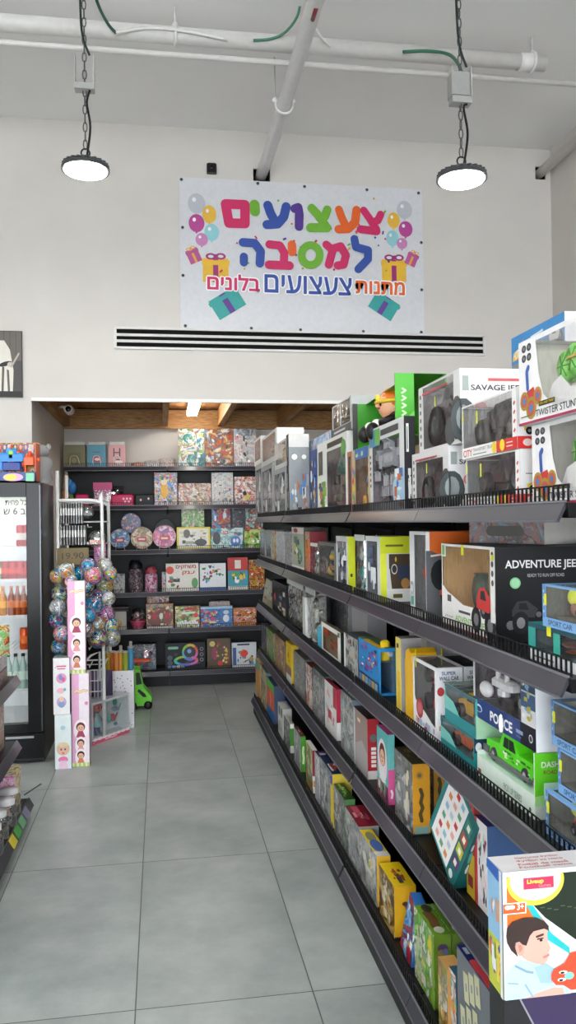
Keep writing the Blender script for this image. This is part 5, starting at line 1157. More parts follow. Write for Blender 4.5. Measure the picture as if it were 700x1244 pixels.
# ---------------------------------------------------------------- goods on the long unit: TOP SHELF, near to far
def sticker(F_, x, y, w=.03, h=.045): F_.rect(x, y, w/F_.W, h/F_.H, '#e4e62a')
def stunt(mb, x0, y0, z0, x1, y1, z1):
    h = z1-z0
    mb.cbox(.1, y0+.06, z0+h*.5, .2, y0+.12, z0+h*.62, '#3c3e40', .008); mb.cbox(.13, y0+.02, z0+h*.66, .3, y0+.12, z0+h*.8, '#e8b01c', .02)
    mb.poly([(.075, y0+.006, z0), (.24, y0+.006, z0), (.24, y0+.006, z0+h*.22), (.19, y0+.006, z0+h*.24), (.15, y0+.006, z0+h*.44), (.11, y0+.006, z0+h*.36)], '#efeef0')
    for cx, cz, cy, r in ((.118, .6, y0+.05, .034), (.21, .46, y0+.05, .04), (.16, .66, y1-.05, .034), (.285, .5, y0+.06, .04), (.25, .66, y1-.05, .036)):
        c = (cx, cy, z0+h*cz)
        mb.lathe([(r*.5, -.02), (r*.95, -.02), (r, -.01), (r, .01), (r*.95, .02), (r*.5, .02)], c, M('#74e044', .3), 20, 'y')
        mb.lathe([(r*.6, -.0205), (r*.2, -.024), (0, -.025)], c, M('#9aec6c', .3), 20, 'y')
        for k in range(6): mb.tube([(c[0], c[1]-.0255, c[2]), (c[0]+r*.8*math.cos(k*PI/3), c[1]-.0215, c[2]+r*.8*math.sin(k*PI/3))], .0016, '#3a9a22', 5)
        mb.ring(c, r*.93, .006, '#4ab82a', 'y', 20, 6)
    mb.ell((.15, y0+.07, z0+h*.6), (.036, .036, .04), film(.4), 14, 10)
def dstunt(fc):
    f = fc['f']; W0 = f.W
    X = lambda m: m/W0
    f.poly([(0,0),(1,0),(1,.16),(X(.17),.12),(X(.12),.3),(X(.1),.55),(X(.085),.98),(0,.98)], '#efeef0')
    for i in range(2):
        for j in range(2): f.e(X(.028+.026*j), .9-.115*i, X(.0115), .046, '#2c3034', 14); f.e(X(.028+.026*j), .9-.115*i, X(.005), .022, '#7a7e84', 8)
    f.s_([(X(.045),.42),(X(.042),.62),(X(.05),.66)], .014, '#2f5fae'); f.poly([(X(.025),.36),(X(.075),.42),(X(.085),.3),(X(.05),.22),(X(.02),.3)], '#c8302c')
    for a, b, r in ((.028,.28,.022), (.062,.18,.026), (.095,.3,.02)):
        f.e(X(a), b, X(r), r/f.H, '#a88a2c', 14); f.e(X(a), b, X(r*.7), r*.7/f.H, '#c8503c', 10); f.e(X(a), b, X(r*.4), r*.4/f.H, '#4a7ab0', 8)
    f.rect(X(.1), .17, X(.075), .055, '#2a2618'); f.t('SPIN AND TWIST', X(.103), .185, X(.069), .028, '#e8c82a')
    f.t('TWISTER STUNT', X(.085), .06, X(.19), .08, '#3a3c44', .01); f.rect(0, 0, 1, .03, '#a82c50'); f.rect(X(.01), .09, X(.05), .012, '#55585e')
c1 = dict(win=(.0, .0, .0, .0))
tz = SZ[1]+.001
Yf, = (yE(648, .845, tz),); hL = .205
def twister(lb, xf, zb, yt_h, X, wd=.36):
    Yf = yE(xf, X, zb)
    return wbox('stunt_car_box', lb, 'toy car box', GRP[1], (X, Yf, zb), RZ, wd, .2, yt_h, '#e6e5e7', '#e8e4d4', (.2, .1, .985, .94), None, (.1, .06, .97, .94), stunt, 'stunt_car', dstunt, tray=yt_h*.1)
YL = yE(648, .85, tz); hl = zE(517, .85, YL)-tz
twister('white window box with a green wheeled stunt car on the top shelf, lower of two', 648, tz, hl, .85)
YU = yE(632, .835, tz+hl); hu = zE(418, .835, YU)-tz-hl
twister('white window box with a green wheeled stunt car, stacked on another like it', 632, tz+hl+.001, hu, .835, .38)
# tall blue topped vehicle box behind
Xb = 1.20; Yf = yE(623, Xb, 2.0); Yn = yE(687, Xb, 2.1); zt_ = zE(378, Xb, Yn)
def dhw(fc):
    f = fc['f']; f.rect(0, .84, 1, .16, '#2a86c8'); f.poly([(.02,.86),(.12,.9),(.26,.97),(.2,.9),(.3,.92),(.18,.86)], '#e87a1c'); f.poly([(.02,.86),(.04,.9),(.3,.95),(.3,.92),(.1,.86)], '#e8c02a'); f.t('HOT', .05, .865, .1, .05, '#f4f0e8', .02, .1)
    f.s_([(.4,.95),(.62,.96)], .008, '#c8e0f0'); f.car(.42, .84, .2, '#7a8088'); f.buggy(.82, .88, .26, '#d8d8dc')
game_box('vehicle_box', 'tall grey box with a blue flame-logo strip behind the stunt car boxes', 'toy car box', GRP[1], (Xb, Yf, tz), RZ, Yf-Yn, .06, zt_-tz, '#8a8c92', '#dcdce4', '#e4e4ea', dhw)
# city trucks, two stacked
def dcity(fc):
    f, r = fc['f'], fc['r']; f.rect(0, 0, 1, .2, '#f0efee'); f.rect(.66, 0, .34, .2, '#d8302c'); f.t('CITY', .03, .03, .18, .13, '#c8282c', .02); f.t('TRANSPORT TRUCK', .23, .1, .4, .06, '#3a3c42')
    f.rect(.23, .04, .25, .02, '#8a8c90'); f.c(.62, .1, .1, '#f0d82a'); f.c(.76, .11, .1, '#f0d82a'); f.rect(.83, .12, .1, .02, '#f2d8d4'); f.rect(.83, .06, .1, .02, '#f2d8d4')
    f.rect(.93, .2, .07, .8, '#f0efee')
    for k in range(4): f.rect(.95, .28+.15*k, .03, .05, '#c83a3c', .78)
    sticker(f, .3, .6, .01, .035); sticker(f, .02, .7, .008, .025)
    r.rect(0, 0, 1, .2, '#d8302c'); r.e(.15, .1, .07, .06, '#f2d8d4'); r.rect(.25, .1, .5, .03, '#f2d8d4'); r.rect(.08, .55, .6, .02, '#8a8c90'); r.car(.3, .35, .4, '#e0c03a')
def truck_rc(mb, *b): toy_car(mb, *b, col='#3a2c30', big=True, rim='#4a4c50'); toy_bits(mb, *b, cols=['#7a2a2c', '#26282c', '#3a3c40'], seed=3, n=5)
YLc = yE(567, .85, tz); YNc = yE(633, .85, tz); hc = zE(545, .85, YNc)-tz
wbox('truck_box', 'white and red window box with a dark truck on the top shelf, lower of two', 'toy truck box', GRP[1], (.85, YLc, tz), RZ, YLc-YNc, .17, hc, '#e8e7e6', '#5a5c5e', (.01, .2, .93, .97), None, (.03, .05, .93, .95), truck_rc, 'toy_truck', dcity)
z2 = tz+hc+.001; YLd = yE(562, .845, z2); YNd = yE(629, .845, z2); hd_ = zE(470, .845, YNd)-z2
wbox('truck_box', 'white and red window box with a dark truck, stacked on another like it', 'toy truck box', GRP[1], (.845, YLd, z2), RZ, YLd-YNd, .17, hd_, '#e8e7e6', '#5a5c5e', (.01, .2, .93, .97), None, (.03, .05, .93, .95), truck_rc, 'toy_truck', dcity)
# savage jeeps
def dsav(fc):
    f, r = fc['f'], fc['r']; f.rect(0, 0, .1, 1, '#dcdcdc')
    for k in range(7): f.rect(.03, .1+.12*k, .04, .06, '#5a5c5e')
    f.rect(.1, .86, .62, .03, '#c83a3c'); f.t('SAVAGE JEEP', .22, .83, .45, .05, '#4a4c50', .02)
    f.e(.93, .35, .13, .3, '#3c4042', 14); f.e(.95, .4, .07, .16, '#8a9090', 12); f.e(.95, .4, .03, .06, '#3a3c3e', 8); f.e(.78, .2, .12, .2, '#44484a', 12); sticker(f, .42, .62, .011, .032)
    r.t('SAVAGE JEEP', .1, .68, .5, .1, '#3c3e44', .02); r.rect(.26, .83, .5, .04, '#c85a5c'); r.c(.19, .46, .09, '#d86a6c'); r.c(.19, .46, .07, '#e09a9a'); r.rect(.42, .58, .5, .012, '#a8a8ac'); r.rect(.42, .45, .4, .012, '#b4b4b8'); r.rect(.02, .7, .06, .2, '#9aa4a0')
    r.e(.03, .3, .12, .3, '#4a5052', 14); r.e(.03, .33, .07, .18, '#9aa2a2', 12)
    r.busy(4, ['#5a6064', '#8a9094', '#3a3e42', '#7a5a3a'], 12, .04, .12, .2, .02, .95, .4)
def jeep(mb, *b): toy_car(mb, *b, col='#4a3840', big=True, rim='#5a5c60'); toy_bits(mb, *b, cols=['#5a4a54', '#3a3436', '#6a4048'], seed=9, n=6)
YLs = yE(502, .85, tz); YNs = yE(546, .85, tz); hs = zE(541, .85, YNs)-tz
wbox('jeep_box', 'white window box with a dark jeep on the top shelf, lower of two', 'toy jeep box', GRP[1], (.85, YLs, tz), RZ, YLs-YNs, .33, hs, '#dadada', '#6a6064', (.12, .04, .86, .84), None, (.1, .05, .86, .5), jeep, 'toy_jeep', dsav, r='#e2e1e2')
z2 = tz+hs+.001; YLs = yE(510, .86, z2); YNs = yE(560, .86, z2); hs2 = zE(447, .86, YNs)-z2
wbox('jeep_box', 'big white window box with a dark jeep, stacked highest beside the trucks', 'toy jeep box', GRP[1], (.86, YLs, z2), RZ, YLs-YNs, .33, hs2, '#dadada', '#6a6468', (.12, .04, .86, .97), None, (.1, .05, .86, .5), jeep, 'toy_jeep', dsav, r='#e6e5e6')
# silver robot window box
def dsil(fc):
    f, r = fc['f'], fc['r']; f.rect(0, .78, .34, .2, '#4a8ab0'); f.rect(.18, .8, .16, .17, '#6ab04a'); f.rect(.36, .88, .5, .07, '#3a3c40'); f.poly([(.72,.02),(1,.02),(1,.45),(.85,.45),(.7,.3)], '#a8c8e0'); f.busy(5, ['#3a6ab0', '#e8f0f4', '#c8682c', '#7aa8d0'], 9, .06, .16, .72, .03, .99, .5)
    for k in range(6): f.rect(.02, .3+.07*k, .04, .035, '#4a4c50')
    r.rect(.2, .62, .22, .3, '#e8e8e6'); r.rect(.26, .65, .08, .24, '#55585c'); r.busy(6, ['#c8cccc', '#8a8c8e', '#e4e4e2'], 14, .08, .3, .3, .0, 1, .5)
W(1, 450, 492.5, 505, 505, 'tall silver window box with a metallic robot on the top shelf', '#d4d6d8', '#7a8088', 'robot box', 'robot_box', win=(.1, .1, .88, .84), toy=robot('#a8aeb6', '#c8ccd0'), toyname='toy_robot', draw=dsil, r='#2c2d30')
# toddler ball car box and open green box on top of it
def dtod(fc):
    f = fc['f']; f.rect(0, 0, .2, 1, '#c8b08a'); f.busy(7, ['#3a7ac0', '#e8c83a', '#c83a5a', '#4aa04a'], 14, .05, .2, 0, 0, .22, 1); f.rect(.2, .84, .8, .16, '#2f6ab0'); f.busy(8, ['#8ac8e0', '#e8e04a', '#4a8ac0'], 8, .05, .12, .25, .85, .98, .98)
def tod(mb, x0, y0, z0, x1, y1, z1):
    w, h = x1-x0, z1-z0
    for cl, z in (('#1c2c4a', .08), ('#8ab02c', .3), ('#3a86c0', .52), ('#a8682c', .75)): mb.ell(((x0+x1)/2, (y0+y1)/2, z0+h*z+h*.06), (w*.45, (y1-y0)*.4, h*.14), cl, 16, 8)
    for s in (.3, .8): mb.lathe([(.0, -.004), (.03, -.004), (.03, .004), (0, .004)], (x0+w*s, y0+.01, z0+h*.14), '#e8a82c', 14, 'y')
tb = W(1, 428.5, 449, 541, .3, 'open fronted box with a colourful stacked baby toy on the top shelf', '#c8b08a', '#8a5a2c', 'toy box', 'baby_toy_box',  win=(.22, .05, .96, .84), toy=tod, toyname='stacked_toy', draw=dtod)
zt_ = tz + zE(541, .845, yE(449, .845, tz))-tz + .002
Yg0, Yg1 = yE(429, .85, zt_), yE(481, .85, zt_); hg_ = zE(453, .85, Yg1)-zt_; wg = Yg0-Yg1
t = thing('green_display_box', 'open green box with a seated doll in an orange racing suit', 'doll box', (.85, Yg0, zt_), (0, 0, RZ), GRP[1])
q = MB(); gi, go = M('#3f9a2c', .4), M('#4fb436', .35)
dg = xE(503, Yg1, zt_+.2)-.85
q.box(0, 0, 0, wg, .2, .004, gi); q.box(0, .19, 0, wg, .196, hg_, gi); q.box(0, 0, 0, .004, .19, hg_*.92, gi); q.box(wg-.006, 0, 0, wg, dg, hg_, gi, r=go); q.box(0, 0, 0, .012, .02, hg_*.92, '#3a3c3a')
q.prism([(0, hg_*.9), (wg, hg_*.995), (wg, hg_), (0, hg_*.905)], 'y', .06, .19, gi); q.box(.012, .185, hg_*.8, wg*.28, .189, hg_*.9, '#dfe4d4')
f = faces(q, wg, dg, hg_)['r']; [f.s_([(.35,.2+.12*k),(.55,.24+.12*k),(.38,.27+.12*k)], .007, '#c8f0b8') for k in range(5)]; f.poly([(0,0),(1,0),(1,.4),(0,.1)], '#7ad85a')
q.build('carton', t)
q = MB(); cx, cy = wg*.42, .1; hh = hg_*1.02; sk = '#e6b08c'
q.lathe([(.075, .02), (.07, hh*.25), (.045, hh*.5), (.03, hh*.58)], (cx, cy+.02, 0), M('#e86a1c', .5), 16)
for s in (-1, 1):
    q.tube([(cx+s*.035, cy, .06), (cx+s*.06, cy-.06, .05), (cx+s*.065, cy-.09, .045)], [.032, .03, .026], '#e8701c', 10); q.ell((cx+s*.067, cy-.1, .05), (.026, .03, .036), '#22201e', 10, 8)
    q.tube([(cx+s*.045, cy, hh*.5), (cx+s*.09, cy-.03, hh*.42), (cx+s*.06, cy-.075, hh*.34)], [.02, .019, .017], '#1c1a1c', 8); q.ell((cx+s*.055, cy-.08, hh*.34), (.022, .022, .022), '#f0eeec', 10, 8)
q.ell((cx, cy-.04, hh*.3), (.06, .03, .04), '#e8a82c', 12, 8); q.build('body', t)
q = MB(); q.ell((cx, cy, hh*.72), (.062, .06, .066), sk, 16, 12)
for s in (-1, 1): q.ell((cx+s*.022, cy-.054, hh*.73), (.009, .006, .013), '#1c1820', 8, 6)
q.ell((cx, cy-.062, hh*.7), (.009, .01, .008), sk, 8, 6); q.ell((cx, cy-.055, hh*.655), (.018, .006, .005), '#b8323a', 8, 6); q.build('head', t)
q = MB(); q.ell((cx, cy+.012, hh*.78), (.07, .066, .06), M('#e8741c', .3), 16, 10); q.ring((cx, cy+.003, hh*.765), .066, .009, '#e8c02c', 'z', 20, 6); q.ell((cx, cy-.06, hh*.84), (.02, .012, .014), '#f0d84a', 8, 6); q.build('helmet', t)
# white creature window box, grey box above it
def dcre(fc):
    f = fc['f']; f.poly([(.0,.0),(.35,.0),(.3,.2),(.3,.45),(.12,.6),(.0,.5)], '#dfe6d8'); f.busy(12, ['#6a9a3a', '#e8d8c8', '#8ab04a', '#c86a3a', '#3a5aa0', '#5a3a2a'], 18, .06, .18, .02, .02, .34, .5); f.rect(.05, .55, .16, .33, '#55544e'); f.rect(.38, .88, .5, .07, '#3a3428'); f.e(.9, .82, .07, .1, '#5aa04a')
def creature(mb, x0, y0, z0, x1, y1, z1): mb.ell(((x0+x1)*.5, (y0+y1)/2, z0+(z1-z0)*.72), ((x1-x0)*.3, .04, (z1-z0)*.2), '#1f6a5a', 12, 8); toy_bits(mb, x0, y0, z0, x1, y1, z1*.75, ['#5a6a54', '#7a8478', '#4a5048', '#8a7a6a'], 7, 9)
W(1, 386.5, 423, 523, .2, 'white window box with green creature artwork on the top shelf', '#e0e2de', '#5a605a', 'toy figure box', 'figure_box', win=(.36, .06, .95, .84), toy=creature, toyname='toy_creature', draw=dcre)
W(1, 423, 428, 548, .2, 'thin brown open box beside the baby toy box on the top shelf', '#b87a5a', '#3a2a20', 'toy box', 'toy_box', win=(.2, .06, .9, .92), toy=bits(['#4a3224', '#6a4a34', '#c86a5a'], 3, 6))
zc = tz+zE(523, .845, yE(423, .845, tz))-tz+.002
def dgb(fc): f = fc['f']; f.rect(0, 0, 1, .22, '#3c3e40'); f.rect(.1, .07, .6, .06, '#c8cacc'); f.rect(.45, .25, .06, .72, '#c4c6c6')
loc, w, d, h = place(1, 404, 427, 480, .15, .85, zc)
wbox('figure_box', 'grey window box stacked on the white creature box', 'toy figure box', GRP[1], loc, RZ, w, d, h, '#b8baba', '#6a7070', (.06, .24, .95, .95), None, None, bits(['#8a8e90', '#5a6064', '#a8acae', '#4a6a4a'], 5, 9), 'toy_parts', dgb)
# silver and blue boxes towards the far end
G(1, 373, 404, 522, .12, 'dark blue and yellow box behind the silver packs on the top shelf', 'blue:9:16', '#2a3a5a', cat='toy box', name='toy_box', X=1.0)
def dface(fc):
    r = fc['r']; r.rect(0, .84, 1, .16, '#d4d4d0'); r.c(.28, .72, .17, '#5a5c5e'); r.c(.28, .72, .15, '#f0f0ec'); r.c(.75, .72, .14, '#6a6c6e'); r.c(.75, .72, .12, '#ecece8'); r.busy(13, ['#a8acae', '#5a8ac0', '#3a3c40', '#c8682c', '#dcdedc'], 26, .06, .2, .03, .02, .97, .6)
    f = fc['f']; f.rect(.3, .3, .3, .5, '#1a1a1c'); f.busy(14, ['#8a8c8c', '#c8cac8'], 8, .1, .3)
def dblu(fc): fc['f'].busy(15, ['#2a5ab0', '#e4e6ea', '#8ab0e0', '#2a2a34', '#c8a86a'], 20, .08, .26)
W(1, 377, 386, 545, .14, 'blue and white robot pack between the black spined box and the creature box', '#2a4a8a', '#3a5a9a', 'robot box', 'robot_box', win=(.1, .1, .9, .6), toy=robot('#2f5ab0', '#dfe4ea'), toyname='toy_robot', draw=dblu)
W(1, 349, 352, 527, 376, 'silver pack with a black lettered spine towards the far end of the top shelf', '#222325', '#4a4c4e', 'robot box', 'robot_box', win=(.2, .1, .8, .3), draw=dface, r='#8f9496')
def dsp(fc): f = fc['f']; f.busy(16, ['#a8aeb0', '#e4e6e6', '#5c6062', '#7a8082'], 16, .1, .4)
for k, (a, b, y1, y2, lb) in enumerate(((333, 348, 566, 531, 'third'), (319, 332, 561, 533, 'second'), (311, 318.5, 562, 534, 'first'))):
    loc, w, d, h = place(1, a, b, y1, .14)
    wbox('robot_box', '%s silver figure pack from the far end in the lower row of the top shelf' % lb, 'robot box', GRP[1], loc, RZ, w, d, h, '#a4a8aa', '#6a7072', (.08, .08, .92, .9), None, None, robot('#a8aeb2', '#d8dcde'), 'toy_robot', dsp)
    z2 = loc[2]+h+.001; a2, b2, yy = ((334, 349, 531), (318, 337, 519), (309, 317.5, 529))[k]
    loc, w, d, h = place(1, a2, b2, yy, .2 if k == 1 else .13, None, z2)
    wbox('robot_box', '%s window pack from the far end in the upper row of the top shelf' % lb, 'robot box', GRP[1], loc, RZ, w, d, h, '#d4d6d6', '#5c6264', (.1, .16, .9, .92), None, None, bits([['#c8862c', '#e0a84a', '#7a3a2a'], ['#8a2a2e', '#a8a8ac', '#3a3c40'], ['#a83038', '#c8ccd0', '#3a3c40']][k], k+2, 8), 'toy_parts', None, r='#e6e6e4')
# ================================================================ SECOND SHELF
z = SZ[2]+.001
def dteal(fc): f = fc['f']; f.rect(0, 0, 1, .28, '#e4e6ea'); f.rect(.0, .28, .12, .6, '#2f9a92'); f.rect(.4, .28, .1, .6, '#3aa898'); f.rect(.88, .28, .12, .6, '#2f9a92'); f.rect(0, .88, 1, .12, '#20505c'); sticker(f, .3, .76, .02, .03); f.rect(.1, .1, .3, .05, '#55585e')
Yt = yE(643, .835, z); ht_ = zE(757, .835, yE(650, .835, z))-z
wbox('vehicle_box', 'teal window box on the second shelf under the blue sport car box', 'toy car box', GRP[2], (.835, Yt, z), RZ, .3, .13, ht_, '#2a8a8a', '#1c3a40', (.1, .28, .9, .88), None, None, bits(['#8a2a34', '#3a4a4c', '#c87a3a', '#2a3236'], 4, 9), 'toy_parts', dteal)
def dsport(fc):
    f = fc['f']; f.rect(0, 0, 1, .22, '#7aa8d8'); ws = .105/f.W; f.t('SPORT CAR', .025/f.W, .05, ws, .12, '#2a4a7a', .02); f.rect(0, .2, .05, .8, '#5a8ac8')
    for k in range(4): f.e(.025, .35+.16*k, .012, .04, '#a8c8e8', 8)
    sticker(f, .03, .5, .012, .025)
def sport(cl):
    def f_(mb, x0, y0, z0, x1, y1, z1):
        toy_car(mb, x0+(x1-x0)*.3, y0, z0, x1, y1, z0+(z1-z0)*.7, cl)
        for k in (.052, .15): mb.ell((k, y0+.03, z0+(z1-z0)*.68), (.019, .014, .019), '#dce83a', 12, 8)
        mb.ell((.06, y0+.03, z0+.016), (.016, .014, .016), '#a87a6a', 10, 6); mb.cbox(x0, y1-.05, z1-.02, x0+.12, y1-.03, z1, '#c8b02a', .004)
    return f_
def sportbox(lb, s, xf, X, zb, h, cl): return wbox('sport_car_box', lb, 'toy car box', GRP[s], (X, yE(xf, X, zb), zb), RZ, .27 if s == 2 else .19, .12, h, '#7aa8d8', '#4a4840', (.06, .22, .94, .95), None, (.06, .1, .94, .9), sport(cl), 'toy_car', dsport)
z2 = z+ht_+.002; Ys = yE(660, .83, z2); hsp = zE(709, .83, Ys)-z2
sportbox('blue sport car window box lying on the teal box on the second shelf', 2, 660, .83, z2, hsp, '#c8203a')
# adventure jeep, turned
pa, pb = on(2, z, 538, 757), on(2, z, 603, 781)
ya_ = math.atan2(pb.x-pa.x, -(pb.y-pa.y)); wa = (pb-pa).length; ha = min(zE(665, pb.x, pb.y)-z, .285)
def dadv(fc):
    f, r = fc['f'], fc['r']
    f.poly([(0,0),(1,0),(1,.12),(.8,.2),(.6,.24),(.12,.42),(.0,.5)], '#eeeeec'); f.rect(0, 0, 1, .018, '#8a2a34'); f.t('ADVENTURE JEEP', .28, .07, .62, .09, '#7ab82c', .015); f.rect(.35, .2, .22, .03, '#3a3c3e'); f.rect(.12, .3, .08, .08, '#4a4c4e'); f.t('JEEP', .06, .1, .18, .03, '#8a8c8e')
    f.rect(0, .84, .1, .16, '#dce8dc'); f.rect(.02, .86, .05, .12, '#7ab86a'); f.buggy(.8, .3, .36, '#c83434'); f.rect(.93, .2, .07, .8, '#e8e8e6')
    for k in range(4): f.e(.965, .62+.1*k, .02, .035, '#33363a', 10)
    f.rect(.945, .86, .05, .06, '#d8d82a'); sticker(f, .42, .88, .02, .03)
    r.t('ADVENTURE JEEP', .08, .75, .62, .11, '#f2f2f0', .02); r.t('READY TO RUN OFF ROAD', .26, .68, .3, .035, '#c8c8c8'); r.c(.16, .62, .06, '#8ad89a'); r.c(.16, .62, .045, '#b0e8b8'); r.buggy(.22, .26, .3, '#3a3c40'); r.e(.2, .2, .07, .12, '#26282a', 16); r.e(.2, .2, .035, .06, '#9a9ca0', 12)
def advj(mb, x0, y0, z0, x1, y1, z1):
    w, h = x1-x0, z1-z0
    mb.ell((x0+w*.66, y0+.1, z0+h*.72), (w*.16, .05, h*.18), '#c89a2a', 12, 8); mb.lathe([(.02,-.03),(.055,-.03),(.055,.03),(.02,.03)], (x0+w*.42, y0+.06, z0+h*.42), '#1f4a36', 18, 'y'); mb.lathe([(0,-.034),(.03,-.032),(.03,.03),(0,.03)], (x0+w*.42, y0+.06, z0+h*.42), '#2f6a4c', 10, 'y')
    mb.cbox(x0+w*.2, y0+.06, z0+h*.5, x0+w*.62, y1-.02, z0+h*.66, '#a8543a', .02); mb.cbox(x0+w*.5, y1-.06, z0+h*.3, x1, y1-.01, z1*.98, '#a88a4a', .02); mb.lathe([(.02,-.03),(.05,-.03),(.05,.03),(.02,.03)], (x0+w*.85, y0+.06, z0+h*.5), '#3a3c3c', 16, 'y')
wbox('jeep_box', 'black jeep box with a yellow toy in its window, turned on the second shelf', 'toy jeep box', GRP[2], (pa.x, pa.y, z), RZ+ya_, wa, .34, ha, '#eeeeec', '#d89a38', (.02, .3, .93, .97), None, None, advj, 'toy_jeep', dadv, r='#1b1c1f', t='#26272a', tray=.01)
# tilted pale box behind at the right
q = MB(); hs_ = max(.03, 1.615-z-ha); fc = faces(q, .3, .2, hs_); q.box(0, 0, 0, .3, .2, hs_, '#d8d4cc', f=art('snow', 11), t='#c8c4bc'); fc['f'].s_([(.3,.5),(.7,.5)], .03, '#6a6a68'); fc['t'].busy(5, ['#a85a4a', '#6a6a5a', '#8a8a84'], 8, .05, .2)
tag(q.build('toy_box', None, (.93, pa.y-.05, z+ha+.002), (.0, .0, RZ+.35)), 'pale flat box lying askew on top of the black jeep box', 'toy box', GRP[2])
# drone box with orange panel
def ddro(fc):
    f, r = fc['f'], fc['r']; f.rect(0, 0, .28, 1, '#e2e4e6'); f.t('DEFORM', .04, .1, .2, .3, '#3a3c40', 0, 0); f.rect(.05, .12, .18, .1, '#3a9a8a')
    r.rect(0, .72, 1, .28, '#d8641c'); r.rect(0, .7, .07, .3, '#e8e4e0'); r.poly([(0,.0),(.9,.0),(.9,.72),(.3,.72),(.1,.78),(0,.78)], '#5a5c60'); r.s_([(.1,.72),(.35,.74),(.5,.68),(.9,.68)], .006, '#f0d8c8')
    r.e(.28, .5, .2, .18, '#1e2022', 14); r.poly([(.38,.68),(.55,.72),(.75,.5),(.95,.4),(.95,.3),(.6,.36),(.42,.48)], '#e8482c'); r.poly([(.3,.05),(.7,.05),(.75,.3),(.25,.3)], '#201f22'); r.rect(.25, .27, .55, .06, '#e0502c'); r.s_([(.45,.12),(.5,.24)], .01, '#a82c30')
W(2, 499, 519, 646, 583, 'grey window box with an orange header and orange drone on the second shelf', '#dfe1e3', '#6a6e70', 'drone box', 'drone_box', win=(.3, .06, .98, .96), toy=bits(['#26282a', '#3a3c40', '#8a8e90', '#c8482c'], 6, 8), toyname='toy_drone', draw=ddro, r='#8a8c8e', t='#8f9092')
# yellow and white boxes
def dyel(fc):
    f, r = fc['f'], fc['r']; f.busy(18, ['#a8b4c0', '#dfe4e8', '#5a6a8a', '#3a3c44'], 12, .1, .4, .05, .1, .8, .95)
    r.rect(0, .74, 1, .26, '#d8e02a'); r.rect(0, 0, .2, .74, '#e4ea3a'); r.rect(.2, .0, .8, .2, '#e8eae6'); r.rect(.28, .2, .68, .53, '#4c3c2c'); r.e(.45, .5, .1, .08, '#d8d4c8'); r.e(.45, .5, .075, .06, '#2a3038'); r.rect(.58, .34, .34, .22, '#34405a'); r.poly([(.2,.2),(.36,.2),(.3,.5),(.2,.55)], '#dcdcd8'); r.e(.8, .28, .14, .08, '#b8864a'); r.e(.5, .65, .03, .04, '#e0c83a'); r.s_([(.2,.86),(.72,.86)], .008, '#6a7020'); r.rect(.4, .06, .3, .06, '#6a6030')
W(2, 445, 463, 652, 500, 'white and yellow window box with a camera robot on the second shelf', '#d4dadc', '#8a9298', 'robot box', 'robot_box', win=(.1, .08, .8, .92), toy=robot('#b8c0c8', '#4a5a8a'), toyname='toy_robot', draw=dyel, r='#dfe3e0', t='#b8bcb4')
bag(2, 432, 445, 650, .1, 'clear bag with mint green pieces between the two yellow boxes', art('teal', 6, 40), seed=4)
def dyl2(fc): f, r = fc['f'], fc['r']; r.rect(0, 0, 1, 1, '#d8e02a'); r.rect(.3, .25, .3, .06, '#3a3a20'); f.busy(19, ['#a8b0b8', '#dfe4e8', '#5a6a8a'], 8, .1, .3)
W(2, 409, 423.5, 652, 432, 'narrow white window box with a bright yellow side on the second shelf', '#d0d6d8', '#8a9094', 'robot box', 'robot_box', win=(.14, .08, .86, .9), toy=robot('#a8b0b8', '#5a6a9a'), toyname='toy_robot', draw=dyl2, r='#d8e02a')
def dfig(fc): f = fc['f']; f.busy(20, ['#3a3434', '#5a4a44'], 6, .1, .3)
W(2, 387.5, 408, 660, .1, 'dark window box with small orange and yellow figures on the second shelf', '#6a6a66', '#3a3634', 'toy figure box', 'figure_box', win=(.06, .06, .94, .92), toy=bits(['#e0962c', '#c8d0c8', '#a83a4a', '#3a4a5a', '#e8c84a'], 8, 12), toyname='toy_figures', draw=None)
bag(2, 378, 387, 660, .08, 'clear pack with white and pink pieces left of the small figures', art('snow', 3, 50), seed=5)
G(2, 371, 377, 646, .1, 'red edged grey box on the second shelf', 'red:5:20', '#8a2a34', cat='toy box', name='toy_box')
def dyr(fc): f = fc['f']; f.rect(0, .86, 1, .14, '#e4dcd8'); f.e(.35, .93, .18, .05, '#a8303a'); f.rect(0, 0, 1, .14, '#e8e8e4'); f.e(.35, .07, .1, .03, '#1c1c1e'); f.e(.65, .07, .1, .03, '#1c1c1e'); f.busy(21, ['#c8b03a', '#8ac09a', '#3a4a44', '#e0e4dc', '#5a7a6a'], 16, .1, .35, .05, .16, .95, .85)
G(2, 355, 370, 641, .1, 'white topped yellow and green robot box on the second shelf', '#a8b0a0', '#5a5a54', draw=dyr, cat='robot box', name='robot_box')
G(2, 346.5, 354, 650, .1, 'narrow grey box left of the yellow and green robot box', 'grey:8:30', cat='toy box', name='toy_box')
G(2, 335.5, 346, 646, .1, 'pale silver box with dark marks towards the far end of the second shelf', 'snow:7:26', cat='toy box', name='toy_box')
G(2, 331, 335, 645, .1, 'thin gold edged box towards the far end of the second shelf', 'gold:3:20', cat='toy box', name='toy_box')
W(2, 323, 330.5, 644, .1, 'second silver window pack from the far end of the second shelf', '#a8acac', '#5a5e60', 'robot box', 'robot_box', toy=robot('#8a9092', '#c8ccce'), toyname='toy_robot')
W(2, 316.5, 322.5, 644, .1, 'silver window pack at the far end of the second shelf', '#9aa0a0', '#4a4e50', 'robot box', 'robot_box', toy=robot('#9aa0a2', '#3a3c40'), toyname='toy_robot')
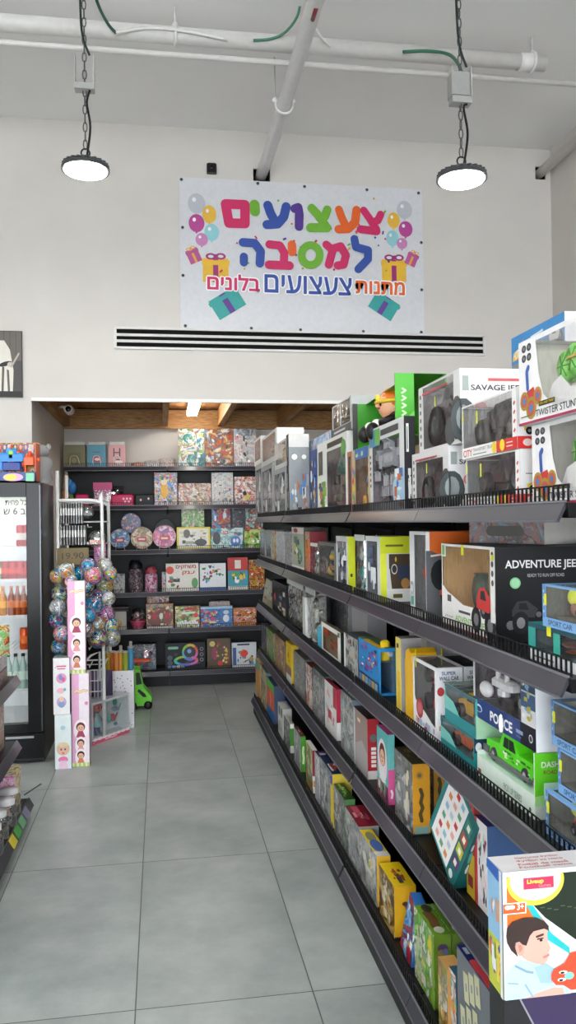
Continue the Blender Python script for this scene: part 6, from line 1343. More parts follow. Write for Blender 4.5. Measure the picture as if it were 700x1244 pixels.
# ================================================================ MIDDLE SHELF
z = SZ[3]+.001
hA_ = .098
for k, (xf, X, lb) in enumerate(((664, .835, 'lowest blue sport car box of the stack at the near end of the middle shelf'), (679, .85, 'second lowest blue sport car box of the stack on the middle shelf'), (671, .85, 'third lowest blue sport car box of the stack on the middle shelf'))):
    yb = (999, 954, 916)[k]; zz = z + k*hA_ + .001*k
    sportbox(lb, 3, xf, X, zz, hA_-.001, ('#b8202c', '#7a3a3a', '#a87a6a')[k])
# green pickup display
loc, w, d, h = place(3, 580, 651, 916, .17)
Yg, Yn = loc[1], loc[1]-w
t = thing('pickup_display_box', 'open green and white box with a lime green pickup truck on the middle shelf', 'toy truck box', loc, (0, 0, RZ), GRP[3])
q = MB(); gg = M('#5ac81c', .35); wt = M('#dfeee4', .4); bh = h*.36
q.box(0, 0, 0, w-.004, d, bh, wt, t='#c8ecd0'); q.box(w-.004, 0, 0, w, d, h, '#dfeadf', l=gg); q.box(.0, d-.006, bh, w-.004, d, h, gg); q.box(0, .0, bh, .003, d, bh+.012, wt)
fr_ = Face(q, (w,0,0), (0,1,0), (0,0,1), (1,0,0), d, h); fr_.poly([(0,.35),(1,.5),(1,1),(0,1)], '#62cc1e'); fr_.poly([(0,.2),(1,.35),(1,.5),(0,.35)], '#a8e08a'); fr_.t('DASH', .1, .78, .26, .09, '#e8e8dc', .02, .0); fr_.t('ROAD', .13, .68, .2, .06, '#8a2a34', .01); fr_.rect(.13, .3, .3, .25, '#c8f0d8')
fl_ = Face(q, (w-.004,d,0), (0,-1,0), (0,0,1), (-1,0,0), d, h); fl_.rect(.3, .78, .5, .12, '#e8d83a'); fl_.rect(.5, .75, .35, .08, '#d85a3c')
ff = Face(q, (0,0,0), (1,0,0), (0,0,1), (0,-1,0), w, bh); ff.rect(.02, .1, .06, .3, '#8a3a3c'); ff.t('PICK UP SERIES', .5, .3, .3, .3, '#6a8a74')
for k in range(3): ff.c(.93, .3, .0+.1, '#3a4a3c') if k == 0 else None
q.build('carton', t)
q = MB(); TX0, TX1 = .02, w-.03; gl = M('#58d81c', .3)
toy_w = TX1-TX0; zz = bh+.002; hh = h*.58
prof = [(0,.2),(.0,.5),(.03,.55),(.28,.6),(.36,.98),(.58,1),(.64,.62),(.98,.62),(1,.56),(1,.24),(.93,.18),(.08,.18)]
q.prism([(TX0+toy_w*a, zz+hh*b) for a, b in prof], 'y', .02, d*.6, gl); q.build('truck_body', t)
q = MB()
for pts in ([(.37,.6),(.47,.6),(.47,.9),(.4,.9)], [(.49,.6),(.61,.6),(.57,.9),(.49,.9)]): q.prism([(TX0+toy_w*a, zz+hh*b) for a, b in pts], 'y', .0185, .021, '#16201c')
q.prism([(TX0+toy_w*a, zz+hh*b) for a, b in [(.28,.61),(.36,.97),(.37,.97),(.3,.6)]], 'y', .03, d*.57, '#1a2420'); q.build('window_glass', t)
q = MB(); q.box(TX0-.012, .014, zz+hh*.14, TX0+.02, d*.62, zz+hh*.34, '#5a5c60'); q.box(TX1-.01, .014, zz+hh*.14, TX1+.01, d*.62, zz+hh*.3, '#55575a'); q.box(TX0+toy_w*.1, .012, zz+hh*.1, TX0+toy_w*.9, .03, zz+hh*.2, '#66686c'); q.box(TX0+toy_w*.36, .03, zz+hh*.99, TX0+toy_w*.55, d*.5, zz+hh*1.06, '#4a4c50')
ft = Face(q, (TX0, .0195, zz), (1,0,0), (0,0,1), (0,-1,0), toy_w, hh); ft.busy(5, ['#2a6a1c', '#3a8a2a', '#d8f0c8', '#4a4c3a'], 14, .04, .12, .35, .25, .9, .55); q.build('bumpers_and_trim', t)
for a in (.17, .8):
    for yy in (.03, d*.6-.01):
        q = MB(); r = hh*.2; q.lathe([(r*.5,-.014),(r*.95,-.014),(r,-.006),(r,.006),(r*.95,.014),(r*.5,.014)], (TX0+toy_w*a, yy, zz+r), '#2a2b2e', 18, 'y'); q.lathe([(r*.5,-.0145),(0,-.017),(0,.017),(r*.5,.0145)], (TX0+toy_w*a, yy, zz+r), '#9a9da2', 12, 'y'); q.build('wheel', t)
# police box stacked on it
zp = loc[2]+h+.002; Xp = .85
Yf, Yn = yE(576, Xp, zp), yE(652, Xp, zp); dp = .17; hp = 1.255-zp
def dpol(fc):
    f = fc['f']; f.rect(0, 0, 1, .3, '#1f3a78'); f.rect(.78, 0, .22, .3, '#191b28'); f.t('POLICE', .3, .06, .36, .15, '#f2f2f4', .03); f.e(.1, .15, .06, .06, '#c8d8f0'); f.e(.1, .14, .045, .04, '#1f3a78'); f.c(.93, .14, .055, '#e8e8ec'); f.c(.93, .14, .04, '#2a2c38'); f.rect(.72, .12, .1, .05, '#8a9ac0'); f.rect(.72, .06, .07, .03, '#5a6a90')
    f.rect(.8, .3, .2, .2, '#d8dadd'); f.rect(.8, .52, .2, .2, '#3a5a80'); f.rect(.8, .74, .2, .2, '#2a4a6a'); f.busy(6, ['#8ab0d0', '#e8ecf0', '#2a3440', '#c8b03a'], 14, .03, .12, .8, .3, .99, .95)
def polcar(mb, x0, y0, z0, x1, y1, z1):
    w, h = x1-x0, z1-z0; mb.cbox(x0, y1-.03, z0, x0+w*.8, y1-.015, z1, '#0e0f12', .006)
    toy_car(mb, x0+w*.1, y0+.015, z0, x0+w*.78, y0+.09, z0+h*.9, '#1c1e24')
    mb.cbox(x0+w*.22, y0-.005, z0+h*.42, x0+w*.6, y0+.03, z0+h*.62, '#f0f0f2', .008); mb.ring((x0+w*.4, y0+.005, z0+h*.68), .028, .007, '#f0f0f2', 'y', 14, 6); mb.cbox(x0+w*.34, y0-.004, z0+h*.25, x0+w*.46, y0+.02, z0+h*.42, '#e4e4e6', .006)
    mb.ell((x0+w*.1, y0+.0, z0+h*.24), (.035, .015, .022), '#f4f4f4', 14, 8)
wbox('police_car_box', 'dark blue and white window box with a police car stacked on the pickup box', 'toy car box', GRP[3], (Xp, Yf, zp), RZ, Yf-Yn, dp, hp, '#dcdee2', '!#15161a', (.02, .3, .8, .96), None, None, polcar, 'police_car', dpol, r='#e8e9ec', t='#d8dade')
q = MB(); q.lathe([(.004, -.0), (.006, .015), (.005, .03), (.003, .034), (.004, .04), (0, .045)], (0,0,0), M('#f2f2f2', .4), 12); tag(q.build('plastic_pawn', None, (on(0, Xp-.012, 609, 889))), 'small white plastic hook piece in front of the police box', 'hook')
# orange cars in teal boxes
def dteal2(fc):
    f, r = fc['f'], fc['r']; f.rect(0, 0, 1, .3, '#1f8a90'); f.poly([(0,.3),(.5,.3),(.3,.6),(0,.7)], '#7ac8c0'); f.rect(.0, .9, 1, .1, '#4a6a70')
    r.poly([(0,.55),(1,.55),(1,1),(0,1)], '#1c3a54'); r.poly([(0,0),(1,0),(1,.55),(0,.55)], '#1f8a90'); r.s_([(.35,.62),(.42,.9),(.38,.66),(.55,.68),(.6,.74),(.66,.66),(.8,.7)], .006, '#f0f2f2'); r.e(.08, .72, .06, .14, '#e4e8ea')
loc, w, d, h = place(3, 536, 577, 897, .16)
wbox('orange_car_box', 'teal window box with an orange car on the middle shelf, lower of two', 'toy car box', GRP[3], loc, RZ, w, d, h, '#3aa0a0', '#2a6a70', (.02, .1, .98, .92), None, (.02, .02, .98, .98), car('#e0641c'), 'toy_car', dteal2, r='#1f8a90')
z2 = loc[2]+h+.001
def dteal3(fc):
    dteal2(fc); r = fc['r']; r.poly([(0,0),(1,0),(1,1),(0,1)], '#a8d0b0'); r.poly([(0,.6),(1,.4),(1,1),(0,1)], '#4aa89a'); r.car(.45, .4, .3, '#a82c34')
loc, w, d, h = place(3, 541, 579, 850, .16, None, z2)
wbox('orange_car_box', 'teal window box with a yellow and red car, stacked on the orange car box', 'toy car box', GRP[3], loc, RZ, w, d, h, '#4ab0a8', '#3a5054', (.02, .1, .98, .95), None, (.02, .02, .98, .98), car('#e8b82a', trim='#c8402c'), 'toy_car', dteal3, r='#8ac0a8')
# wall climbing cars, two deep
def dwall(fc):
    f, r = fc['f'], fc['r']; f.poly([(0,0),(1,0),(1,.16),(.8,.2),(.5,.3),(.3,.34),(.1,.4),(0,.6)], '#ecebed'); f.e(.28, .3, .15, .14, '#a83038', 14); f.e(.28, .3, .1, .09, '#c86a6c', 12); f.busy(7, ['#4a78b8', '#a8c0d8', '#b83a44', '#c8a8a8'], 12, .06, .18, .05, .02, .95, .2); f.rect(0, .2, .08, .8, '#ecebed'); sticker(f, .12, .86, .01, .06)
    r.t('SUPER', .2, .9, .55, .05, '#3a5a8a', .02); r.t('WALL CAR', .1, .83, .76, .055, '#2a4a7a', .02); r.rect(.25, .8, .5, .015, '#b84a50'); r.e(.15, .68, .14, .06, '#b83a40'); r.busy(8, ['#c8686a', '#a83a40', '#d8a06a', '#8a8c90'], 8, .06, .2, .05, .05, .6, .5)
def wallcar(mb, x0, y0, z0, x1, y1, z1):
    w, h = x1-x0, z1-z0; mb.cbox(x0+w*.35, y0+.02, z0+h*.2, x0+w*.85, y1-.01, z0+h*.8, '#b81f2a', .02); mb.cbox(x0+w*.45, y0+.01, z0+h*.4, x0+w*.75, y0+.03, z0+h*.65, '#2a1c20', .01)
    for a, b in ((.3,.8),(.3,.3),(.8,.25),(.85,.75)): mb.lathe([(.01,-.015),(.028,-.015),(.028,.015),(.01,.015)], (x0+w*a, y0+.025, z0+h*b), '#222326', 14, 'y')
loc, w, d, h = place(3, 503, 532, 812, .085)
wbox('wall_car_box', 'white and red window box with a red wall climbing car on the middle shelf', 'toy car box', GRP[3], loc, RZ, w, d, h, '#ecebed', '#4a4648', (.06, .18, .92, .95), None, (.05, .05, .95, .95), wallcar, 'toy_car', dwall, r='#e6e6ea')
wbox('wall_car_box', 'second red wall climbing car box directly behind the first', 'toy car box', GRP[3], (loc[0]+d+.006, loc[1], loc[2]), RZ, w, d, h, '#ecebed', '#4a4648', (.06, .18, .92, .95), None, (.05, .05, .95, .95), wallcar, 'toy_car', dwall, r='#e6e6ea')
# pale boxes behind
G(3, 498, 520, 776, .1, 'beige box behind the wall climbing cars on the middle shelf', '#b4aea6', '#a8a4a0', X=1.02, draw=lambda fc: fc['r'].rect(.3, .5, .2, .3, '#c8a06a'), cat='toy box', name='toy_box')
G(3, 523, 560, 790, .1, 'grey box behind the teal car boxes on the middle shelf', '#9c9c9e', '#7a7c80', X=1.06, cat='toy box', name='toy_box')
# yellow rounded car shaped pack
loc, w, d, h = place(3, 493, 502.5, 790, .09)
t = thing('yellow_car_pack', 'rounded yellow car shaped pack beside the wall climbing car box', 'toy car box', loc, (0, 0, RZ), GRP[3])
q = MB(); q.prism([(0,0),(w,0),(w,h*.8),(w*.85,h*.95),(w*.5,h),(w*.15,h*.95),(0,h*.8)], 'y', 0, d, M('#f0b81c', .3)); q.build('shell', t)
q = MB(); f = Face(q, (w,0,0), (0,1,0), (0,0,1), (1,0,0), d, h*.8); f.rect(.1, .86, .7, .1, '#1c1c1c'); f.rect(.05, .2, .2, .4, '#2a2620'); f.rect(.1, .0, .7, .12, '#d89a1c'); q.build('print', t)
def dgy(fc): f, r = fc['f'], fc['r']; f.rect(0, 0, 1, 1, '#e8d46a'); f.rect(.2, .05, .6, .5, '#e0b82c'); f.rect(.2, .86, .4, .06, '#2c2c2c'); r.rect(.06, .06, .88, .88, '#98989a')
G(3, 482, 488.5, 776, 513, 'grey box with a pale yellow edge on the middle shelf', '#e8d88a', '#a09e9c', draw=dgy, cat='toy box', name='toy_box')
def dblue3(fc):
    f, r, t_ = fc['f'], fc['r'], fc['t']; f.busy(9, ['#3a50c0', '#8a3a8a', '#c83a5a', '#2a8ac8', '#e8e0d0', '#4a3a9a', '#e0b03a'], 30, .05, .2, .05, .3, .95, .95); f.rect(0, 0, 1, .26, '#2a3a5a')
    for k in range(6): f.rect(.03+.16*k, .04, .13, .18, ['#5a8ac0', '#c8a86a', '#8ab0d0'][k % 3])
    t_.rect(0, 0, 1, 1, '#5a7a5a'); t_.rect(.2, 0, .8, .4, '#e0b02c')
W(3, 436.5, 461, 788, 481, 'bright blue box with purple pictures and a clear side on the middle shelf', '#2486c8', '#5a8ab0', 'toy box', 'toy_box', win=(.8, .85, .9, .92), winr=(.12, .05, .95, .92), toy=lambda mb, x0, y0, z0, x1, y1, z1: (mb.ell((x1-.03, y0+.04, z0+(z1-z0)*.75), (.02, .025, .022), '#dfe4ea', 12, 8), mb.cbox(x1-.05, y0+.01, z0+.03, x1-.02, y0+.04, z0+(z1-z0)*.55, '#22242a', .01), mb.cbox(x1-.045, y0+.01, z0, x1-.012, y0+.045, z0+.08, '#f0d01c', .008), toy_bits(mb, x1-.06, y0+.04, z0, x1-.01, y1, z1, ['#8a9aa4', '#b8c4cc', '#5a6a74'], 5, 8)), toyname='toy_parts', draw=dblue3, r='#2a8ac8', t='#c8a83a')
def dgr3(fc): f = fc['f']; f.rect(0, .0, .12, 1, '#dfdfdc'); f.busy(10, ['#5a605c', '#8a908c', '#3a3c3a', '#c8b8a0', '#a83a3a'], 16, .08, .24, .14, .05, .98, .95)
G(3, 418.5, 435.5, 778, .1, 'grey box with robot artwork left of the bright blue box', 'grey:6:24', '#4a5450', draw=dgr3, cat='toy box', name='toy_box')
def dwo(fc): f = fc['f']; f.rect(.86, .82, .1, .14, '#4a5a3a')
W(3, 391, 414.5, 769, 418, 'white framed window box with an orange reptile toy on the middle shelf', '#e4e6e2', '#8a5a2c', 'toy animal box', 'animal_box', win=(.09, .12, .86, .86), toy=bits(['#d8641c', '#a84a1c', '#e08a3a', '#6a9a4a', '#c83a2a'], 11, 11), toyname='toy_reptile', draw=dwo, r='#1c1d1e', t='#5a4a34')
G(3, 386, 390.5, 764, .1, 'thin cyan box left of the orange reptile box', '#4ab8d8', '#3a90b0', cat='toy box', name='toy_box')
G(3, 402, 424, 728, .1, 'large grey printed box at the back of the middle shelf', 'grey:9:18', '#8a8c90', X=1.0, cat='toy box', name='toy_box')
G(3, 425, 447, 740, .1, 'light grey box at the back of the middle shelf behind the blue box', '#b8b8b8', '#a0a0a2', X=1.02, cat='toy box', name='toy_box')
bag(3, 372, 385, 718, .1, 'tall clear pack with grey pieces on the middle shelf', art('film', 4, 40), seed=6)
G(3, 363, 384, 716, .12, 'pale grey box standing behind the tall clear pack', '#9a9c9c', '#b0b2b2', X=.98, cat='toy box', name='toy_box')
bag(3, 349, 371, 712, .1, 'clear bag with green pieces on the middle shelf', art('film', 6, 30), seed=7)
G(3, 368, 371.5, 726, .06, 'thin white edged card beside the clear green bag', '#c8ccc8', '#d8dad8', cat='toy box', name='toy_box', X=.835)
def dblk(fc): f = fc['f']; f.c(.22, .52, .12, '#c83a4a'); f.busy(11, ['#c8b89a', '#3a6ab0', '#5a8ac8', '#e0e0dc', '#2a2c34'], 14, .08, .22, .4, .1, .98, .9)
G(3, 331, 348, 712, .1, 'black game box with a red dot towards the far end of the middle shelf', '#141519', '#101114', draw=dblk)
loc, w, d, h = place(3, 316, 329, 706, .06)
game_box('board_game', 'green and white game leaning at the far end of the middle shelf', 'board game', GRP[3], (loc[0]+.02, loc[1], loc[2]), RZ, w, .04, h*.9, 'teal:9:24', '#3a4a44', None, rnd(30, ['#dfe8dc', '#5a8a7a', '#b84a4a', '#2a3a3a'], 14, lo=.08, hi=.25), lean=-.18)
# ================================================================ FOURTH SHELF
z = SZ[4]+.001
# football game on a pile at the near end of the unit
pn = on(1, 1.33, 613, 1215); zb_ = pn.z; Xf_, Yn = pn.x, pn.y; Yf = yE(595, Xf_, zb_); hf = zE(1060, Xf_, Yn)-zb_; wf = .29
def dfoot(fc):
    r, f, t_ = fc['r'], fc['f'], fc['t']
    X = lambda m: m/r.W; hw = r.H; 
    r.rect(0, 0, 1, 1, '#dddcde')
    def P(px, py): return ((px-613)/ (hw_px*r.W/r.H), (1217-py)/hw_px)      # picture layout measured on the carton front
    hw_px = 157.
    def poly(pts, col): r.poly([P(*p) for p in pts], col)
    poly([(618,1064),(720,1064),(720,1160),(668,1120),(645,1095),(618,1100)], '#1f2a1e'); poly([(720,1064),(760,1064),(760,1212),(720,1212)], '#26382a')
    poly([(618,1066),(632,1063),(640,1080),(648,1100),(660,1115),(672,1130),(640,1132),(618,1140)], '#e86a1c')
    poly([(640,1096),(650,1100),(676,1140),(700,1160),(700,1168),(668,1146)], '#1fb4b8')
    for k in range(9): r.rect(*P(662+9*k, 1108+2*(k % 3)), X(.008), .008, '#4a5a44')
    cx, cy = P(656, 1073); [r.poly([(cx+X(rx)*math.cos(2*PI*i/40), min(.962, cy+dy+ry*math.sin(2*PI*i/40))) for i in range(40)], cl) for rx, ry, dy, cl in ((.053, .195, 0, '#d8dc48'), (.047, .165, .01, '#dcd6dc'))]
    r.rect(0, .962, 1, .038, '#dddcde'); a, b = P(640, 1083); c, d_ = P(680, 1069); r.rect(a, b, c-a, d_-b, '#d82c54'); r.t('Liveup', a+(c-a)*.12, b+(d_-b)*.36, (c-a)*.55, (d_-b)*.5, '#f6e04a', .03); r.t('Games', a+(c-a)*.5, b+(d_-b)*.1, (c-a)*.4, (d_-b)*.3, '#f0a0a0')
    a, b = P(613, 1112); c, d_ = P(643, 1098); r.rect(a, b, c-a, d_-b, '#f2f0ee'); r.rect(a, b+.008, (c-a)*.96, (d_-b)-.016, '#e0581c'); r.t('3+', a+(c-a)*.6, b+.03, (c-a)*.3, .05, '#f8efe8', .02)
    for k in (0, 1): r.e(a+(c-a)*(.2+.17*k), b+.055, X(.006), .018, '#f8efe8', 10)
    # the boy: shirt, arm, neck, face in profile, ear, hair
    poly([(614,1217),(614,1190),(616,1182),(628,1174),(634,1169),(655,1174),(672,1188),(676,1200),(700,1204),(700,1217)], '#b4cbdb'); poly([(652,1180),(668,1176),(690,1192),(676,1202),(660,1200)], '#98b8d2')
    poly([(640,1217),(655,1212),(678,1207),(690,1209),(692,1217)], '#d8a596'); r.s_([P(628,1176), P(642,1184), P(650,1186)], .004, '#7f9db4'); r.s_([P(618,1196), P(630,1198)], .003, '#8aa8be'); r.s_([P(640,1200), P(650,1216)], .003, '#8aa8be')
    poly([(632,1160),(640,1168),(655,1175),(661,1172),(662,1160)], '#cc9484')
    poly([(634,1145),(640,1136),(652,1132),(666,1131),(671,1133),(670,1142),(671,1150),(674,1157),(674,1159),(671,1161),(672,1165),(671,1168),(669,1174),(664,1177),(654,1175),(642,1170),(635,1160)], '#dba898')
    poly([(628,1148),(636,1147),(640,1152),(638,1162),(633,1164),(628,1158)], '#d29a8a'); poly([(631,1150),(636,1150),(637,1156),(633,1160)], '#b87c70')
    poly([(616,1138),(617,1128),(624,1121),(640,1117),(655,1118),(666,1123),(672,1130),(672,1136),(666,1133),(652,1135),(647,1140),(642,1152),(637,1150),(633,1146),(628,1147),(627,1152),(631,1165),(622,1156),(617,1146)], '#33201c')
    r.s_([P(656,1142), P(664,1140)], .004, '#4a2e26'); r.e(*P(661.5,1147), X(.003), .009, '#2a1a18', 10); r.s_([P(657,1145), P(664,1144.5)], .0025, '#3a2420'); r.s_([P(665,1168), P(671,1166)], .004, '#c07a74'); r.e(*P(671,1160.5), X(.002), .006, '#d09a8e', 8)
    # red toy
    poly([(674,1190),(678,1184),(692,1178),(700,1166),(740,1160),(740,1212),(700,1212),(690,1205),(680,1204),(674,1197)], '#e04a2c'); r.e(*P(690,1189), X(.008), .014, '#f4f2ee', 12); r.e(*P(689,1189.5), X(.004), .009, '#1a1a1c', 10); r.e(*P(688,1198), X(.008), .014, '#f4f2ee', 12); r.e(*P(687,1198.5), X(.004), .009, '#1a1a1c', 10); r.e(*P(698,1194), X(.009), .03, '#7ac8b8', 12)
    t_.rect(0, 0, 1, 1, '#dcdadc')
    for k, s_ in enumerate(('Football game', 'Fotbal de masă', 'Футбол на маса', 'Настолен футбол')):
        t_u = Face(fc['t'].mb, (f.W*.9-.2*f.W*k, .048, f.H), (0,1,0), (-1,0,0), (0,0,1), wf, f.W); t_u.k = 6; t_u.t(s_, -.04+.01*k, -.02, .34-.02*k, .15, '#b8564c', .02)
    f.rect(0, 0, 1, 1, '#8ab8dc'); f.rect(0, 0, 1, .42, '#b8c23a'); f.busy(12, ['#e8d04a', '#5a8a4a', '#c85a3a', '#e0e8ee', '#7a4a8a', '#3a5aa0'], 22, .08, .3, .02, .02, .98, .45); f.busy(13, ['#c89a7a', '#dfe8f0'], 6, .1, .25, .05, .5, .95, .8); f.poly([(0,1),(.8,1),(.8,.9),(0,.93)], '#2a5ab0'); f.rect(.85, 0, .15, 1, '#dfe2e4')
game_box('football_game', 'white football game carton with a boy in profile, nearest the viewer', 'board game', None, (Xf_, Yf, zb_), RZ, Yf-Yn, wf, hf, '#8ab8dc', '#dddcde', '#dcdadc', dfoot)
def dmin(fc):
    f, t_ = fc['f'], fc['t']; f.rect(0, 0, .2, 1, '#c83a44'); f.busy(14, ['#c83a4a', '#5a3a6a', '#8ac8a0', '#e8c8d0', '#2a2a3a'], 24, .06, .2, .2, .03, .97, .95); t_.busy(15, ['#2a5ab0', '#b83044', '#1c2a5a', '#3a7a5a'], 14, .1, .35)
G(4, 578, 594, 1005, 645, 'white game box with small red pictures behind the football carton', '#e8e6e8', '#3a5a8a', '#1c2f6a', draw=dmin, X=.87)
def dry(fc): f = fc['f']; f.rect(0, .45, 1, .55, '#b84038'); f.rect(0, 0, 1, .45, '#c8a82c'); f.busy(16, ['#e8c8a0', '#8a2a2a', '#e0a03a'], 12, .08, .25, .05, .5, .95, .98); f.rect(.2, .1, .6, .12, '#7a2a2a')
G(4, 567.5, 578, 975, .08, 'red and yellow game box beside the white game box on the fourth shelf', '#b84038', '#8a2c28', draw=dry, X=.87)
# tilted teal game
def dtil(fc):
    f, r = fc['f'], fc['r']; f.poly([(0,.0),(.12,0),(.12,1),(0,1)], '#1f7a7c'); f.rect(.1, .04, .62, .92, '#eceaea'); f.rect(.72, 0, .28, 1, '#1f6a6c')
    for k in range(6):
        for j in range(3): f.rect(.2+.17*j, .1+.15*k, .1, .07, ['#e0a8a0', '#c83a44', '#5a9a7a', '#8ac0d8', '#d88a4a', '#b8c8d8'][(k+j*2) % 6])
    for k in range(4): f.rect(.76, .22+.18*k, .18, .14, ['#5a3a6a', '#b8b83a', '#a84a3a', '#3a8a7a'][k]); f.rect(.81, .25+.18*k, .08, .07, '#e8e4d8')
    f.e(.85, .1, .06, .05, '#dfe8e4'); r.busy(17, ['#5ab0b0', '#dfeaea'], 8, .1, .3)
pt_ = on(0, .83, 547, 1070)
game_box('board_game', 'teal game box tipped onto its corner on the fourth shelf', 'board game', GRP[4], (.835, pt_.y+.20, SZ[4]+.115), RZ, .235, .05, .26, '#2a8486', '#1f6a6c', '#3a8a8c', dtil, tilt=.52, lean=-.12)
def dye(fc):
    f, r, t_ = fc['f'], fc['r'], fc['t']; f.busy(18, ['#a8a4a0', '#c8c4be', '#8a8c8e', '#d8cfb0'], 16, .1, .35); r.s_([(.5,.2),(.42,.3),(.56,.38),(.45,.46),(.55,.56),(.45,.64)], .013, '#5a4a2a'); r.c(.4, .84, .22, '#c8903a'); r.c(.4, .84, .12, '#7a6a4a'); r.rect(.1, .02, .8, .1, '#8ab0a8'); t_.busy(19, ['#8a7a4a', '#3a3a34', '#c8a04a'], 10, .1, .3)
G(4, 480, 502.5, 929, 523, 'yellow-orange game box with a grey front on the fourth shelf', 'grey:3:14', '#dfa02c', '#4a4634', draw=dye)
G(4, 503, 528, 918, .045, 'second yellow-orange game box standing further back on the fourth shelf', 'grey:4:14', '#d89a2c', X=.96, draw=dye)
def ddol(fc):
    f, r = fc['f'], fc['r']; f.rect(0, 0, 1, 1, '#5ab8b8'); f.e(.5, .55, .42, .32, '#f0d8e4'); f.kid(.5, .62, .14, hair='#5a2c1c', dress='#e8e4e8'); f.rect(0, 0, 1, .24, '#8a3a5a'); f.busy(20, ['#e8c8d8', '#3a2a34', '#7ab08a', '#c85a8a'], 12, .08, .25, .02, .02, .98, .3)
    r.rect(0, .5, 1, .5, '#6ac0c0'); r.rect(0, 0, 1, .5, '#d85a9a'); r.s_([(.5,.1),(.6,.16),(.45,.2)], .008, '#f0e0e8')
G(4, 459, 472.5, 893, 480, 'turquoise and pink game box with a girl on the fourth shelf', '#5ab8b8', '#d85a9a', draw=ddol)
def dmon(fc):
    f, r = fc['f'], fc['r']; f.poly([(.15,0),(1,0),(1,.4),(.6,.55),(.15,.4)], '#a8a4a4'); f.rect(.3, .82, .2, .06, '#e0d8a8'); f.rect(.0, 0, .12, 1, '#c8c8c6'); r.rect(0, 0, 1, .14, '#dcdad6'); r.t('לופונומ', .0, .2, 1, .35, '#f0e8e4', .02, 0); r.e(.5, .7, .3, .06, '#6a6a6c')
def dmon2(fc):
    f, r = fc['f'], fc['r']; f.poly([(.15,0),(1,0),(1,.4),(.6,.55),(.15,.4)], '#a8a4a4'); f.rect(.3, .82, .2, .06, '#e0d8a8'); f.rect(.0, 0, .12, 1, '#c8c8c6'); r.rect(0, 0, 1, .14, '#dcdad6'); r.e(.5, .68, .3, .07, '#6a6a6c')
    for k in range(5): r.rect(.3, .2+.07*k, .42, .05, '#eae2de')
G(4, 430.5, 447.5, 874, 461, 'grey-brown game box with a dark red side on the fourth shelf', '#9a8480', '#a81c28', '#3a2c2c', draw=dmon2)
G(4, 414.5, 430, 851, .05, 'pale blue-grey game box left of the dark red sided box', 'grey:7:16', '#6a7a84', draw=rnd(24, ['#8aa0a8', '#b8c4c8', '#c8c04a', '#6a8090'], 12, lo=.08, hi=.25))
def dwr(fc): f, r = fc['f'], fc['r']; f.busy(25, ['#c8ccd0', '#8ab0b8', '#b83a44', '#e4e4e2', '#d8a0a0'], 18, .08, .28); f.rect(.75, .6, .25, .4, '#b83a44'); r.rect(0, .35, 1, .65, '#b82c48'); r.rect(0, 0, 1, .35, '#e4e2e0')
G(4, 395, 409.5, 838, 414, 'white and red game box on the fourth shelf', '#d8d8d6', '#b82c48', draw=dwr)
G(4, 380.5, 394.5, 823, .05, 'grey-green game box on the fourth shelf', 'grey:11:20', '#5a6460', draw=rnd(26, ['#8a9a90', '#b0b8b0', '#6a7470', '#c8b89a'], 12, lo=.08, hi=.25))
G(4, 372, 380, 812, .05, 'narrow brown and red game box on the fourth shelf', 'red:9:16', '#6a3028')
G(4, 357.5, 371, 802, .05, 'greenish grey game box with wavy print on the fourth shelf', 'film:8:26', '#5a5c58', draw=rnd(27, ['#8a9284', '#b4b8a8', '#6a7064'], 14, lo=.08, hi=.25))
def dys(fc): f = fc['f']; f.rect(0, .4, 1, .6, '#e0c01c'); f.rect(0, .18, 1, .22, '#8a6a5a'); f.rect(0, 0, 1, .18, '#e4e4e2'); f.busy(28, ['#3a3a30', '#c83a3a'], 5, .1, .3, .1, .4, .9, .95)
G(4, 348, 354.5, 784, .05, 'narrow box with a bright yellow upper half on the fourth shelf', '#e0c01c', '#c8a81c', draw=dys)
G(4, 334, 347, 781, .05, 'grey and tan game box left of the yellow one on the fourth shelf', 'fall:5:22', '#6a6458', draw=rnd(29, ['#b8b0a0', '#8a8478', '#d8d0b8', '#7a8a7a'], 12, lo=.08, hi=.25))
G(4, 324, 333, 770, .05, 'green topped white game box towards the far end of the fourth shelf', 'green:4:22', '#6a7a54')
G(4, 318, 323, 762, .05, 'dark blue thin box at the far end of the fourth shelf', 'navy:6:24', '#2a3450')
# ================================================================ BOTTOM SHELF
def dblkp(fc): r = fc['r']; r.poly([(.3,.0),(1,0),(1,1),(.1,1),(.24,.9)], '#35284e'); r.s_([(.08,.9),(.1,.93),(.12,.9),(.1,.86)], .006, '#c8c8ca'); r.s_([(.1,1),(.24,.9),(.3,.0)], .003, '#8a8a90'); r.e(.7, .9, .2, .07, '#4a2c54')
game_box('board_game', 'tall black and purple box standing under the football carton', 'board game', None, (Xf_, Yf+.001, .001), RZ, Yf-Yn, wf, zb_-.003, '#1c1d20', '#26262a', '#2a2a34', dblkp)
def dtile(fc):
    f, r, t_ = fc['f'], fc['r'], fc['t']
    for k, (a, b) in enumerate(((.2,.6),(.36,.66),(.52,.72),(.1,.25),(.28,.32),(.46,.38),(.14,.02),(.34,.06))): f.rect(a, b, .14, .26, '#c8c8a4', .12); f.rect(a+.05, b+.1, .04, .07, '#7a8a94', .12)
    f.s_([(.8,.5),(.86,.62),(.82,.4),(.8,.25)], .016, '#c88a8a'); t_.s_([(.35,.5),(.5,.4),(.65,.55),(.8,.45),(.92,.5)], .022, '#d84a50'); t_.rect(.06, .3, .14, .4, '#c8d8e8'); r.rect(0, 0, .6, 1, '#b01c28')
G(5, 557, 602, 1212, 614, 'grey tile game box with a navy lid at the near end of the bottom shelf', '#6a7078', '#a81c28', '#22306a', draw=dtile)
def dtan(fc): f = fc['f']; f.busy(31, ['#c8a05a', '#a8905a', '#e0c890', '#8a9a9a'], 12, .1, .3)
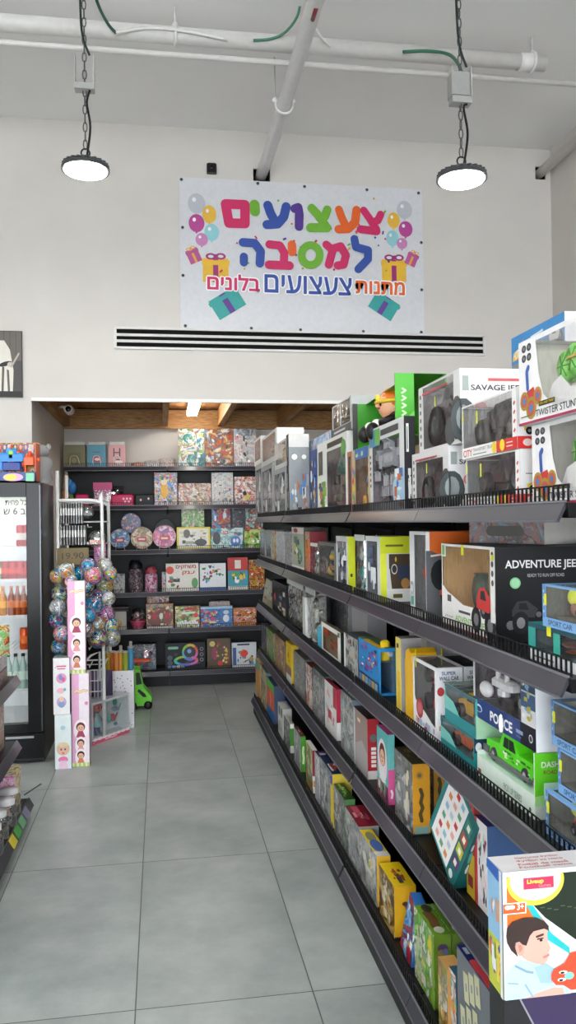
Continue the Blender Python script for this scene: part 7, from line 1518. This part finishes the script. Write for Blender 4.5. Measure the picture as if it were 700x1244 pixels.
G(5, 533, 545, 1180, .05, 'small tan game box in front of the green game boxes', 'fall:9:18', '#c89a5a', draw=dtan, X=.79)
G(5, 546.5, 555.5, 1187, .05, 'small dark teal game box beside the tan one', 'teal:3:18', '#2a5a70', X=.80)
def dgrn(fc):
    f, r, t_ = fc['f'], fc['r'], fc['t']; f.busy(32, ['#9aa884', '#b8c0a0', '#8a9078', '#c8c4b0', '#d8d8c8'], 18, .1, .3); f.rect(.9, 0, .1, 1, '#7a9a3a'); r.e(.5, .82, .3, .06, '#4a3a5a'); r.e(.4, .76, .18, .045, '#8a7a4a'); r.e(.65, .77, .18, .045, '#6a6a9a'); r.e(.5, .64, .2, .02, '#8a4a2a'); t_.s_([(.3,.45),(.5,.55),(.72,.45)], .03, '#6a4a2a'); t_.e(.85, .5, .1, .3, '#c8c8b8'); t_.e(.15, .6, .14, .3, '#3a3a2a')
G(5, 504, 529, 1137, 549, 'green game box with a grey front on the bottom shelf, nearer of two', 'green:8:12', '#5a7a1c', '#6a9a2c', draw=dgrn)
loc, w, d, h = place(5, 504, 529, 1137, 549)
game_box('board_game', 'green game box standing directly behind another green one', 'board game', GRP[5], (loc[0]+d+.004, loc[1], loc[2]), RZ, w, d, h, 'green:8:12', '#54701c', '#5a8a24', dgrn)
loc, w, d, h = place(5, 486, 503, 1092, .05)
game_box('board_game', 'blue box leaning askew between the yellow and green game boxes', 'board game', GRP[5], (loc[0]+.0, loc[1], loc[2]+.02), RZ, w*.8, .04, h*.85, 'blue:7:16', '#3a7ac8', None, rnd(33, ['#c8a07a', '#e8e8ec', '#3a7ac8', '#7ab0e0'], 14, lo=.08, hi=.25), tilt=.28, lean=-.1)
def dyw(fc):
    f, r, t_ = fc['f'], fc['r'], fc['t']; f.busy(34, ['#c8c0a0', '#b8ac84', '#d8d0b0', '#a8a090'], 14, .1, .3); r.e(.6, .62, .14, .05, '#a83a3c'); r.e(.68, .56, .16, .045, '#4a3a34'); r.e(.5, .66, .14, .04, '#5a3a2a'); r.c(.62, .45, .1, '#2a2a2c'); r.poly([(.5,.0),(1,.2),(1,.7),(.7,.6)], '#d8741c'); t_.busy(35, ['#5a3a2a', '#c8602c', '#a8303a', '#3a3a3c'], 12, .1, .3, .2, .2, .9, .8)
G(5, 461, 480, 1078, 506, 'deep yellow game box with a monkey-brown logo on the bottom shelf', 'gold:6:14', '#e0aa1c', '#ecc81c', draw=dyw)
def dyb(fc): f, r, t_ = fc['f'], fc['r'], fc['t']; f.busy(36, ['#c8c4b8', '#b0aca4', '#d8d4c0', '#c8b84a'], 16, .1, .3); t_.e(.3, .5, .2, .35, '#8a8a6a'); t_.e(.62, .5, .22, .42, '#4a6ab0'); t_.rect(.84, 0, .16, 1, '#dcdcd8')
G(5, 437.5, 459, 1041, 475, 'yellow topped grey game box with a blue picture on its lid', 'grey:5:14', '#d8b02c', '#e8cc2c', draw=dyb)
def dlid(cols, seed): return lambda fc: (fc['t'].busy(seed, cols, 9, .15, .5), fc['f'].busy(seed+1, ['#b8b8b4', '#a0a4a0', '#c8c8c0', '#8a9094'], 14, .1, .3))
G(5, 420, 437, 1005, 461, 'grey fronted game box with a dark red lid on the bottom shelf', 'grey:2:16', '#8a8c8c', '#8a2030', draw=dlid(['#d8a0a0', '#e8d8c0', '#c8506a'], 37))
G(5, 406, 419.5, 972, 432, 'grey fronted game box with a dark green lid on the bottom shelf', 'film:3:16', '#4a7a4a', '#1f4a24', draw=dlid(['#5a8a3a', '#c8d8b0', '#8ab04a'], 39))
def dnav(fc): dlid(['#3a5a8a', '#d8dce0', '#b84a4a'], 41)(fc); f = fc['f']; f.rect(.86, .1, .14, .7, '#e0c42c'); f.rect(.86, .8, .14, .15, '#3a4ab0')
G(5, 389, 405, 941, 428, 'grey fronted game box with a navy lid and yellow strip on the bottom shelf', 'grey:12:16', '#d8c03a', '#1f3050', draw=dnav)
G(5, 383, 388.5, 920, 405, 'pale box with a dark purple lid on the bottom shelf', 'snow:8:16', '#b8b4c0', '#3a3048', draw=dlid(['#c8c0d0', '#6a4a6a'], 43))
def dmar(fc): f, r = fc['f'], fc['r']; r.rect(0, .4, 1, .6, '#8a2444'); r.rect(0, 0, 1, .4, '#dcd8d4'); r.rect(.1, .15, .8, .14, '#c88a4a'); f.busy(44, ['#7a8a7a', '#a8b0a0'], 10, .1, .3)
G(5, 372, 380.5, 912, 386, 'box with a maroon and white side on the bottom shelf', 'green:11:18', '#8a2444', '#dcd8d4', draw=dmar)
def dgs(fc): f, r = fc['f'], fc['r']; r.rect(0, 0, 1, 1, '#4a9a2c'); r.s_([(.5,.25),(.6,.4),(.45,.55),(.55,.7)], .012, '#c8e0a8'); f.busy(45, ['#a8aaa8', '#c8cac4', '#8a8e8c'], 12, .1, .3); fc['t'].busy(46, ['#c83a3a', '#e0e0dc', '#5a3a2a'], 8, .1, .4)
G(5, 357.5, 366, 895, 371.5, 'grey game box with a light green side on the bottom shelf, nearer', 'grey:14:18', '#4a9a2c', '#5a3a34', draw=dgs)
def dgs2(fc): f, r = fc['f'], fc['r']; r.rect(0, .25, 1, .6, '#3f8a2a'); r.rect(0, .85, 1, .15, '#e4e4e0'); f.busy(47, ['#a8aca4', '#c8c8c0', '#888c86'], 12, .1, .3)
G(5, 345, 353, 880, 357, 'grey game box with a green and white side on the bottom shelf, further', 'film:9:18', '#d8dad4', '#a8a49a', draw=dgs2)
G(5, 338, 344.5, 862, .06, 'white box with two dark round marks on the bottom shelf', '#c4c6c2', '#b8bab4', draw=lambda fc: (fc['f'].c(.3, .8, .16, '#3a3c3a'), fc['f'].c(.7, .8, .16, '#3a3c3a'), fc['f'].busy(48, ['#8a9a6a', '#a8b09a'], 8, .1, .3, .05, .05, .95, .6)))
G(5, 334, 337.5, 846, .1, 'bright blue box towards the far end of the bottom shelf', '#2a56b0', '#2a56b0', X=.86)
def dor(fc): f = fc['f']; f.rect(0, .78, 1, .22, '#5ab04a'); f.rect(0, .3, 1, .48, '#d8502c'); f.s_([(.5,.36),(.55,.5),(.45,.66)], .02, '#f0d8a8'); f.rect(0, 0, 1, .28, '#2a6ab0')
G(5, 325, 333.5, 834, .08, 'orange, green and blue banded box near the far end of the bottom shelf', '#d8502c', '#3a4a6a', draw=dor)
G(5, 317, 324.5, 818, .08, 'grey and teal box near the far end of the bottom shelf', 'teal:11:20', '#5a7a7a')
G(5, 311, 316, 806, .08, 'pale orange box at the far end of the bottom shelf', '#d8a05a', '#c8904a', draw=lambda fc: fc['f'].rect(0, .75, 1, .25, '#6ab8a8'))
# ---------------------------------------------------------------- world, camera, colour
w_ = bpy.data.worlds.new('World'); S.world = w_; w_.use_nodes = True; nt = w_.node_tree
bg = nt.nodes['Background']; sk = nt.nodes.new('ShaderNodeTexSky'); sk.sky_type = 'HOSEK_WILKIE'; sk.sun_direction = (.3, -.5, .8); sk.turbidity = 6
mxs = nt.nodes.new('ShaderNodeMix'); mxs.data_type = 'RGBA'; mxs.inputs[0].default_value = .75; nt.links.new(sk.outputs[0], mxs.inputs[6]); mxs.inputs[7].default_value = (.95, 1, 1.05, 1)
nt.links.new(mxs.outputs[2], bg.inputs['Color']); bg.inputs['Strength'].default_value = 10.0
cam = bpy.data.cameras.new('camera'); co = bpy.data.objects.new('camera', cam); COL.objects.link(co)
cam.sensor_fit = 'VERTICAL'; cam.sensor_height = 24; cam.lens = 24*F/1244; cam.clip_start = .05; cam.clip_end = 60
co.matrix_world = Matrix(((_rt.x, _up.x, -_fw.x, 0), (_rt.y, _up.y, -_fw.y, 0), (_rt.z, _up.z, -_fw.z, H), (0, 0, 0, 1)))
S.camera = co
S.view_settings.view_transform = 'Standard'; S.view_settings.look = 'None'; S.view_settings.gamma = 1; S.view_settings.use_curve_mapping = False
S.view_settings.exposure = 0.4
S.cycles.max_bounces = 10; S.cycles.transparent_max_bounces = 16; S.cycles.diffuse_bounces = 4; S.cycles.glossy_bounces = 4
S.cycles.use_denoising = True; S.cycles.sample_clamp_indirect = 6
